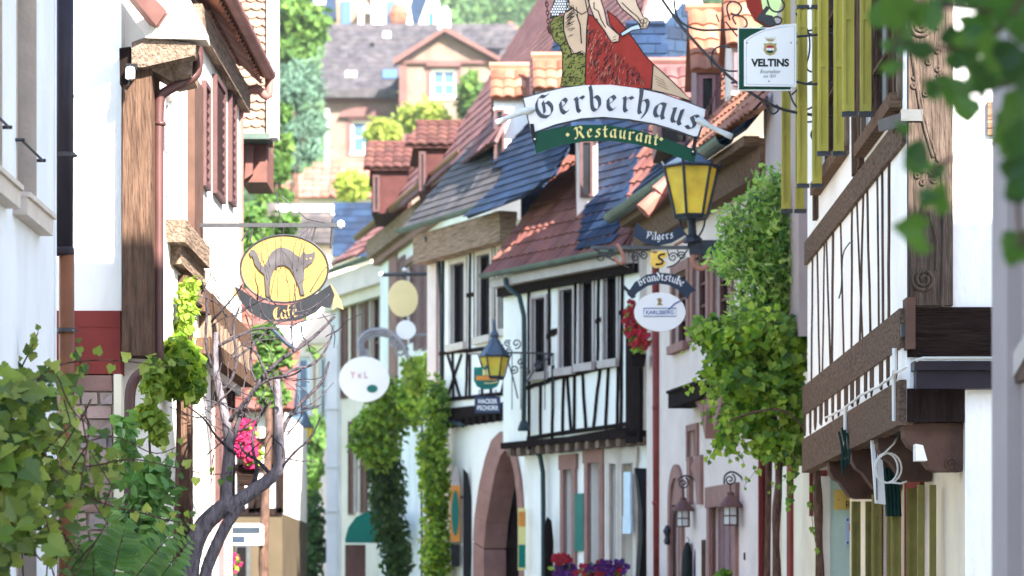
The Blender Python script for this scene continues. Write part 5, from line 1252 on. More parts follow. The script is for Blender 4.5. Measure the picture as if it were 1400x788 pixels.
for nm, pl_, mm, dy in (('painted_breeches', moss, 'moss', -.002), ('painted_scales', scal, 'pale_blue', -.003), ('painted_hide', skirt, 'oxblood', -.004), ('painted_apron', apron, 'tan', -.006),
                    ('painted_shirt', shirt, 'tan', -.008), ('painted_arm', arm1, 'skin', -.010), ('painted_knife', knife, 'pale_blue', -.0115), ('painted_arm', arm2, 'skin', -.013), ('painted_beam', plank, 'tan', -.005)):
    q = MB(); plate(q, pl_, D, dy, .012); o = obj(nm, q, M[mm], t)
    q = MB(); outline(q, pl_, D, dy-.001, .0055)
    if nm == 'painted_breeches': hatch(q, pl_, D, dy-.003, 150, -35, 5, .0045, 3, .9)
    if nm == 'painted_hide': hatch(q, [(803,30),(830,45),(845,70),(870,90),(886,118),(803,116)], D, dy-.003, 170, 115, 9, .004, 4, .25)
    if nm == 'painted_apron':
        hatch(q, [(772,10),(786,5),(786,40),(780,66),(772,40)], D, dy-.003, 45, -35, 9, .0035, 5, .12); outline(q, [(788,20),(793,34),(794,48),(795,60)], D, dy-.002, .006, False); outline(q, [(784,16),(790,24),(788,10)], D, dy-.002, .004, False)
    if nm == 'painted_scales': pass
    if nm == 'painted_arm' and pl_ is arm1: hatch(q, [(808,14),(828,45),(838,56),(834,52),(812,22)], D, dy-.003, 10, 60, 4, .004, 6, .8); outline(q, [(812,4),(812,12),(818,16),(822,28),(828,38)], D, dy-.002, .005, False); outline(q, [(838,52),(842,50)], D, dy-.002, .003, False); outline(q, [(837,56),(842,54)], D, dy-.002, .003, False)
    if nm == 'painted_arm' and pl_ is arm2:
        outline(q, [(850,4),(860,14),(872,24),(875,30)], D, dy-.002, .005, False)
        for c in ((878,30),(882,29),(877,34),(881,35)): outline(q, ellipse(c[0], c[1], 2.6, 3.2, 10), D, dy-.002, .003)
    if nm == 'painted_beam':
        for kk in range(4): outline(q, [(895+kk*1.0,104+kk*4),(908+kk*2,111+kk*4)], D, dy-.001, .002, False)
    obj('ink_lines', q, M['black'], o)
    if nm == 'painted_hide':
        q = MB(); hatch(q, [(803,30),(830,45),(850,75),(870,90),(886,118),(803,116)], D, dy-.0055, 70, 112, 6, .0015, 9, .3); obj('light_scratches', q, M['tan'], o)
    if nm == 'painted_scales':
        q = MB(); rng = random.Random(3)
        for i in range(7):
            for j in range(8):
                c = (754+i*3.4+(j % 2)*1.7, -5+j*3.6)
                if inside(c, pl_): plate(q, ellipse(c[0], c[1], 1.35, 1.5, 8), D, dy-.006, dy-.003)
        obj('white_scales', q, M['white_sign'], o)
        q = MB(); plate(q, [(x*.94+766*.06, y*.94+8*.06) for x, y in pl_], D, dy-.0025, dy-.0005); obj('scale_ground', q, M['ink'], o)
def spindle(pts, rad, name):
    q = MB(); q.tube([(P(x, y, D).x, D-.03, P(x, y, D).z) for x, y in pts], rad, 10); return obj(name, q, M['silver'], t, smooth=True)
spindle([(678,169),(681,168),(694,162),(704,158),(712,154),(722,152),(732,150)], [.028,.031,.024,.024,.034,.036,.010], 'tool_handle')
spindle([(950,165),(955,165),(962,169),(969,173),(979,178),(994,185),(1001,188)], [.010,.034,.036,.026,.022,.030,.030], 'tool_handle')
for (a_, b_) in (((727,170),(731,195)),((951,187),(947,212))):
    q = MB(); plate(q, [(a_[0]-2.4,a_[1]),(a_[0]+2.6,a_[1]),(b_[0]+2.6,b_[1]),(b_[0]-2.4,b_[1])], D, -.022, -.013); s_ = obj('strap', q, M['black'], t)
    q = MB(); q.tube([(P(b_[0],b_[1]-4,D).x, D-.03, P(b_[0],b_[1]-4,D).z), (P(b_[0],b_[1]-4,D).x, D-.02, P(b_[0],b_[1]-4,D).z)], .009, 8); obj('rivet', q, M['frame_white'], s_)
q = MB(); plate(q, [(964,151),(969,151),(967,166),(963,165)], D, -.02, -.01); plate(q, [(747,37),(753,36),(755,48),(750,46)], D, -.02, .01); each('rusty_lug', q, M['iron_rust'], t)
q = MB(); chain(q, P(746,-14,D), P(750,38,D)); obj('chain', q, M['iron_rust'], t)
q = MB(); chain(q, P(992,97,D), P(967,152,D)); obj('chain', q, M['iron_rust'], t)

# wrought iron bracket carrying it
D = 28.4
t = thing('wrought_iron_bracket', 'scrolled wrought iron bracket fixed between the olive shutters', 'bracket', P(1130, 160, D))
q = MB()
iron(q, [(896,-14),(925,28),(945,52),(975,85),(1000,108),(1030,130),(1060,147),(1090,155),(1146,161)], D, .015)
iron(q, [(925,-14),(921,12),(930,32),(955,42),(985,41),(1012,40)], D, .011)
iron(q, [(1000,112),(1040,112),(1046,60),(1100,40),(1146,38)], D, .010, .05)
iron(q, [(1040,-12),(1060,-14),(1100,-10),(1146,-4)], D, .015)
obj('main_bar', q, M['iron'], t, smooth=True)
q = MB()
for pts in ([(1010,98),(990,98),(975,86),(972,72),(983,63),(998,66)], [(998,28),(992,8),(1003,0),(1016,10),(1008,22),(999,18)], [(1006,34),(1000,24),(1008,20),(1020,26),(1022,36),(1014,40)],
            [(1048,-5),(1052,14),(1066,18),(1074,8),(1066,-4)], [(1056,28),(1060,22),(1070,26),(1066,34),(1058,33)], [(1088,18),(1106,40),(1108,70),(1100,96),(1118,100),(1146,92)],
            [(1048,146),(1056,158),(1066,150),(1062,143)], [(1076,118),(1086,146),(1100,152),(1112,146)], [(1093,12),(1112,12),(1120,-6)], [(1112,48),(1098,44),(1092,30),(1102,22)],
            [(1090,158),(1100,168),(1116,166),(1130,160)], [(1112,192),(1108,184),(1112,176),(1122,176)], [(1082,130),(1096,118),(1110,112)], [(975,72),(970,82),(974,92)],
            [(1046,60),(1034,50),(1040,36),(1054,40)]): iron(q, pts, D, .009, ru(-.02,.02))
each('scroll', q, M['iron'], t, True)
q = MB(); outline(q, [(979,20),(983,30),(988,26),(986,33),(992,30),(1008,50)], D, 0, .008, False)
each('leaf_spray', q, M['iron'], t)
q = MB(); plate(q, [(1018,-14),(1022,8),(1032,26),(1046,35),(1060,36),(1056,28),(1044,16),(1038,-14)], D, .02, .08); plate(q, [(1002,-14),(1006,-4),(1016,-2),(1020,-14)], D, .02, .06); obj('painted_boot', q, M['oxblood'], t)
q = MB(); plate(q, [(1034,26),(1048,8),(1052,12),(1046,20),(1056,22),(1062,34),(1050,36)], D, -.01, .02); obj('claw', q, M['iron'], t)

# ============================================================ beer sign
D = 27.9
t = thing('beer_sign', 'square green and white beer sign with crest beside the olive shutters', 'sign', P(1048, 125, D))
q = MB(); plate(q, [(1009,38),(1060,38),(1082,60),(1083,124),(1009,124)], D, .0, .03); obj('rim', q, M['white_sign'], t)
q = MB(); plate(q, [(1010.2,39.3),(1060,39.3),(1080,60),(1080.6,122.6),(1010.2,122.6)], D, -.004, .0); obj('green_panel', q, M['green_sign'], t)
q = MB(); plate(q, [(1017,55.5),(1026,49.5),(1040,42.5),(1056,37.5),(1072,34.3),(1088.5,33),(1088.5,119.5),(1017,118.5)], D, -.022, -.006); wp = obj('white_panel', q, M['white_sign'], t)
q = MB(); outline(q, [(1020,57),(1030,50),(1045,43),(1065,38.5),(1086,36),(1086,117),(1020,116)], D, -.0225, .0016); obj('fine_border', q, M['steel'], wp)
q = MB(); font_text('VELTINS', *XZ(1052.5, 86.6, D), 52/F*D, 11/F*D, D-.024, q, 1.0, .045); obj('lettering', q, M['black'], wp)
q = MB()
def script(mb, txt, cx, cz, w, h, y):
    i0 = len(mb.v); font_text(txt, cx, cz, w, h, y, mb)
    for v in mb.v[i0:]: v.x += (v.z-cz)*.35
script(q, 'Brautradition', *XZ(1053, 98.5, D), 27/F*D, 5.4/F*D, D-.0235); script(q, 'seit 1824', *XZ(1052, 104.8, D), 17/F*D, 4.4/F*D, D-.0235); obj('fine_lettering', q, M['ink'], wp)
q = MB(); sh = [(1043.5,60),(1048,60.5),(1052.7,59),(1057,60.5),(1061.5,60),(1060.5,64),(1062,69),(1058,75),(1052.5,77),(1047,75),(1043,69),(1044.5,64)]; plate(q, sh, D, -.026, -.022)
for k in range(5):
    x = 1047+k*2.8; outline(q, [(x*.75+1052.6*.25,57),(x+(x-1052.6)*.25,51.5)], D, -.025, .0024, False)
plate(q, [(1049,57.5),(1056.5,57.5),(1056,55.6),(1049.5,55.6)], D, -.026, -.022); outline(q, [(1046.5,54.5),(1049.5,55),(1052.6,54),(1055.7,55),(1059,54.5)], D, -.025, .003, False)
cr = obj('crest', q, mat('crest_gold', (.42,.34,.14), .45, .15, 20), wp)
q = MB(); plate(q, [(1047,67),(1048,64),(1052.6,62.5),(1057,64),(1058,67)], D, -.028, -.0265); obj('crest_red', q, M['petal_red'], cr)
q = MB(); plate(q, [(1047,69.6),(1058,69.6),(1056.5,72.6),(1052.5,74),(1048.5,72.6)], D, -.028, -.0265); obj('crest_green', q, M['green_sign'], cr)
q = MB()
for k in range(3): plate(q, [(1047.4+k*3.6,66.6),(1050.4+k*3.6,66.6),(1050.4+k*3.6,70),(1047.4+k*3.6,70)], D, -.029, -.0285)
obj('crest_white', q, M['white_sign'], cr)
q = MB()
for (x, y) in ((1021,59.5),(1081,59.5),(1051,112)): q.tube([(P(x,y,D).x, D-.028, P(x,y,D).z), (P(x,y,D).x, D-.02, P(x,y,D).z)], .007, 8)
each('screw', q, M['steel'], wp)
q = MB(); iron(q, [(1083,50),(1110,48),(1146,44)], D, .012, .02); iron(q, [(1083,110),(1108,116),(1146,112)], D, .012, .02); each('fixing_bar', q, M['iron'], t)

# ============================================================ amber street lantern with the wine room sign
def lantern(name, label, cx, yt, yb, wt, wb, D, gm='amber', roofm='lamproof', group=None, roof_h=.55, sides=6, rot=0.0, sl=1.0):
    c = P(cx, yb, D); t = thing(name, label, 'lantern', (c.x, D, c.z), group)
    zt, zb = P(cx, yt, D).z-c.z, 0; rt, rb_ = wt/F*D, wb/F*D; c0 = Vector((c.x, D, c.z))
    q = MB(); q.lathe(c0, [(rb_*.93, .02), (rt*.93, zt-.01)], sides, rot); gl = obj('glass', q, M[gm], t)
    q = MB(); q.lathe(c0, [(rb_*.25, .03), (rb_*.34, .09), (rb_*.30, .15), (rb_*.16, .17), (rb_*.2, .22), (rb_*.34, .30), (rb_*.15, .38)], 10)
    obj('bulb', q, M['amber_dark'], gl)
    q = MB()
    for k in range(sides):
        a_ = rot+2*pi*k/sides; v = Vector((cos(a_), sin(a_), 0)); q.tube([c0+v*rb_, c0+v*rt+Vector((0,0,zt))], rt*.055, 5)
        b_ = rot+2*pi*(k+1)/sides; w = Vector((cos(b_), sin(b_), 0))
        q.tube([c0+v*rb_, c0+w*rb_], rt*.06, 5); q.tube([c0+v*rt+Vector((0,0,zt)), c0+w*rt+Vector((0,0,zt))], rt*.07, 5)
        q.tube([c0+v*rt+Vector((0,0,zt)), c0+v*rt*1.1+Vector((0,0,zt+rt*.18))], rt*.05, 5)
    q.lathe(c0, [(rb_*1.0,-.04),(rb_*1.02,0)], sides, rot); obj('cage', q, M['lampmetal'], t)
    q = MB(); q.lathe(c0+Vector((0,0,zt+.01)), [(rt*1.02,0),(rt*.62,rt*roof_h),(rt*.40,rt*roof_h*1.5),(rt*.42,rt*roof_h*1.6),(rt*.12,rt*roof_h*2.3),(.005,rt*roof_h*2.7)], sides, rot); obj('roof', q, M[roofm], t)
    return t, c0
D = 36.9
t, c0 = lantern('street_lantern', 'large amber glass street lantern on a bracket above the wine room sign', 945, 229, 296, 38, 22.5, D, rot=.18, roof_h=.26)
q = MB(); q.tube([c0, P(947,330,D)], .055, 8); q.lathe(P(947,332,D), [(.13,0),(.12,.05),(.06,.10)], 8)
q.tube(smooth_path([P(929,300,D), P(931,312,D), P(938,322,D), P(945,326,D)], 1), .014, 6); q.tube(smooth_path([P(964,300,D), P(962,312,D), P(955,324,D)], 1), .014, 6)
a_, b_ = P(928,348,D), P(985,329,D); q.box(a_.x+.14, b_.x, D-.05, D+.05, a_.z, b_.z); q.box(P(940,0,D).x, P(1036,0,D).x, D-.03, D+.03, P(0,339,D).z, P(0,330,D).z)
obj('stem', q, M['lampmetal'], t)

t = thing('wine_room_sign', 'scrolled bracket with two slate blue ribbons and a white oval brewery sign', 'sign', P(900, 455, D))
q = MB(); q.box(P(808,0,D).x, P(1000,0,D).x, D-.03, D+.03, P(0,341,D).z, P(0,336.5,D).z); obj('crossbar', q, M['steel'], t)
q = MB()
for (cx, cy, r, a_, n_) in ((822,352,8,0,1.5),(835,346,6,3,1.5),(869,352,7,0,1.6),(880,350,6,3,-1.5),(920,352,7,0,1.6),(932,350,6,3,-1.5),(960,352,8,0,1.6)):
    q.tube([(x, D, z) for x, z in spiral(*XZ(cx, cy, D), r/F*D, .01, a_, n_)], .009, 6)
iron(q, [(812,340),(830,352),(860,366)], D, .011); iron(q, [(866,366),(866,340)], D, .008); iron(q, [(940,342),(925,362),(912,366)], D, .010)
for x in (818,836,858,876,888,912,926,942): iron(q, [(x,340),(x+2,350)], D, .007)
each('scroll', q, M['iron'], t)
q = MB(); iron(q, [(843,334),(849,342),(854,358),(846,362),(840,352)], D, .024, -.02); q.tube([(P(958,355,D).x+ .105*cos(k*.45+.8), D, P(958,355,D).z+.115*sin(k*.45+.8)) for k in range(12)], .034, 8); iron(q, [(922,336),(940,326)], D, .02); each('brown_ornament', q, mat('brick_brown_paint', (.36,.17,.12), .6, .2, 10), t)
q = MB(); plate(q, [(888,345),(897,347),(901,343),(912,346),(912,352),(905,354),(911,360),(906,366),(895,367),(889,362),(890,354)], D, -.03, .02); g1 = obj('gilt_lion', q, M['gold'], t)
q = MB(); iron(q, [(909,348),(901,349),(900,354),(907,357),(905,362),(896,362)], D, .012, -.04); obj('gilt_relief', q, M['black'], g1)
q = MB(); plate(q, [(870,305),(880,314),(898,321),(915,319),(930,309),(937,322),(918,333),(899,337),(880,333),(865,323)], D, -.05, -.03); r1 = obj('upper_ribbon', q, M['navy'], t)
q = MB(); ribbon_text(q, 'Pilgers', [(882,326),(898,330),(921,326)], D, -.053, 7.0, .24); obj('lettering', q, M['white_sign'], r1)
q = MB(); plate(q, [(857,402),(868,386),(884,376),(901,373),(920,375),(938,384),(952,398),(945,400),(940,410),(926,396),(914,390),(901,388),(886,391),(872,400),(864,409)], D, -.02, .0); r2 = obj('lower_ribbon', q, M['navy'], t)
q = MB(); ribbon_text(q, 'Brandtstube', [(873,392),(886,386),(902,383.5),(918,385.5),(933,393)], D, -.023, 7.2, .24); obj('lettering', q, M['white_sign'], r2)
q = MB(); outline(q, [(852,392),(868,407)], D, 0, .022, False); outline(q, [(900,366),(900,374)], D, 0, .01, False); each('rod', q, M['iron'], t)
q = MB(); plate(q, ellipse(902, 427, 35, 26.5), D, -.03, .03); ov = obj('white_oval', q, M['white_sign'], t)
q = MB(); outline(q, [(880,422),(924,422),(924,433),(880,433)], D, -.034, .006); font_text('KARLSBERG', *XZ(902, 427.6, D), 38/F*D, 5.6/F*D, D-.036, q, 1, .02); outline(q, [(914,424),(922,416),(930,412)], D, -.035, .009, False); obj('lettering', q, mat('faded_blue_ink', (.10,.16,.36), .5), ov)
q = MB(); plate(q, [(898,409),(903,408),(905,412),(903,414),(906,418),(898,418),(900,414)], D, -.036, -.031); obj('mark', q, M['gold_paint'], ov)

# ============================================================ café sign
D = 27.5
t = thing('cafe_sign', 'yellow oval café sign with an arched grey cat on a dark ribbon', 'sign', P(388, 480, D))
q = MB(); q.box(P(268,0,D).x, P(470,0,D).x, D-.018, D+.018, P(0,311,D).z, P(0,305.5,D).z); q.tube([P(344,309,D)-Vector((0,.0,0)), P(330,330,D)], .008, 6)
for x in (346, 432): q.tube([P(x,309,D), P(x-4 if x < 400 else x-6,331,D)], .008, 6)
outline(q, [(378,262),(384,308)], D, 0, .006, False); outline(q, [(455,300),(452,340)], D, 0, .012, False); outline(q, [(384,268),(420,300),(450,306)], D, 0, .006, False); obj('hanger_bar', q, M['iron'], t)
q = MB(); q.lathe(P(466,307,D)+Vector((0,0,-.04)), [(.01,0),(.035,.02),(.04,.045),(.03,.07),(.01,.08)], 10)
q.lathe(P(455,296,D), [(.01,0),(.02,.01),(.02,.03),(.01,.04)], 8); each('finial', q, M['frame_white'], t)
q = MB(); plate(q, ellipse(389, 368, 60, 46), D, -.01, .02); o1 = obj('yellow_oval', q, M['yolk'], t)
q = MB(); outline(q, ellipse(389, 368, 60, 46), D, -.012, .011); obj('rim', q, M['iron'], o1)
catp = [(344,353),(341,346),(344,341),(349,343),(353,350),(357,362),(362,366),(366,356),(371,346),(379,340),(388,339),(397,342),(405,349),(411,353),(412,350),(415,344),(419,348),(426,347),(431,344),(431,352),(428,359),(421,364),(416,368),(416,380),(414,390),(416,400),(417,404),(412,404),(409,392),(403,378),(397,368),(390,363),(381,364),(375,370),(371,380),(369,392),(369,404),(373,412),(367,414),(364,402),(363,388),(362,376),(355,370),(349,362),(347,354),(345,350)]
q = MB(); plate(q, catp, D, -.03, -.011); c1 = obj('cat_figure', q, M['cat'], t)
q = MB()
for c in ((419,355),(425,354)): plate(q, ellipse(c[0], c[1], 1.6, 1.1, 8), D, -.033, -.031)
each('cat_eye', q, M['yolk'], c1)
q = MB(); plate(q, [(322,392),(335,400),(352,412),(372,417),(395,418),(420,410),(440,398),(452,390),(458,404),(452,422),(440,420),(432,428),(410,438),(385,441),(360,438),(342,428),(330,414)], D, -.04, -.02); b1 = obj('dark_ribbon', q, mat('slate_black_enamel', (.016,.018,.022), .45, .15, 8), t)
q = MB(); ribbon_text(q, 'Café', [(373,437),(388,437.5),(409,434)], D, -.045, 12, .22); obj('lettering', q, M['gold_paint'], b1)
q = MB(); plate(q, [(452,388),(459,398),(466,410),(470,424),(461,420),(455,425),(456,408)], D, -.03, -.02); plate(q, [(322,392),(318,404),(328,408),(334,402)], D, -.03, -.02); each('ribbon_tail', q, M['gold_paint'], b1)
q = MB(); plate(q, [(376,443),(396,446),(428,437),(422,452),(405,476),(396,468)], D, .0, .02); obj('pale_shield', q, M['pale_blue'], t)
q = MB(); outline(q, [(372,450),(392,470),(404,478)], D, 0, .02, False); obj('shield_edge', q, M['navy'], t)

# ============================================================ oval signs further down the street
D = 53.5
t = thing('white_oval_sign', 'white oval hanging sign with small red letters and a green spot', 'sign', P(498, 550, D))
q = MB(); plate(q, ellipse(498, 519, 34.5, 31), D, -.04, .04); o1 = obj('oval', q, M['white_sign'], t)
q = MB(); font_text('Y x L', *XZ(491, 513, D), 24/F*D, 9/F*D, D-.045, q, 1, .01); obj('lettering', q, mat('faded_red_ink', (.55,.22,.22), .5), o1)
q = MB(); plate(q, ellipse(509, 532, 7.5, 5.5, 16), D, -.05, -.041); obj('green_spot', q, M['teal'], o1)
t2 = thing('scroll_bracket', 'grey scrolled bracket above the white oval sign', 'bracket', P(545, 500, D))
q = MB()
for k in range(3): iron(q, [(492+k*3,484),(489+k*3,468),(500+k*2,453+k*4),(522,449+k*4),(542,458+k*3),(556,478+k*3),(560,505)], D, .03, -.05+.05*k)
iron(q, [(492,484),(498,490),(504,484),(500,478)], D, .03); q.tube([P(498,480,D), P(498,490,D)], .02, 6)
for (cx, cy, r) in ((548,480,10),(560,500,8),(538,468,7),(556,520,7)): q.tube([(x, D, z) for x, z in spiral(*XZ(cx, cy, D), r/F*D, .02, 0, 1.5)], .025, 6)
iron(q, [(548,462),(570,458),(600,458),(615,458)], D, .025); obj('scroll', q, mat('silver_grey_iron', (.26,.26,.29), .5, .2, 10, metal=.3), t2)
t = thing('yellow_oval_sign', 'pale yellow oval sign with a round white disc below on a dark bar', 'sign', P(553, 466, D))
q = MB(); plate(q, ellipse(551, 408.5, 20.5, 25), D, -.04, .04); obj('oval', q, mat('cream_yellow_enamel', (.72,.58,.30), .5, .05), t)
q = MB(); plate(q, ellipse(555, 451.5, 13.5, 13), D, -.04, .04); obj('disc', q, M['white_sign'], t)
q = MB(); q.tube([P(522,376,D), P(612,374,D)], .035, 8); q.tube([P(552,376,D), P(552,384,D)], .02, 6); q.tube([P(553,433,D), P(554,439,D)], .02, 6); obj('bar', q, M['iron'], t)
q = MB(); q.lathe(P(521,378,D), [(.02,0),(.05,.02),(.05,.06),(.02,.08)], 8); q.lathe(P(553,371,D), [(.03,0),(.05,.03),(.02,.06)], 8); each('finial', q, M['frame_white'], t)

# ============================================================ lantern and beer plates at the timbered houses
D = 46.4
t, c0 = lantern('street_lantern', 'amber lantern with a tall blue roof above the green beer plate', 676, 488, 516, 21, 13, D, gm='amber', roof_h=.58)
q = MB(); q.tube([P(676,455,D), P(675,436,D)], .03, 8); q.lathe(P(676,462,D), [(.06,0),(.08,.04),(.03,.12)], 8); obj('stem', q, M['lamproof'], t)
t = thing('beer_plates', 'green crest shaped beer plate above a navy plate with white letters', 'sign', P(666, 566, D))
q = MB(); plate(q, [(648,503),(662,503),(666,499),(671,503),(683,503),(683,522),(680,529),(672,533),(660,533),(652,529),(648,521)], D, -.12, -.08); g1 = obj('green_plate', q, M['teal'], t)
q = MB(); plate(q, [(651,515),(679,515),(679,521),(651,521)], D, -.13, -.121); obj('orange_band', q, M['orange'], g1)
q = MB(); plate(q, [(660,505),(664,508),(664,514),(660,514)], D, -.13, -.121); plate(q, [(665,506),(669,505),(669,514),(665,514)], D, -.13, -.121); outline(q, [(662,525),(672,525),(681,523)], D, -.125, .008, False); obj('mark', q, M['yellow_ink'], g1)
q = MB(); plate(q, [(649,543),(684,543),(684,565),(649,565)], D, -.10, -.06); n1 = obj('navy_plate', q, mat('dark_navy_plate', (.03,.05,.10), .5, .1), t)
q = MB(); font_text('HACKER', *XZ(667, 549.5, D), 26/F*D, 6.5/F*D, D-.11, q, 1, .03); font_text('PSCHORR', *XZ(667, 558.5, D), 29/F*D, 6.5/F*D, D-.11, q, 1, .03); obj('lettering', q, M['white_sign'], n1)
q = MB(); iron(q, [(640,484),(700,482),(757,484)], D, .016)
for x in (655,678): q.tube([P(x,533,D), P(x,543,D)], .008, 5)
for x in (756,745,712,700): iron(q, [(x,484),(x,560)], D, .008)
for (cx, cy, r) in ((706,470,7),(697,480,5),(712,496,7),(720,508,6),(703,505,6),(736,500,6),(694,470,5)): q.tube([(x, D, z) for x, z in spiral(*XZ(cx, cy, D), r/F*D, .01, R()*6, 1.4)], .012, 5)
iron(q, [(690,484),(700,510),(708,545)], D, .012); iron(q, [(757,484),(735,500),(715,530)], D, .012); obj('bracket', q, M['iron'], t)

# yellow lanterns far behind the gnarled tree
D = 70
t, c0 = lantern('street_lantern', 'upper yellow lantern below the pale blue cross window', 418, 585, 606, 10, 6, D, roof_h=.9)
q = MB(); q.tube([P(418,572,D), P(414,560,D), P(436,556,D)], .03, 6); obj('arm', q, M['lampmetal'], t)
t, c0 = lantern('street_lantern', 'small lower yellow lantern behind the gnarled tree', 400, 640, 655, 7, 4, 80, roof_h=.9)
q = MB(); q.tube([P(400,628,80), P(398,618,80), P(386,616,80)], .03, 6); obj('arm', q, M['lampmetal'], t)

# ============================================================ swan neck wall lamps
def wall_lamp(label, cx, ytop, ybot, D, hw, arm, curl, *a__):
    c = P(cx, ybot, D); t = thing('wall_lamp', label, 'lamp', c, 'swan neck lamps on the rose house')
    h = P(cx, ytop, D).z-c.z; w = hw/F*D
    q = MB(); q.lathe(c, [(w*.62,.0),(w*.62,h)], 6, .3); g_ = obj('glass', q, M['lamp_white'], t)
    q = MB()
    for k in range(6):
        a_ = .3+k*pi/3; v = Vector((cos(a_), sin(a_), 0))*w*.66; q.tube([c+v, c+v+Vector((0,0,h))], .008, 5)
        b_ = .3+(k+1)*pi/3; u_ = Vector((cos(b_), sin(b_), 0))*w*.66
        for zz in (0, h*.5, h): q.tube([c+v+Vector((0,0,zz)), c+u_+Vector((0,0,zz))], .009, 5)
    obj('cage', q, M['redmetal'], t)
    q = MB(); q.lathe(c+Vector((0,0,h)), [(w*1.08,-.01),(w*1.05,.02),(w*.45,w*.85),(w*.30,w*.95),(w*.30,w*1.1),(w*.38,w*1.15),(w*.05,w*1.35)], 12); obj('shade', q, M['redmetal'], t)
    q = MB(); iron(q, arm, D, .013); q.tube([(x, D, z) for x, z in spiral(*XZ(curl[0], curl[1], D), curl[2]/F*D, .012, 1.2, -1.6)], .012, 6)
    q.tube([c+Vector((0,0,h+w*1.3)), P(curl[0], curl[1]+curl[2]*.6, D)], .01, 6); obj('arm', q, M['iron'], t)
    q = MB(); a_ = P(arm[-1][0], arm[-1][1], D); q.box(a_.x-.02, a_.x+.05, D-.04, D+.04, a_.z+.02, a_.z+.24); obj('wall_plate', q, M['iron'], t)
wall_lamp('swan neck wall lamp with conical rust roof left of the double door', 934, 698, 720, 40.8, 14, [(927,658),(930,652),(941,650),(952,658),(957,672),(958,705),(954,722)], (934,661,8))
wall_lamp('larger swan neck wall lamp with conical rust roof in front of the double door', 999, 693, 718, 38.0, 16, [(990,662),(990,650),(1000,644),(1012,650),(1019,664),(1020,700),(1020,742)], (998,656,8))
q = MB(); a_, b_ = P(1032,675,37.6), P(1043,652,37.6); q.box(a_.x, b_.x, 37.55, 37.65, a_.z, b_.z-.06); q.box(a_.x, a_.x+.03, 37.55, 37.65, b_.z-.06, b_.z); q.box(b_.x-.03, b_.x, 37.55, 37.65, b_.z-.06, b_.z-.01)
tag(obj('letter_holder', q, M['black']), 'small black box on the rose wall above the wooden post', 'box')
q = MB(); q.lathe(P(912,745,42.2), [(.03,0),(.05,.05),(.03,.12),(.06,.2),(.02,.28)], 8); tag(obj('door_bell', q, M['iron']), 'small dark iron bell pull left of the arched door', 'bell')
# garments and post beside the doors
def garment(label, px0, px1, yt, D, m):
    q = MB(); a_, b_ = P(px0,0,D).x, P(px1,0,D).x; zt = P(0,yt,D).z; n = 10; c = (a_+b_)/2; w = (b_-a_)/2
    prof = []
    for k in range(9):
        f = k/8; prof.append((w*(.25+.75*min(1,f*5))*(1+.08*sin(k*2.1)), zt-1.15*f))
    i0 = len(q.v)
    for r_, z in prof:
        for j in range(12): t_ = 2*pi*j/12; q.v.append(Vector((c+r_*cos(t_)*(1+.1*sin(j*3)), D+.11*sin(t_)*(1+.3*sin(j*2.3)), z)))
    for k in range(8):
        for j in range(12): j2 = (j+1) % 12; q.f.append((i0+k*12+j, i0+k*12+j2, i0+(k+1)*12+j2, i0+(k+1)*12+j))
    q.f.append(tuple(i0+j for j in range(12))); q.tube([(c, D, zt+.08), (c+.03, D, zt+.03), (c, D, zt-.02)], .006, 5)
    tag(obj('hanging_garment', q, m, smooth=True), label, 'garment')
garment('black garment hanging by the arched sandstone door', 931, 948, 742, 41.0, M['black_cloth'])
garment('dark blue garment hanging just right of the black one', 948, 958, 740, 40.8, M['navy_cloth'])
garment('pale blue garment hanging under the larger swan neck lamp', 1011, 1021, 738, 38.2, M['blue_cloth'])
q = MB(); q.box(P(1023,0,37.9).x, P(1031,0,37.9).x, 37.85, 37.93, 0, P(0,744,37.9).z); q.box(P(1016,0,37.9).x, P(1042,0,37.9).x, 37.82, 37.849, P(0,766,37.9).z, P(0,756,37.9).z); q.box(P(1036,0,37.9).x, P(1042,0,37.9).x, 37.85, 37.9, P(0,772,37.9).z, P(0,750,37.9).z)
tag(obj('wooden_stand', q, M['timber']), 'weathered wooden post with a cross piece beside the pale blue garment', 'stand')
q = MB(); q.box(P(960,0,40).x, P(966,0,40).x, 40.1, 40.18, 0, P(0,738,40).z); tag(obj('wooden_post', q, M['timber']), 'slim wooden post right of the dark blue garment', 'post')

# signs on the gateway wall
t = thing('projecting_sign', 'narrow orange and teal projecting sign left of the arched gateway', 'sign', P(620, 742, 50.6))
q = MB(); q.box(P(616,0,50.6).x, P(629,0,50.6).x, 50.58, 50.66, P(0,741,50.6).z, P(0,664,50.6).z); b_ = obj('board', q, M['orange'], t)
q = MB(); plate(q, ellipse(622.5, 702, 5, 31, 20), 50.6, -.04, -.021); obj('teal_field', q, M['teal'], b_)
q = MB(); plate(q, [(616,664),(621,640),(624,636),(629,664)], 50.6, -.02, .05); obj('pointed_top', q, M['frame_grey'], t)
q = MB(); q.tube([P(629,680,50.6), P(642,680,50.5)], .02, 6); q.box(P(617,0,50.6).x, P(628,0,50.6).x, 50.58, 50.66, P(0,775,50.6).z, P(0,745,50.6).z); each('bracket', q, M['black'], t)
q = MB(); q.prism([P(633,640,50.3), P(640,648,50.3), P(645,680,50.3), P(646,740,50.3), P(643,800,50.3), P(633,800,50.3)], (0,.06,0)); tag(obj('standing_panel', q, M['black']), 'black curved shadow shape between the projecting sign and the gateway', 'shutter')  # black sheet drawn for the dark shadow behind the sign
t = thing('wall_poster', 'tall narrow colourful poster at the right foot of the arched gateway', 'poster', P(713, 778, 48))
q = MB(); q.box(P(708,0,47.6).x, P(719,0,47.6).x, 47.55, 47.6, P(0,780,47.6).z, P(0,695,47.6).z); b_ = obj('sheet', q, M['yellow_ink'], t)
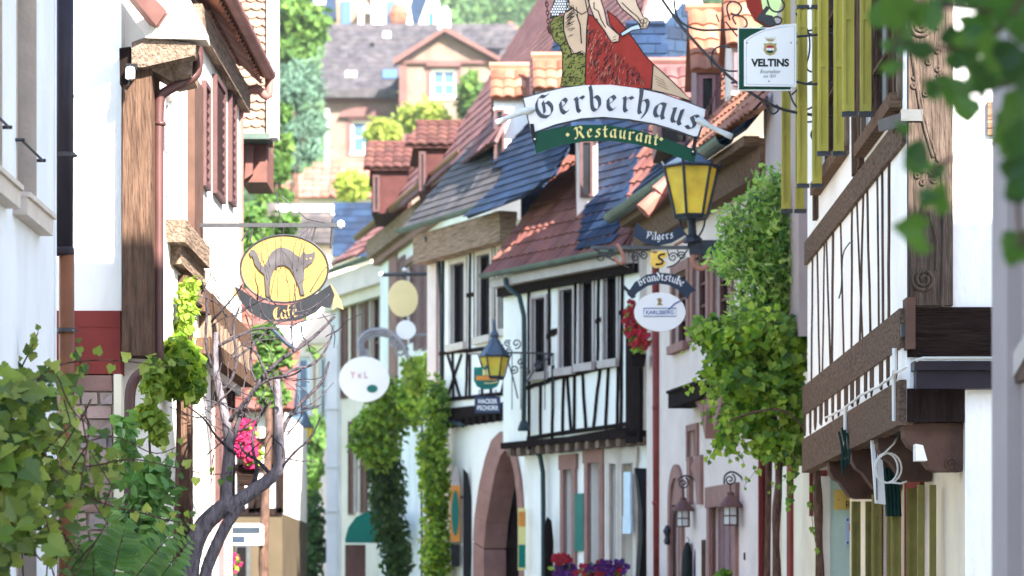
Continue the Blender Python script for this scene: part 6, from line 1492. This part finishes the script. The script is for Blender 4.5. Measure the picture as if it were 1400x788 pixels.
q = MB(); q.box(P(709,0,47.6).x, P(718,0,47.6).x, 47.54, 47.549, P(0,720,47.6).z, P(0,700,47.6).z); obj('orange_patch', q, M['orange'], b_)
q = MB(); q.box(P(709,0,47.6).x, P(718,0,47.6).x, 47.54, 47.549, P(0,776,47.6).z, P(0,745,47.6).z); obj('green_patch', q, M['awning'], b_)
q = MB(); q.prism([P(745,788,46.8), P(744,720,46.8), P(748,706,46.8), P(754,712,46.8), P(757,740,46.8), P(756,800,46.8)], (0,.05,0)); tag(obj('round_board', q, M['dark_timber']), 'dark oval board leaning right of the green downpipe', 'board')
# ============================================================ PLANTS
def plant(name, label, cat, base): return thing(name, label, cat, base)
# --- wisteria like gnarled tree in front of the café sign
random.seed(21)
D = 26.0
t = plant('gnarled_tree', 'bare twisted grey climber trunk with tangled branches in front of the café sign', 'tree', P(255, 1076, D))
q = MB()
def limb(mb, pts, r0, r1, D=D, dy=0, wig=1.5, it=2):
    pp = smooth_path([(x+ru(-wig, wig), y+ru(-wig, wig), 0) for x, y in pts], it); n = len(pp)
    mb.tube([P(p.x, p.y, D)+Vector((0, dy*(i/n), 0)) for i, p in enumerate(pp)], [r0+(r1-r0)*i/(n-1) for i in range(n)], 9)
limb(q, [(262,1076),(256,900),(258,788),(262,750),(275,722),(298,700),(320,686)], .10, .075)
limb(q, [(275,1076),(280,880),(276,790),(290,755),(312,715),(330,690)], .06, .05)
limb(q, [(312,700),(322,688),(345,672),(370,655),(385,638),(382,600),(380,560),(378,520)], .075, .032)
limb(q, [(308,700),(308,660),(313,620),(312,580),(300,540),(292,500),(296,455)], .065, .022)
limb(q, [(270,740),(262,760),(250,775)], .05, .04)
obj('trunk', q, M['bark'], t, smooth=True)
q = MB()
for pts, r in (([(312,610),(330,560),(352,520),(380,490),(402,478),(430,458),(452,430)],.026), ([(384,600),(398,565),(420,540),(440,520),(446,490)],.022), ([(296,470),(320,460),(350,450),(385,448)],.016), ([(292,500),(280,470),(285,420),(282,390)],.016),
               ([(300,540),(318,520),(322,490),(318,450),(325,420)],.018), ([(345,672),(350,640),(340,610),(345,580),(365,545)],.02), ([(378,540),(362,500),(345,480),(330,470)],.016), ([(380,520),(400,500),(425,500),(450,470),(455,440)],.016),
               ([(320,620),(300,600),(285,575),(262,560)],.014), ([(385,640),(405,620),(425,600),(440,570)],.014), ([(313,580),(340,545),(370,520),(400,520),(420,512)],.016), ([(258,760),(240,700),(246,640),(262,600)],.012),
               ([(370,655),(352,630),(330,620),(322,600)],.02), ([(402,478),(400,450),(408,420),(402,390)],.010), ([(352,520),(340,500),(345,460),(335,430)],.012), ([(322,490),(345,470),(380,440),(420,432),(450,400)],.011), ([(290,440),(310,420),(335,395)],.012)):
    limb(q, pts, r, r*.45, dy=ru(-.5,.6), wig=3)
tips = []
for _ in range(85):
    x, y = ru(275,455), ru(395,640)
    if y > 560 and x > 400: continue
    a_ = ru(0, 6.28); pts = [(x,y)]
    for k in range(3): a_ += ru(-.7,.7); l = ru(10,26); x += cos(a_)*l; y += sin(a_)*l*.8; pts.append((x,y))
    limb(q, pts, ru(.004,.009), .003, dy=ru(-.6,.6), wig=1, it=1)
for _ in range(16):
    x, y = ru(345,430), ru(340,410); a_ = -pi/2+ru(-.6,.6); pts = [(x,y+20)]
    for k in range(3): x += cos(a_)*16; y += sin(a_)*16; a_ += ru(-.5,.5); pts.append((x,y))
    limb(q, pts, .004, .002, wig=1, it=1)
obj('branches', q, M['twig_dark'], t, smooth=True)

# --- big vine at the left edge
random.seed(5)
D = 17.2
t = plant('grape_vine', 'large grape vine with lobed leaves in the lower left corner', 'vine', P(20, 1180, D))
q = MB(); S_ = MB()
for p, d in blob_pts(90, [px_blob(5,620,D-.4,45,110,.3), px_blob(30,560,D-.3,40,40,.2), px_blob(15,730,D-.3,60,50,.3)]): leaf(q, p, ru(.09,.15), GRAPE, Vector((ru(-1,1), ru(-.8,.3), ru(-1,.45))), Vector((ru(-.6,.6), -1.0, ru(0,1.0))), .12)
bl = [px_blob(20,600,D,50,95,.45), px_blob(-20,540,D,40,60,.4), px_blob(60,560,D,45,60,.35), px_blob(60,660,D,60,60,.4), px_blob(110,640,D+1.3,50,60,.3), px_blob(20,700,D,70,60,.4), px_blob(-10,640,D,50,100,.4), px_blob(150,635,D+1.4,45,16,.2), px_blob(100,590,D+1.3,40,35,.25), px_blob(40,520,D,30,35,.2), px_blob(0,740,D,50,50,.3), px_blob(70,740,D,45,30,.2), px_blob(-20,600,D,50,120,.4)]
for p, d in blob_pts(900, bl):
    leaf(q, p, ru(.04,.095), GRAPE, Vector((ru(-1,1), ru(-.8,.3), ru(-1,.45))), Vector((ru(-.6,.6), -1.0, ru(0,1.0))), .12)
def runner(pts, D, n, s0, s1, r=.006, shape=GRAPE, mb=None, sb=None, dy=0):
    pp = smooth_path([(x, y, 0) for x, y in pts], 2); c = [P(p.x, p.y, D)+Vector((0, dy*i/len(pp), 0)) for i, p in enumerate(pp)]
    sb.tube(c, [r*(1-.6*i/len(c)) for i in range(len(c))], 6)
    for k in range(n):
        f = (k+.5)/n*(len(c)-1); i = int(f); p = c[i].lerp(c[min(i+1, len(c)-1)], f-i); sd_ = 1 if k % 2 else -1
        pe_ = p+Vector((ru(-.02,.02), ru(-.05,.02), sd_*ru(.01,.04))); sb.tube([p, pe_], .0025, 4)
        leaf(mb, pe_, ru(s0, s1)*(1-.45*k/n), shape, Vector((ru(-.8,.8), ru(-.5,.1), sd_*ru(.4,1)-.3)), Vector((ru(-.4,.4), -1, ru(0,.8))), .12)
for a_ in (([(20,560),(60,505),(100,494),(150,492),(200,497),(232,504)],D+1.3,14,.06,.10), ([(60,640),(120,640),(180,625),(240,640),(290,650),(318,646)],D+1.2,15,.05,.09), ([(80,600),(100,540),(112,500),(105,470)],D+1.3,10,.05,.10), ([(20,520),(36,490),(48,465),(52,455)],D+1.3,9,.05,.09),
           ([(90,660),(140,690),(190,700),(240,715),(268,712)],D+1.2,14,.06,.10), ([(40,600),(100,610),(160,592),(210,625),(245,610)],D+1.3,12,.06,.10), ([(60,700),(70,740),(62,790),(70,820)],D-.3,10,.06,.1), ([(0,480),(20,500),(18,530)],D+1.3,8,.07,.12),
           ([(50,520),(75,500),(95,560),(120,580)],D-.2,9,.06,.1)):
    runner(*a_, .007, GRAPE, q, S_)
obj('foliage', q, M['leaf_vine'], t); 
for _ in range(26):
    x, y = ru(-20,140), ru(520,760); S_.tube([P(x,y,D+ru(-.2,.3)), P(x+ru(-40,40),y+ru(20,60),D+ru(-.2,.3)), P(x+ru(-60,60),y+ru(60,120),D+ru(-.2,.3))], .005, 5)
S_.tube([P(-30,1180,D), P(-10,900,D), P(10,760,D), P(0,620,D)], .02, 7); obj('stem', S_, M['bark_brown'], t)
# --- pinnate shoots under it
t = plant('pinnate_shoots', 'green feathery pinnate shoots under the vine runners at the lower left', 'plant', P(150, 1120, 19))
q = MB(); S_ = MB()
def frond(p0, p1, D, n, ln, sag=.1, shape=LANCE, m_=q, s_=S_):
    a_, b_ = P(*p0, D), P(*p1, D+ru(-.2,.2)); m = (a_+b_)/2+Vector((0, ru(-.1,.1), sag)); c = [a_*(1-f)*(1-f)+m*2*f*(1-f)+b_*f*f for f in [k/12 for k in range(13)]]
    s_.tube(c, [.006*(1-.7*k/12) for k in range(13)], 5)
    for k in range(n):
        f = (k+1)/n*12; i = min(11, int(f)); p = c[i].lerp(c[i+1], f-i); d = (c[i+1]-c[i]).normalized(); sc = sin(pi*(.15+.8*(k/n)))
        for sd_ in (-1, 1):
            s = d.cross(Vector((0,1,0))).normalized()*sd_; leaf(m_, p, ln*sc*ru(.85,1.1), shape, s*.9+d*.45+Vector((0,ru(-.2,.1),-.25)), Vector((ru(-.3,.3),-1,ru(.1,.6))), .1)
LEAFLET = [(0,0),(.16,.2),(.19,.5),(.10,.8),(0,1),(-.10,.8),(-.19,.5),(-.16,.2)]
for a_ in (((120,1000),(105,690),19.2,24,.15), ((135,1020),(150,670),19.0,24,.17), ((150,1020),(195,680),19.3,22,.15), ((170,900),(240,690),19.3,18,.14), ((160,850),(100,740),19.1,14,.14), ((180,860),(260,740),19.0,16,.14), ((150,820),(172,720),18.8,12,.16), ((190,880),(225,760),19.2,14,.15), ((160,830),(255,715),19.0,16,.12), ((130,850),(128,740),18.9,14,.16)):
    frond(*a_, shape=LEAFLET)
for a_ in (((200,700),(245,560),21,12,.13), ((205,680),(255,600),21,10,.13), ((150,560),(190,600),20,8,.12)): pass
obj('foliage', q, M['leaf_fern'], t); S_.tube([P(150,1120,19.1), P(150,850,19.1)], .03, 6); obj('stem', S_, M['bark_brown'], t)

# --- climbers on the left houses
def climber(name, label, base, blobs, n, size, shape, m, stem, sm='bark_brown', cat='climber', outward=.6, r=.02):
    t = plant(name, label, cat, base); obj('foliage', foliage(n, blobs, size, shape, outward), M[m], t)
    s = MB()
    for pts in stem: s.tube([p+Vector((ru(-.02,.02),ru(-.02,.02),0)) for p in smooth_path(pts, 1)], r, 7)
    obj('stem', s, M[sm], t, smooth=True); return t
climber('leafy_climber', 'dense bright green climber bunch beside the plum downpipe', P(245,1100,25.2), [px_blob(245,500,25.2,30,42,.3), px_blob(262,520,25.2,18,30,.25), px_blob(225,515,25.2,14,25,.2)], 1300, .085, GRAPE, 'leaf_bright', [[P(245,1000,25.4), P(240,700,25.4), P(245,500,25.4)]])
climber('yellow_climber', 'yellow green climber streak above the dense bunch, under the jetty', P(258,1100,25.8), [px_blob(254,430,25.8,12,45,.15), px_blob(240,465,25.8,10,20,.12), px_blob(262,395,25.8,8,20,.12)], 500, .075, OVAL, 'leaf_lime', [[P(262,1000,26), P(256,500,26), P(256,400,26)]])
climber('lime_shoots', 'sunlit lime shoots hanging beside the curved lower downpipe', P(205,1100,23.6), [px_blob(208,520,23.6,14,35,.12), px_blob(200,570,23.6,20,18,.12), px_blob(218,590,23.6,12,25,.1)], 420, .07, GRAPE, 'leaf_lime', [[P(205,1000,23.8), P(203,700,23.8), P(207,520,23.8)]], r=.01)
climber('broad_leaf_bush', 'dark broad leaved bush low between the downpipes at lower left', P(190,1050,22), [px_blob(205,655,22,40,35,.3), px_blob(170,600,22,15,40,.2), px_blob(190,720,22,40,50,.3)], 600, .12, OVAL, 'leaf_fern', [[P(190,1000,22), P(190,700,22)]])

# --- willow and vine at the far end of the carved post house
random.seed(31)
t = plant('curly_willow', 'bright curly leaved willow climbing left of the olive shutters', 'tree', P(1040, 1000, 33.2))
q = MB(); D = 33.2
bl = [px_blob(1050,265,D,30,40,.5), px_blob(1030,310,D,45,50,.6), px_blob(1070,320,D,40,70,.6), px_blob(1010,350,D,45,35,.6), px_blob(1050,380,D,55,50,.7), px_blob(1085,390,D,30,60,.5), px_blob(1000,300,D,22,28,.4), px_blob(1072,245,D,20,25,.3), px_blob(1035,420,D,45,25,.5)]
for p, d in blob_pts(3400, bl):
    # a curled narrow leaf
    w = ru(.010,.020); l = ru(.10,.2); dr = Vector((ru(-.7,.7), ru(-.7,.7), ru(-1,.25))).normalized(); s = dr.cross(Vector((ru(-1,1), ru(-1,1), ru(-1,1)))).normalized(); n_ = s.cross(dr); i0 = len(q.v); cu = ru(1.2,4.5)*random.choice((-1,1))
    c = p.copy(); a_ = 0
    for k in range(5):
        ww = w*(1.0 if 0 < k < 4 else .3); q.v += [c-s*ww, c+s*ww]; dirv = dr*cos(a_)+n_*sin(a_); c = c+dirv*l/4; a_ += cu/4
    for k in range(4): q.f.append((i0+2*k, i0+2*k+1, i0+2*k+3, i0+2*k+2))
obj('foliage', q, M['leaf_willow'], t)
q = MB(); q.tube(smooth_path([P(1045,1000,33.3), P(1050,700,33.3), P(1056,450,33.3), P(1050,330,33.3), P(1060,240,33.3)], 2), [.05]*0+.05 if False else .035, 8)
for _ in range(60):
    x, y = ru(990,1090), ru(270,440); q.tube([P(1052+ru(-6,6), min(440, y+60), 33.3), P((x+1050)/2, y+15, 33.2), P(x, y, 33.2+ru(-.3,.3))], .007, 5)
obj('trunk', q, M['bark_brown'], t, smooth=True)
t = plant('house_vine', 'broad leaved green vine spilling over the street below the curly willow', 'vine', P(1065, 1000, 32.4))
q = MB(); S_ = MB(); D = 32.3
bl = [px_blob(1035,455,D,60,32,.5), px_blob(1075,480,D,35,50,.4), px_blob(1000,470,D,40,32,.45), px_blob(1020,520,D,45,38,.45), px_blob(1060,540,D,40,45,.45), px_blob(985,505,D,25,25,.3), px_blob(1015,570,D,30,28,.3), px_blob(1050,600,D,28,34,.3), px_blob(1092,560,D,20,50,.3), px_blob(1090,610,D,22,28,.25), px_blob(965,450,D,22,22,.3), px_blob(990,600,D,18,22,.2)]
for p, d in blob_pts(3600, bl):
    leaf(q, p, ru(.045,.115), GRAPE, Vector((ru(-1,1), ru(-.8,.4), ru(-1,.3))), d*.5+Vector((ru(-.5,.3), -.6, ru(.1,1.1))), .14)
runner([(990,500),(960,520),(935,533)], D, 12, .07, .11, .006, GRAPE, q, S_); runner([(1010,560),(985,600),(968,632)], D, 12, .07, .12, .006, GRAPE, q, S_); runner([(1080,600),(1085,650),(1076,695)], D-.3, 14, .08, .13, .006, GRAPE, q, S_)
runner([(1110,620),(1112,660),(1108,700),(1118,760)], 31.2, 12, .06, .10, .006, GRAPE, q, S_); runner([(975,470),(950,460),(938,452)], D, 10, .06, .1, .006, GRAPE, q, S_)
for _ in range(26):
    x, y = random.choice([(970,480),(985,520),(1000,560),(1010,590),(1050,620),(1075,640),(1020,430),(1060,425),(960,440),(1085,600)]); x += ru(-12,12); y += ru(-10,10)
    runner([(x,y),(x+ru(-26,6),y+ru(4,22)),(x+ru(-38,10),y+ru(20,52))], D-ru(.1,.5), 9, .05, .095, .004, GRAPE, q, S_)
obj('foliage', q, M['leaf_bright'], t)
for (pts, r) in (([(1063,1000),(1064,800),(1061,720),(1064,650),(1062,600),(1050,540)],.045), ([(1120,1000),(1123,800),(1118,720),(1120,650),(1112,590)],.045), ([(1110,600),(1080,560),(1040,560),(1000,575)],.012), ([(1062,600),(1030,570),(1010,540)],.014)):
    pp = smooth_path([(x+ru(-2,2), y, 0) for x, y in pts], 2); S_.tube([P(p.x, p.y, 32.3 if x < 1100 and pts[0][0] < 1100 else 31.2) for p in pp], [r*(1+.15*sin(k*1.3)) for k in range(len(pp))], 9)
obj('trunk', S_, M['bark_brown'], t, smooth=True)

# --- ivy arch and column left of the gateway
random.seed(41)
climber('ivy_arch', 'thick ivy canopy over the awning door with a drooping dark left side', P(525,930,56), [px_blob(520,600,56,32,45,.6), px_blob(545,560,56,40,32,.7), px_blob(505,580,56,22,28,.5), px_blob(500,612,56,14,24,.4), px_blob(575,545,55,35,30,.6), px_blob(530,535,55.5,40,22,.5), px_blob(490,600,56,14,30,.3)], 3600, .13, OVAL, 'leaf_bright', [[P(530,930,56.8), P(528,760,56.8), P(532,620,56.8)]])
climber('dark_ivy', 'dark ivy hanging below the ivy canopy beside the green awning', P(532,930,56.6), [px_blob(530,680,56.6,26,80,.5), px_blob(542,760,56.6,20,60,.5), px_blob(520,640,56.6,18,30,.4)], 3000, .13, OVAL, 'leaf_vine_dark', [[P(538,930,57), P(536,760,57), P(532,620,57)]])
climber('ivy_column', 'straight ivy clad column touching the left edge of the gateway house', P(592,930,50.8), [px_blob(595,560,50.8,20,50,.35), px_blob(595,650,50.8,22,80,.35), px_blob(596,750,50.8,22,70,.35), px_blob(585,620,50.8,16,40,.3)], 4200, .11, OVAL, 'leaf_bright', [[P(592,930,51.2), P(592,700,51.2), P(594,540,51.2)]])
climber('lime_creeper', 'sunlit lime green creeper high beside the dark downpipe', P(575,930,52.6), [px_blob(575,520,52.6,24,20,.4), px_blob(588,505,52.2,12,26,.3), px_blob(562,500,53,12,14,.3)], 900, .13, OVAL, 'leaf_lime', [[P(577,930,53), P(577,700,53), P(577,500,53)]])
# --- low greenery at the end of the street
climber('corner_bush', 'round green bush at the end of the street behind the gnarled tree', P(410,880,66), [px_blob(400,690,66,18,30,.8), px_blob(420,670,66,18,20,.8), px_blob(405,750,66,22,60,.8)], 1800, .2, OVAL, 'leaf_bright', [[P(405,880,66), P(405,700,66)]], cat='bush')
climber('street_bush', 'yellowish bush under the upper yellow lantern', P(432,880,78), [px_blob(432,600,78,12,36,.8), px_blob(425,640,78,18,20,.8), px_blob(430,480,78,6,10,.3)], 1000, .2, OVAL, 'leaf_tree', [[P(432,880,78), P(432,600,78)]], cat='bush')
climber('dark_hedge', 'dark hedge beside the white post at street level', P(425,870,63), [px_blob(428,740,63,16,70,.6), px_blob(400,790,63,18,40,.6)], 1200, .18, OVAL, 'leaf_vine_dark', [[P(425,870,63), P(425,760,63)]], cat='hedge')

# --- trees
def tree(name, label, px, D, ytop, ybot_crown, rx, m, n, size, shape=OVAL, lobes=14, trunk_r=.25, base_z=0, sc=.36):
    x = P(px,0,D).x; zt = P(0,ytop,D).z; zb = P(0,ybot_crown,D).z; t = plant(name, label, 'tree', (x, D, base_z))
    c = (x, D, (zt+zb)/2); r = (rx/F*D, rx/F*D, (zt-zb)/2)
    bl = clump_blobs(c, (r[0]*.75, r[1]*.75, r[2]*.8), lobes, min(r[0], r[2])*sc*1.35)
    obj('crown', foliage(n, bl, size, shape, .7), M[m], t)
    q = MB(); top = Vector((x, D, zb+(zt-zb)*.75)); q.tube([(x+.1, D, base_z), (x-.1, D, (zb+base_z)/2), (x, D, zb), top], [trunk_r, trunk_r*.8, trunk_r*.6, trunk_r*.15], 9)
    for b_ in bl[:8]: q.tube([Vector((x, D, zb+(b_[0].z-zb)*.3)), b_[0]], [trunk_r*.4, trunk_r*.08], 6)
    obj('trunk', q, M['bark_brown'], t, smooth=True); return t
random.seed(51)
tree('light_green_tree', 'light green tree behind the bar of the café sign', 372, 62, 230, 470, 52, 'leaf_tree', 4200, .26, trunk_r=.15, lobes=22)
tree('shade_tree', 'mid green tree behind the café sign ribbon, above the low ochre house', 368, 47.5, 425, 575, 26, 'leaf_tree', 2600, .14, trunk_r=.1, lobes=18)
tree('pale_conifer', 'pale blue green drooping conifer left of the stone villa', 402, 112, 62, 262, 46, 'leaf_pale', 5200, .42, LANCE, 26, .3)
tree('green_tree', 'bright green tree at the top above the pale conifer', 398, 150, -40, 110, 52, 'leaf_tree', 4200, .55, lobes=22, trunk_r=.3)
tree('green_tree', 'green tree squeezed between shingled house and pale conifer', 372, 100, 110, 330, 26, 'leaf_tree', 2600, .34, lobes=16, trunk_r=.2)
tree('green_tree', 'dark green tree showing beside the lilac wall above the gable roofs', 452, 130, 190, 300, 14, 'leaf_wood', 900, .4, lobes=8, trunk_r=.15)
tree('yellow_bush', 'yellow green bush under the villa gable window', 588, 172, 140, 205, 46, 'leaf_yellow', 3000, .5, lobes=20, trunk_r=.15, sc=.5)
tree('yellow_bush', 'smaller yellow green bush left of the upper dormer', 528, 160, 158, 215, 22, 'leaf_yellow', 1400, .45, lobes=10, trunk_r=.12, sc=.5)
tree('round_tree', 'dark green tree between villa gable and plum roof', 645, 170, 88, 215, 24, 'leaf_tree', 1800, .45, lobes=12, trunk_r=.15)
tree('small_bush', 'small yellow green bush on the red hipped roof edge', 480, 118, 232, 275, 26, 'leaf_yellow', 1000, .35, lobes=9, trunk_r=.1, sc=.5)
# wood on the hill: one mass
random.seed(61)
q = MB()
for _ in range(420):
    x = ru(-75, 30); y = ru(262, 520); z = hill_z(x, y); r = ru(2.2, 4.2)
    for p, d in blob_pts(44, [(Vector((x, y, z+r*1.1)), (r, r, r*1.25))]): leaf(q, p, ru(1.1,2.2), OVAL, None, d+Vector((ru(-.6,.6), ru(-.6,.6), ru(-.2,.6))), .2)
wd = obj('hill_wood', q, M['leaf_wood'], kind='stuff'); tag(wd, 'wooded hillside rising behind the roofs at the top', 'wood')

# --- flowers
def flowers(name, label, D, blobs, m, n, nl, group=None, trough=None, extra=None):
    c = blobs[0][0]; t = thing(name, label, 'flowers', (c.x, D, c.z-blobs[0][1][2]))
    obj('foliage', foliage(nl, blobs, .09, OVAL), M['leaf_bright'], t)
    q = MB()
    def bloom(q, p, r):
        for k in range(5):
            a_ = k*1.257+ru(0,1); leaf(q, p, r, ROUND, Vector((cos(a_), -.35, sin(a_))), Vector((0,-1,.3)), .2)
    for p, d in blob_pts(n, [(b[0]+Vector((0,-.05,0)), tuple(v*1.08 for v in b[1])) for b in blobs]): bloom(q, p, ru(.035,.06))
    obj('blossoms', q, M[m], t)
    if extra:
        q = MB()
        for p, d in blob_pts(extra[1], extra[2]): bloom(q, p, ru(.035,.055))
        obj('blossoms', q, M[extra[0]], t)
    if trough:
        q = MB(); q.prism([trough[0], trough[1], trough[1]+Vector((-.03,0,-.18)), trough[0]+Vector((.03,0,-.18))], (0,.25,0)); obj('trough', q, M['dark_timber_h'], t)
    return t
flowers('flower_basket', 'magenta flower basket on the left wall behind the gnarled tree', 31.5, [px_blob(336,600,31.5,17,26,.16), px_blob(346,625,31.5,12,16,.12)], 'petal_pink', 150, 260, trough=(P(322,640,31.5), P(352,640,31.5)))
flowers('hanging_flowers', 'red geraniums hanging at the black corner beam of the timbered house', 43.6, [px_blob(866,440,43.6,13,30,.18), px_blob(874,462,43.6,14,20,.18)], 'petal_red', 120, 320, trough=(P(862,484,43.6), P(884,484,43.6)))
flowers('flower_trough', 'purple and red flower trough in front of the doors, left one', 43.5, [px_blob(772,785,43.5,17,14,.2)], 'petal_purple', 120, 160, trough=(P(756,800,43.5), P(790,800,43.5)), extra=('petal_red', 45, [px_blob(768,764,43.3,13,7,.12)]))
flowers('flower_trough', 'red and purple flower trough with tall leaves in front of the doors, right one', 42.8, [px_blob(822,785,42.8,34,17,.2)], 'petal_red', 110, 420, trough=(P(792,803,42.8), P(856,803,42.8)), extra=('petal_purple', 70, [px_blob(830,778,42.6,30,14,.15)]))
flowers('pink_flowers', 'few pink flowers low beside the white air unit', 46, [px_blob(318,770,46,10,14,.15)], 'petal_pink', 24, 90)
q = foliage(420, [px_blob(992,792,38.6,14,14,.2)], .07, OVAL); t = plant('topiary_bush', 'small clipped green bush in front of the double door', 'bush', P(992,830,38.6)); obj('foliage', q, M['leaf_bright'], t)
q = MB(); q.lathe(P(992,830,38.6), [(.10,0),(.14,.25),(.15,.26)], 12); obj('pot', q, M['tile_red'], t)

# --- out of focus leaves close to the camera at the upper right
random.seed(71)
D = 7.2
t = plant('foreground_branch', 'blurred leafy branch hanging close in the upper right corner', 'branch', P(1400, -40, D))
q = MB(); S_ = MB()
spots = [(1212,20,50),(1222,58,42),(1238,10,50),(1245,62,44),(1262,22,46),(1268,66,40),(1300,62,46),(1318,78,46),(1212,92,24),(1345,30,50),(1372,12,62),(1394,40,60),(1352,66,50),(1375,78,58),(1388,96,58),(1350,112,40),(1330,50,44),(1395,150,54),(1380,172,44),
         (1310,128,46),(1330,148,42),(1286,118,34),(1365,185,46),(1398,190,60),(1390,225,46),(1262,112,26),(1245,208,36),(1262,225,40),(1240,175,26),(1262,300,44),(1275,268,44),(1250,330,30),(1290,230,30),(1392,330,44),(1372,345,28),(1398,255,40),(1258,262,30),(1240,300,20),(1400,345,40),(1398,8,62),(1340,-10,60),(1300,-12,52),(1236,-22,50)]
for (x, y, s) in spots+[(x+ru(-22,22), y+ru(-18,18), s*ru(.6,.95)) for x, y, s in spots if x > 1280 or R() < .4]:
    leaf(q, P(x, y+s*.35, D+ru(-.5,.5)), s/F*D*.95, ROUND if R() < .6 else GRAPE, Vector((ru(-.9,.9), ru(-.4,.4), ru(.0,1))), Vector((ru(-.5,.5), -1, ru(-.2,.9))), .15)
obj('foliage', q, M['leaf_near'], t)
for pts in ([(1430,-60),(1390,10),(1350,60),(1300,70),(1230,60)], [(1430,60),(1395,110),(1370,180),(1390,240),(1395,340)], [(1400,100),(1340,130),(1290,122),(1260,110)], [(1395,20),(1300,10),(1220,0)], [(1390,180),(1320,210),(1270,230),(1260,310)], [(1300,-60),(1260,0),(1225,50),(1215,90)]):
    S_.tube([P(p.x, p.y, D) for p in smooth_path([(x, y, 0) for x, y in pts], 2)], .006, 6)
for za in (-60, 60, 100): S_.tube(smooth_path([P(1400+abs(za)*.3, za, D), P(1400+abs(za)*.3, za, D)+Vector((.4,.0,.25)), Vector((2.17, D+.2, 3.2)), Vector((2.22, D+.2, 2.6))], 2), [.012]*1+[.014]*0 if False else .011, 7)
S_.tube([(2.2,D+.2,0),(2.17,D+.2,1.5),(2.2,D+.2,3.3)], .03, 8)
obj('twig', S_, M['bark_brown'], t)

# ============================================================ thin summer haze over the whole place
hz = MB(); hz.box(-330, 330, -12, 640, -2, 150)
ho = obj('haze', hz, M['white'], kind='stuff'); ho.data.materials.clear()
hm = bpy.data.materials.new('haze_air'); hm.use_nodes = True; hn = hm.node_tree
for n_ in list(hn.nodes):
    if n_.type == 'BSDF_PRINCIPLED': hn.nodes.remove(n_)
pv = hn.nodes.new('ShaderNodeVolumePrincipled'); pv.inputs['Color'].default_value = (.86,.92,1,1); pv.inputs['Density'].default_value = 0.00016
hn.links.new(pv.outputs[0], [n_ for n_ in hn.nodes if n_.type == 'OUTPUT_MATERIAL'][0].inputs['Volume'])
ho.data.materials.append(hm)
tag(ho, 'faint pale haze filling the air up to the hillside', 'haze')

GROUPS = {'street_lantern': 'amber street lanterns along the street', 'downpipe': 'downpipes on the house fronts', 'flower_trough': 'flower troughs in front of the doors', 'green_tree': 'green trees on the slope',
          'yellow_bush': 'yellow green bushes below the villa', 'hanging_garment': 'garments hanging beside the doors'}
for o_ in list(scene.objects):
    k_ = o_.name.split('.')[0]
    if o_.parent is None and k_ in GROUPS: o_['group'] = GROUPS[k_]
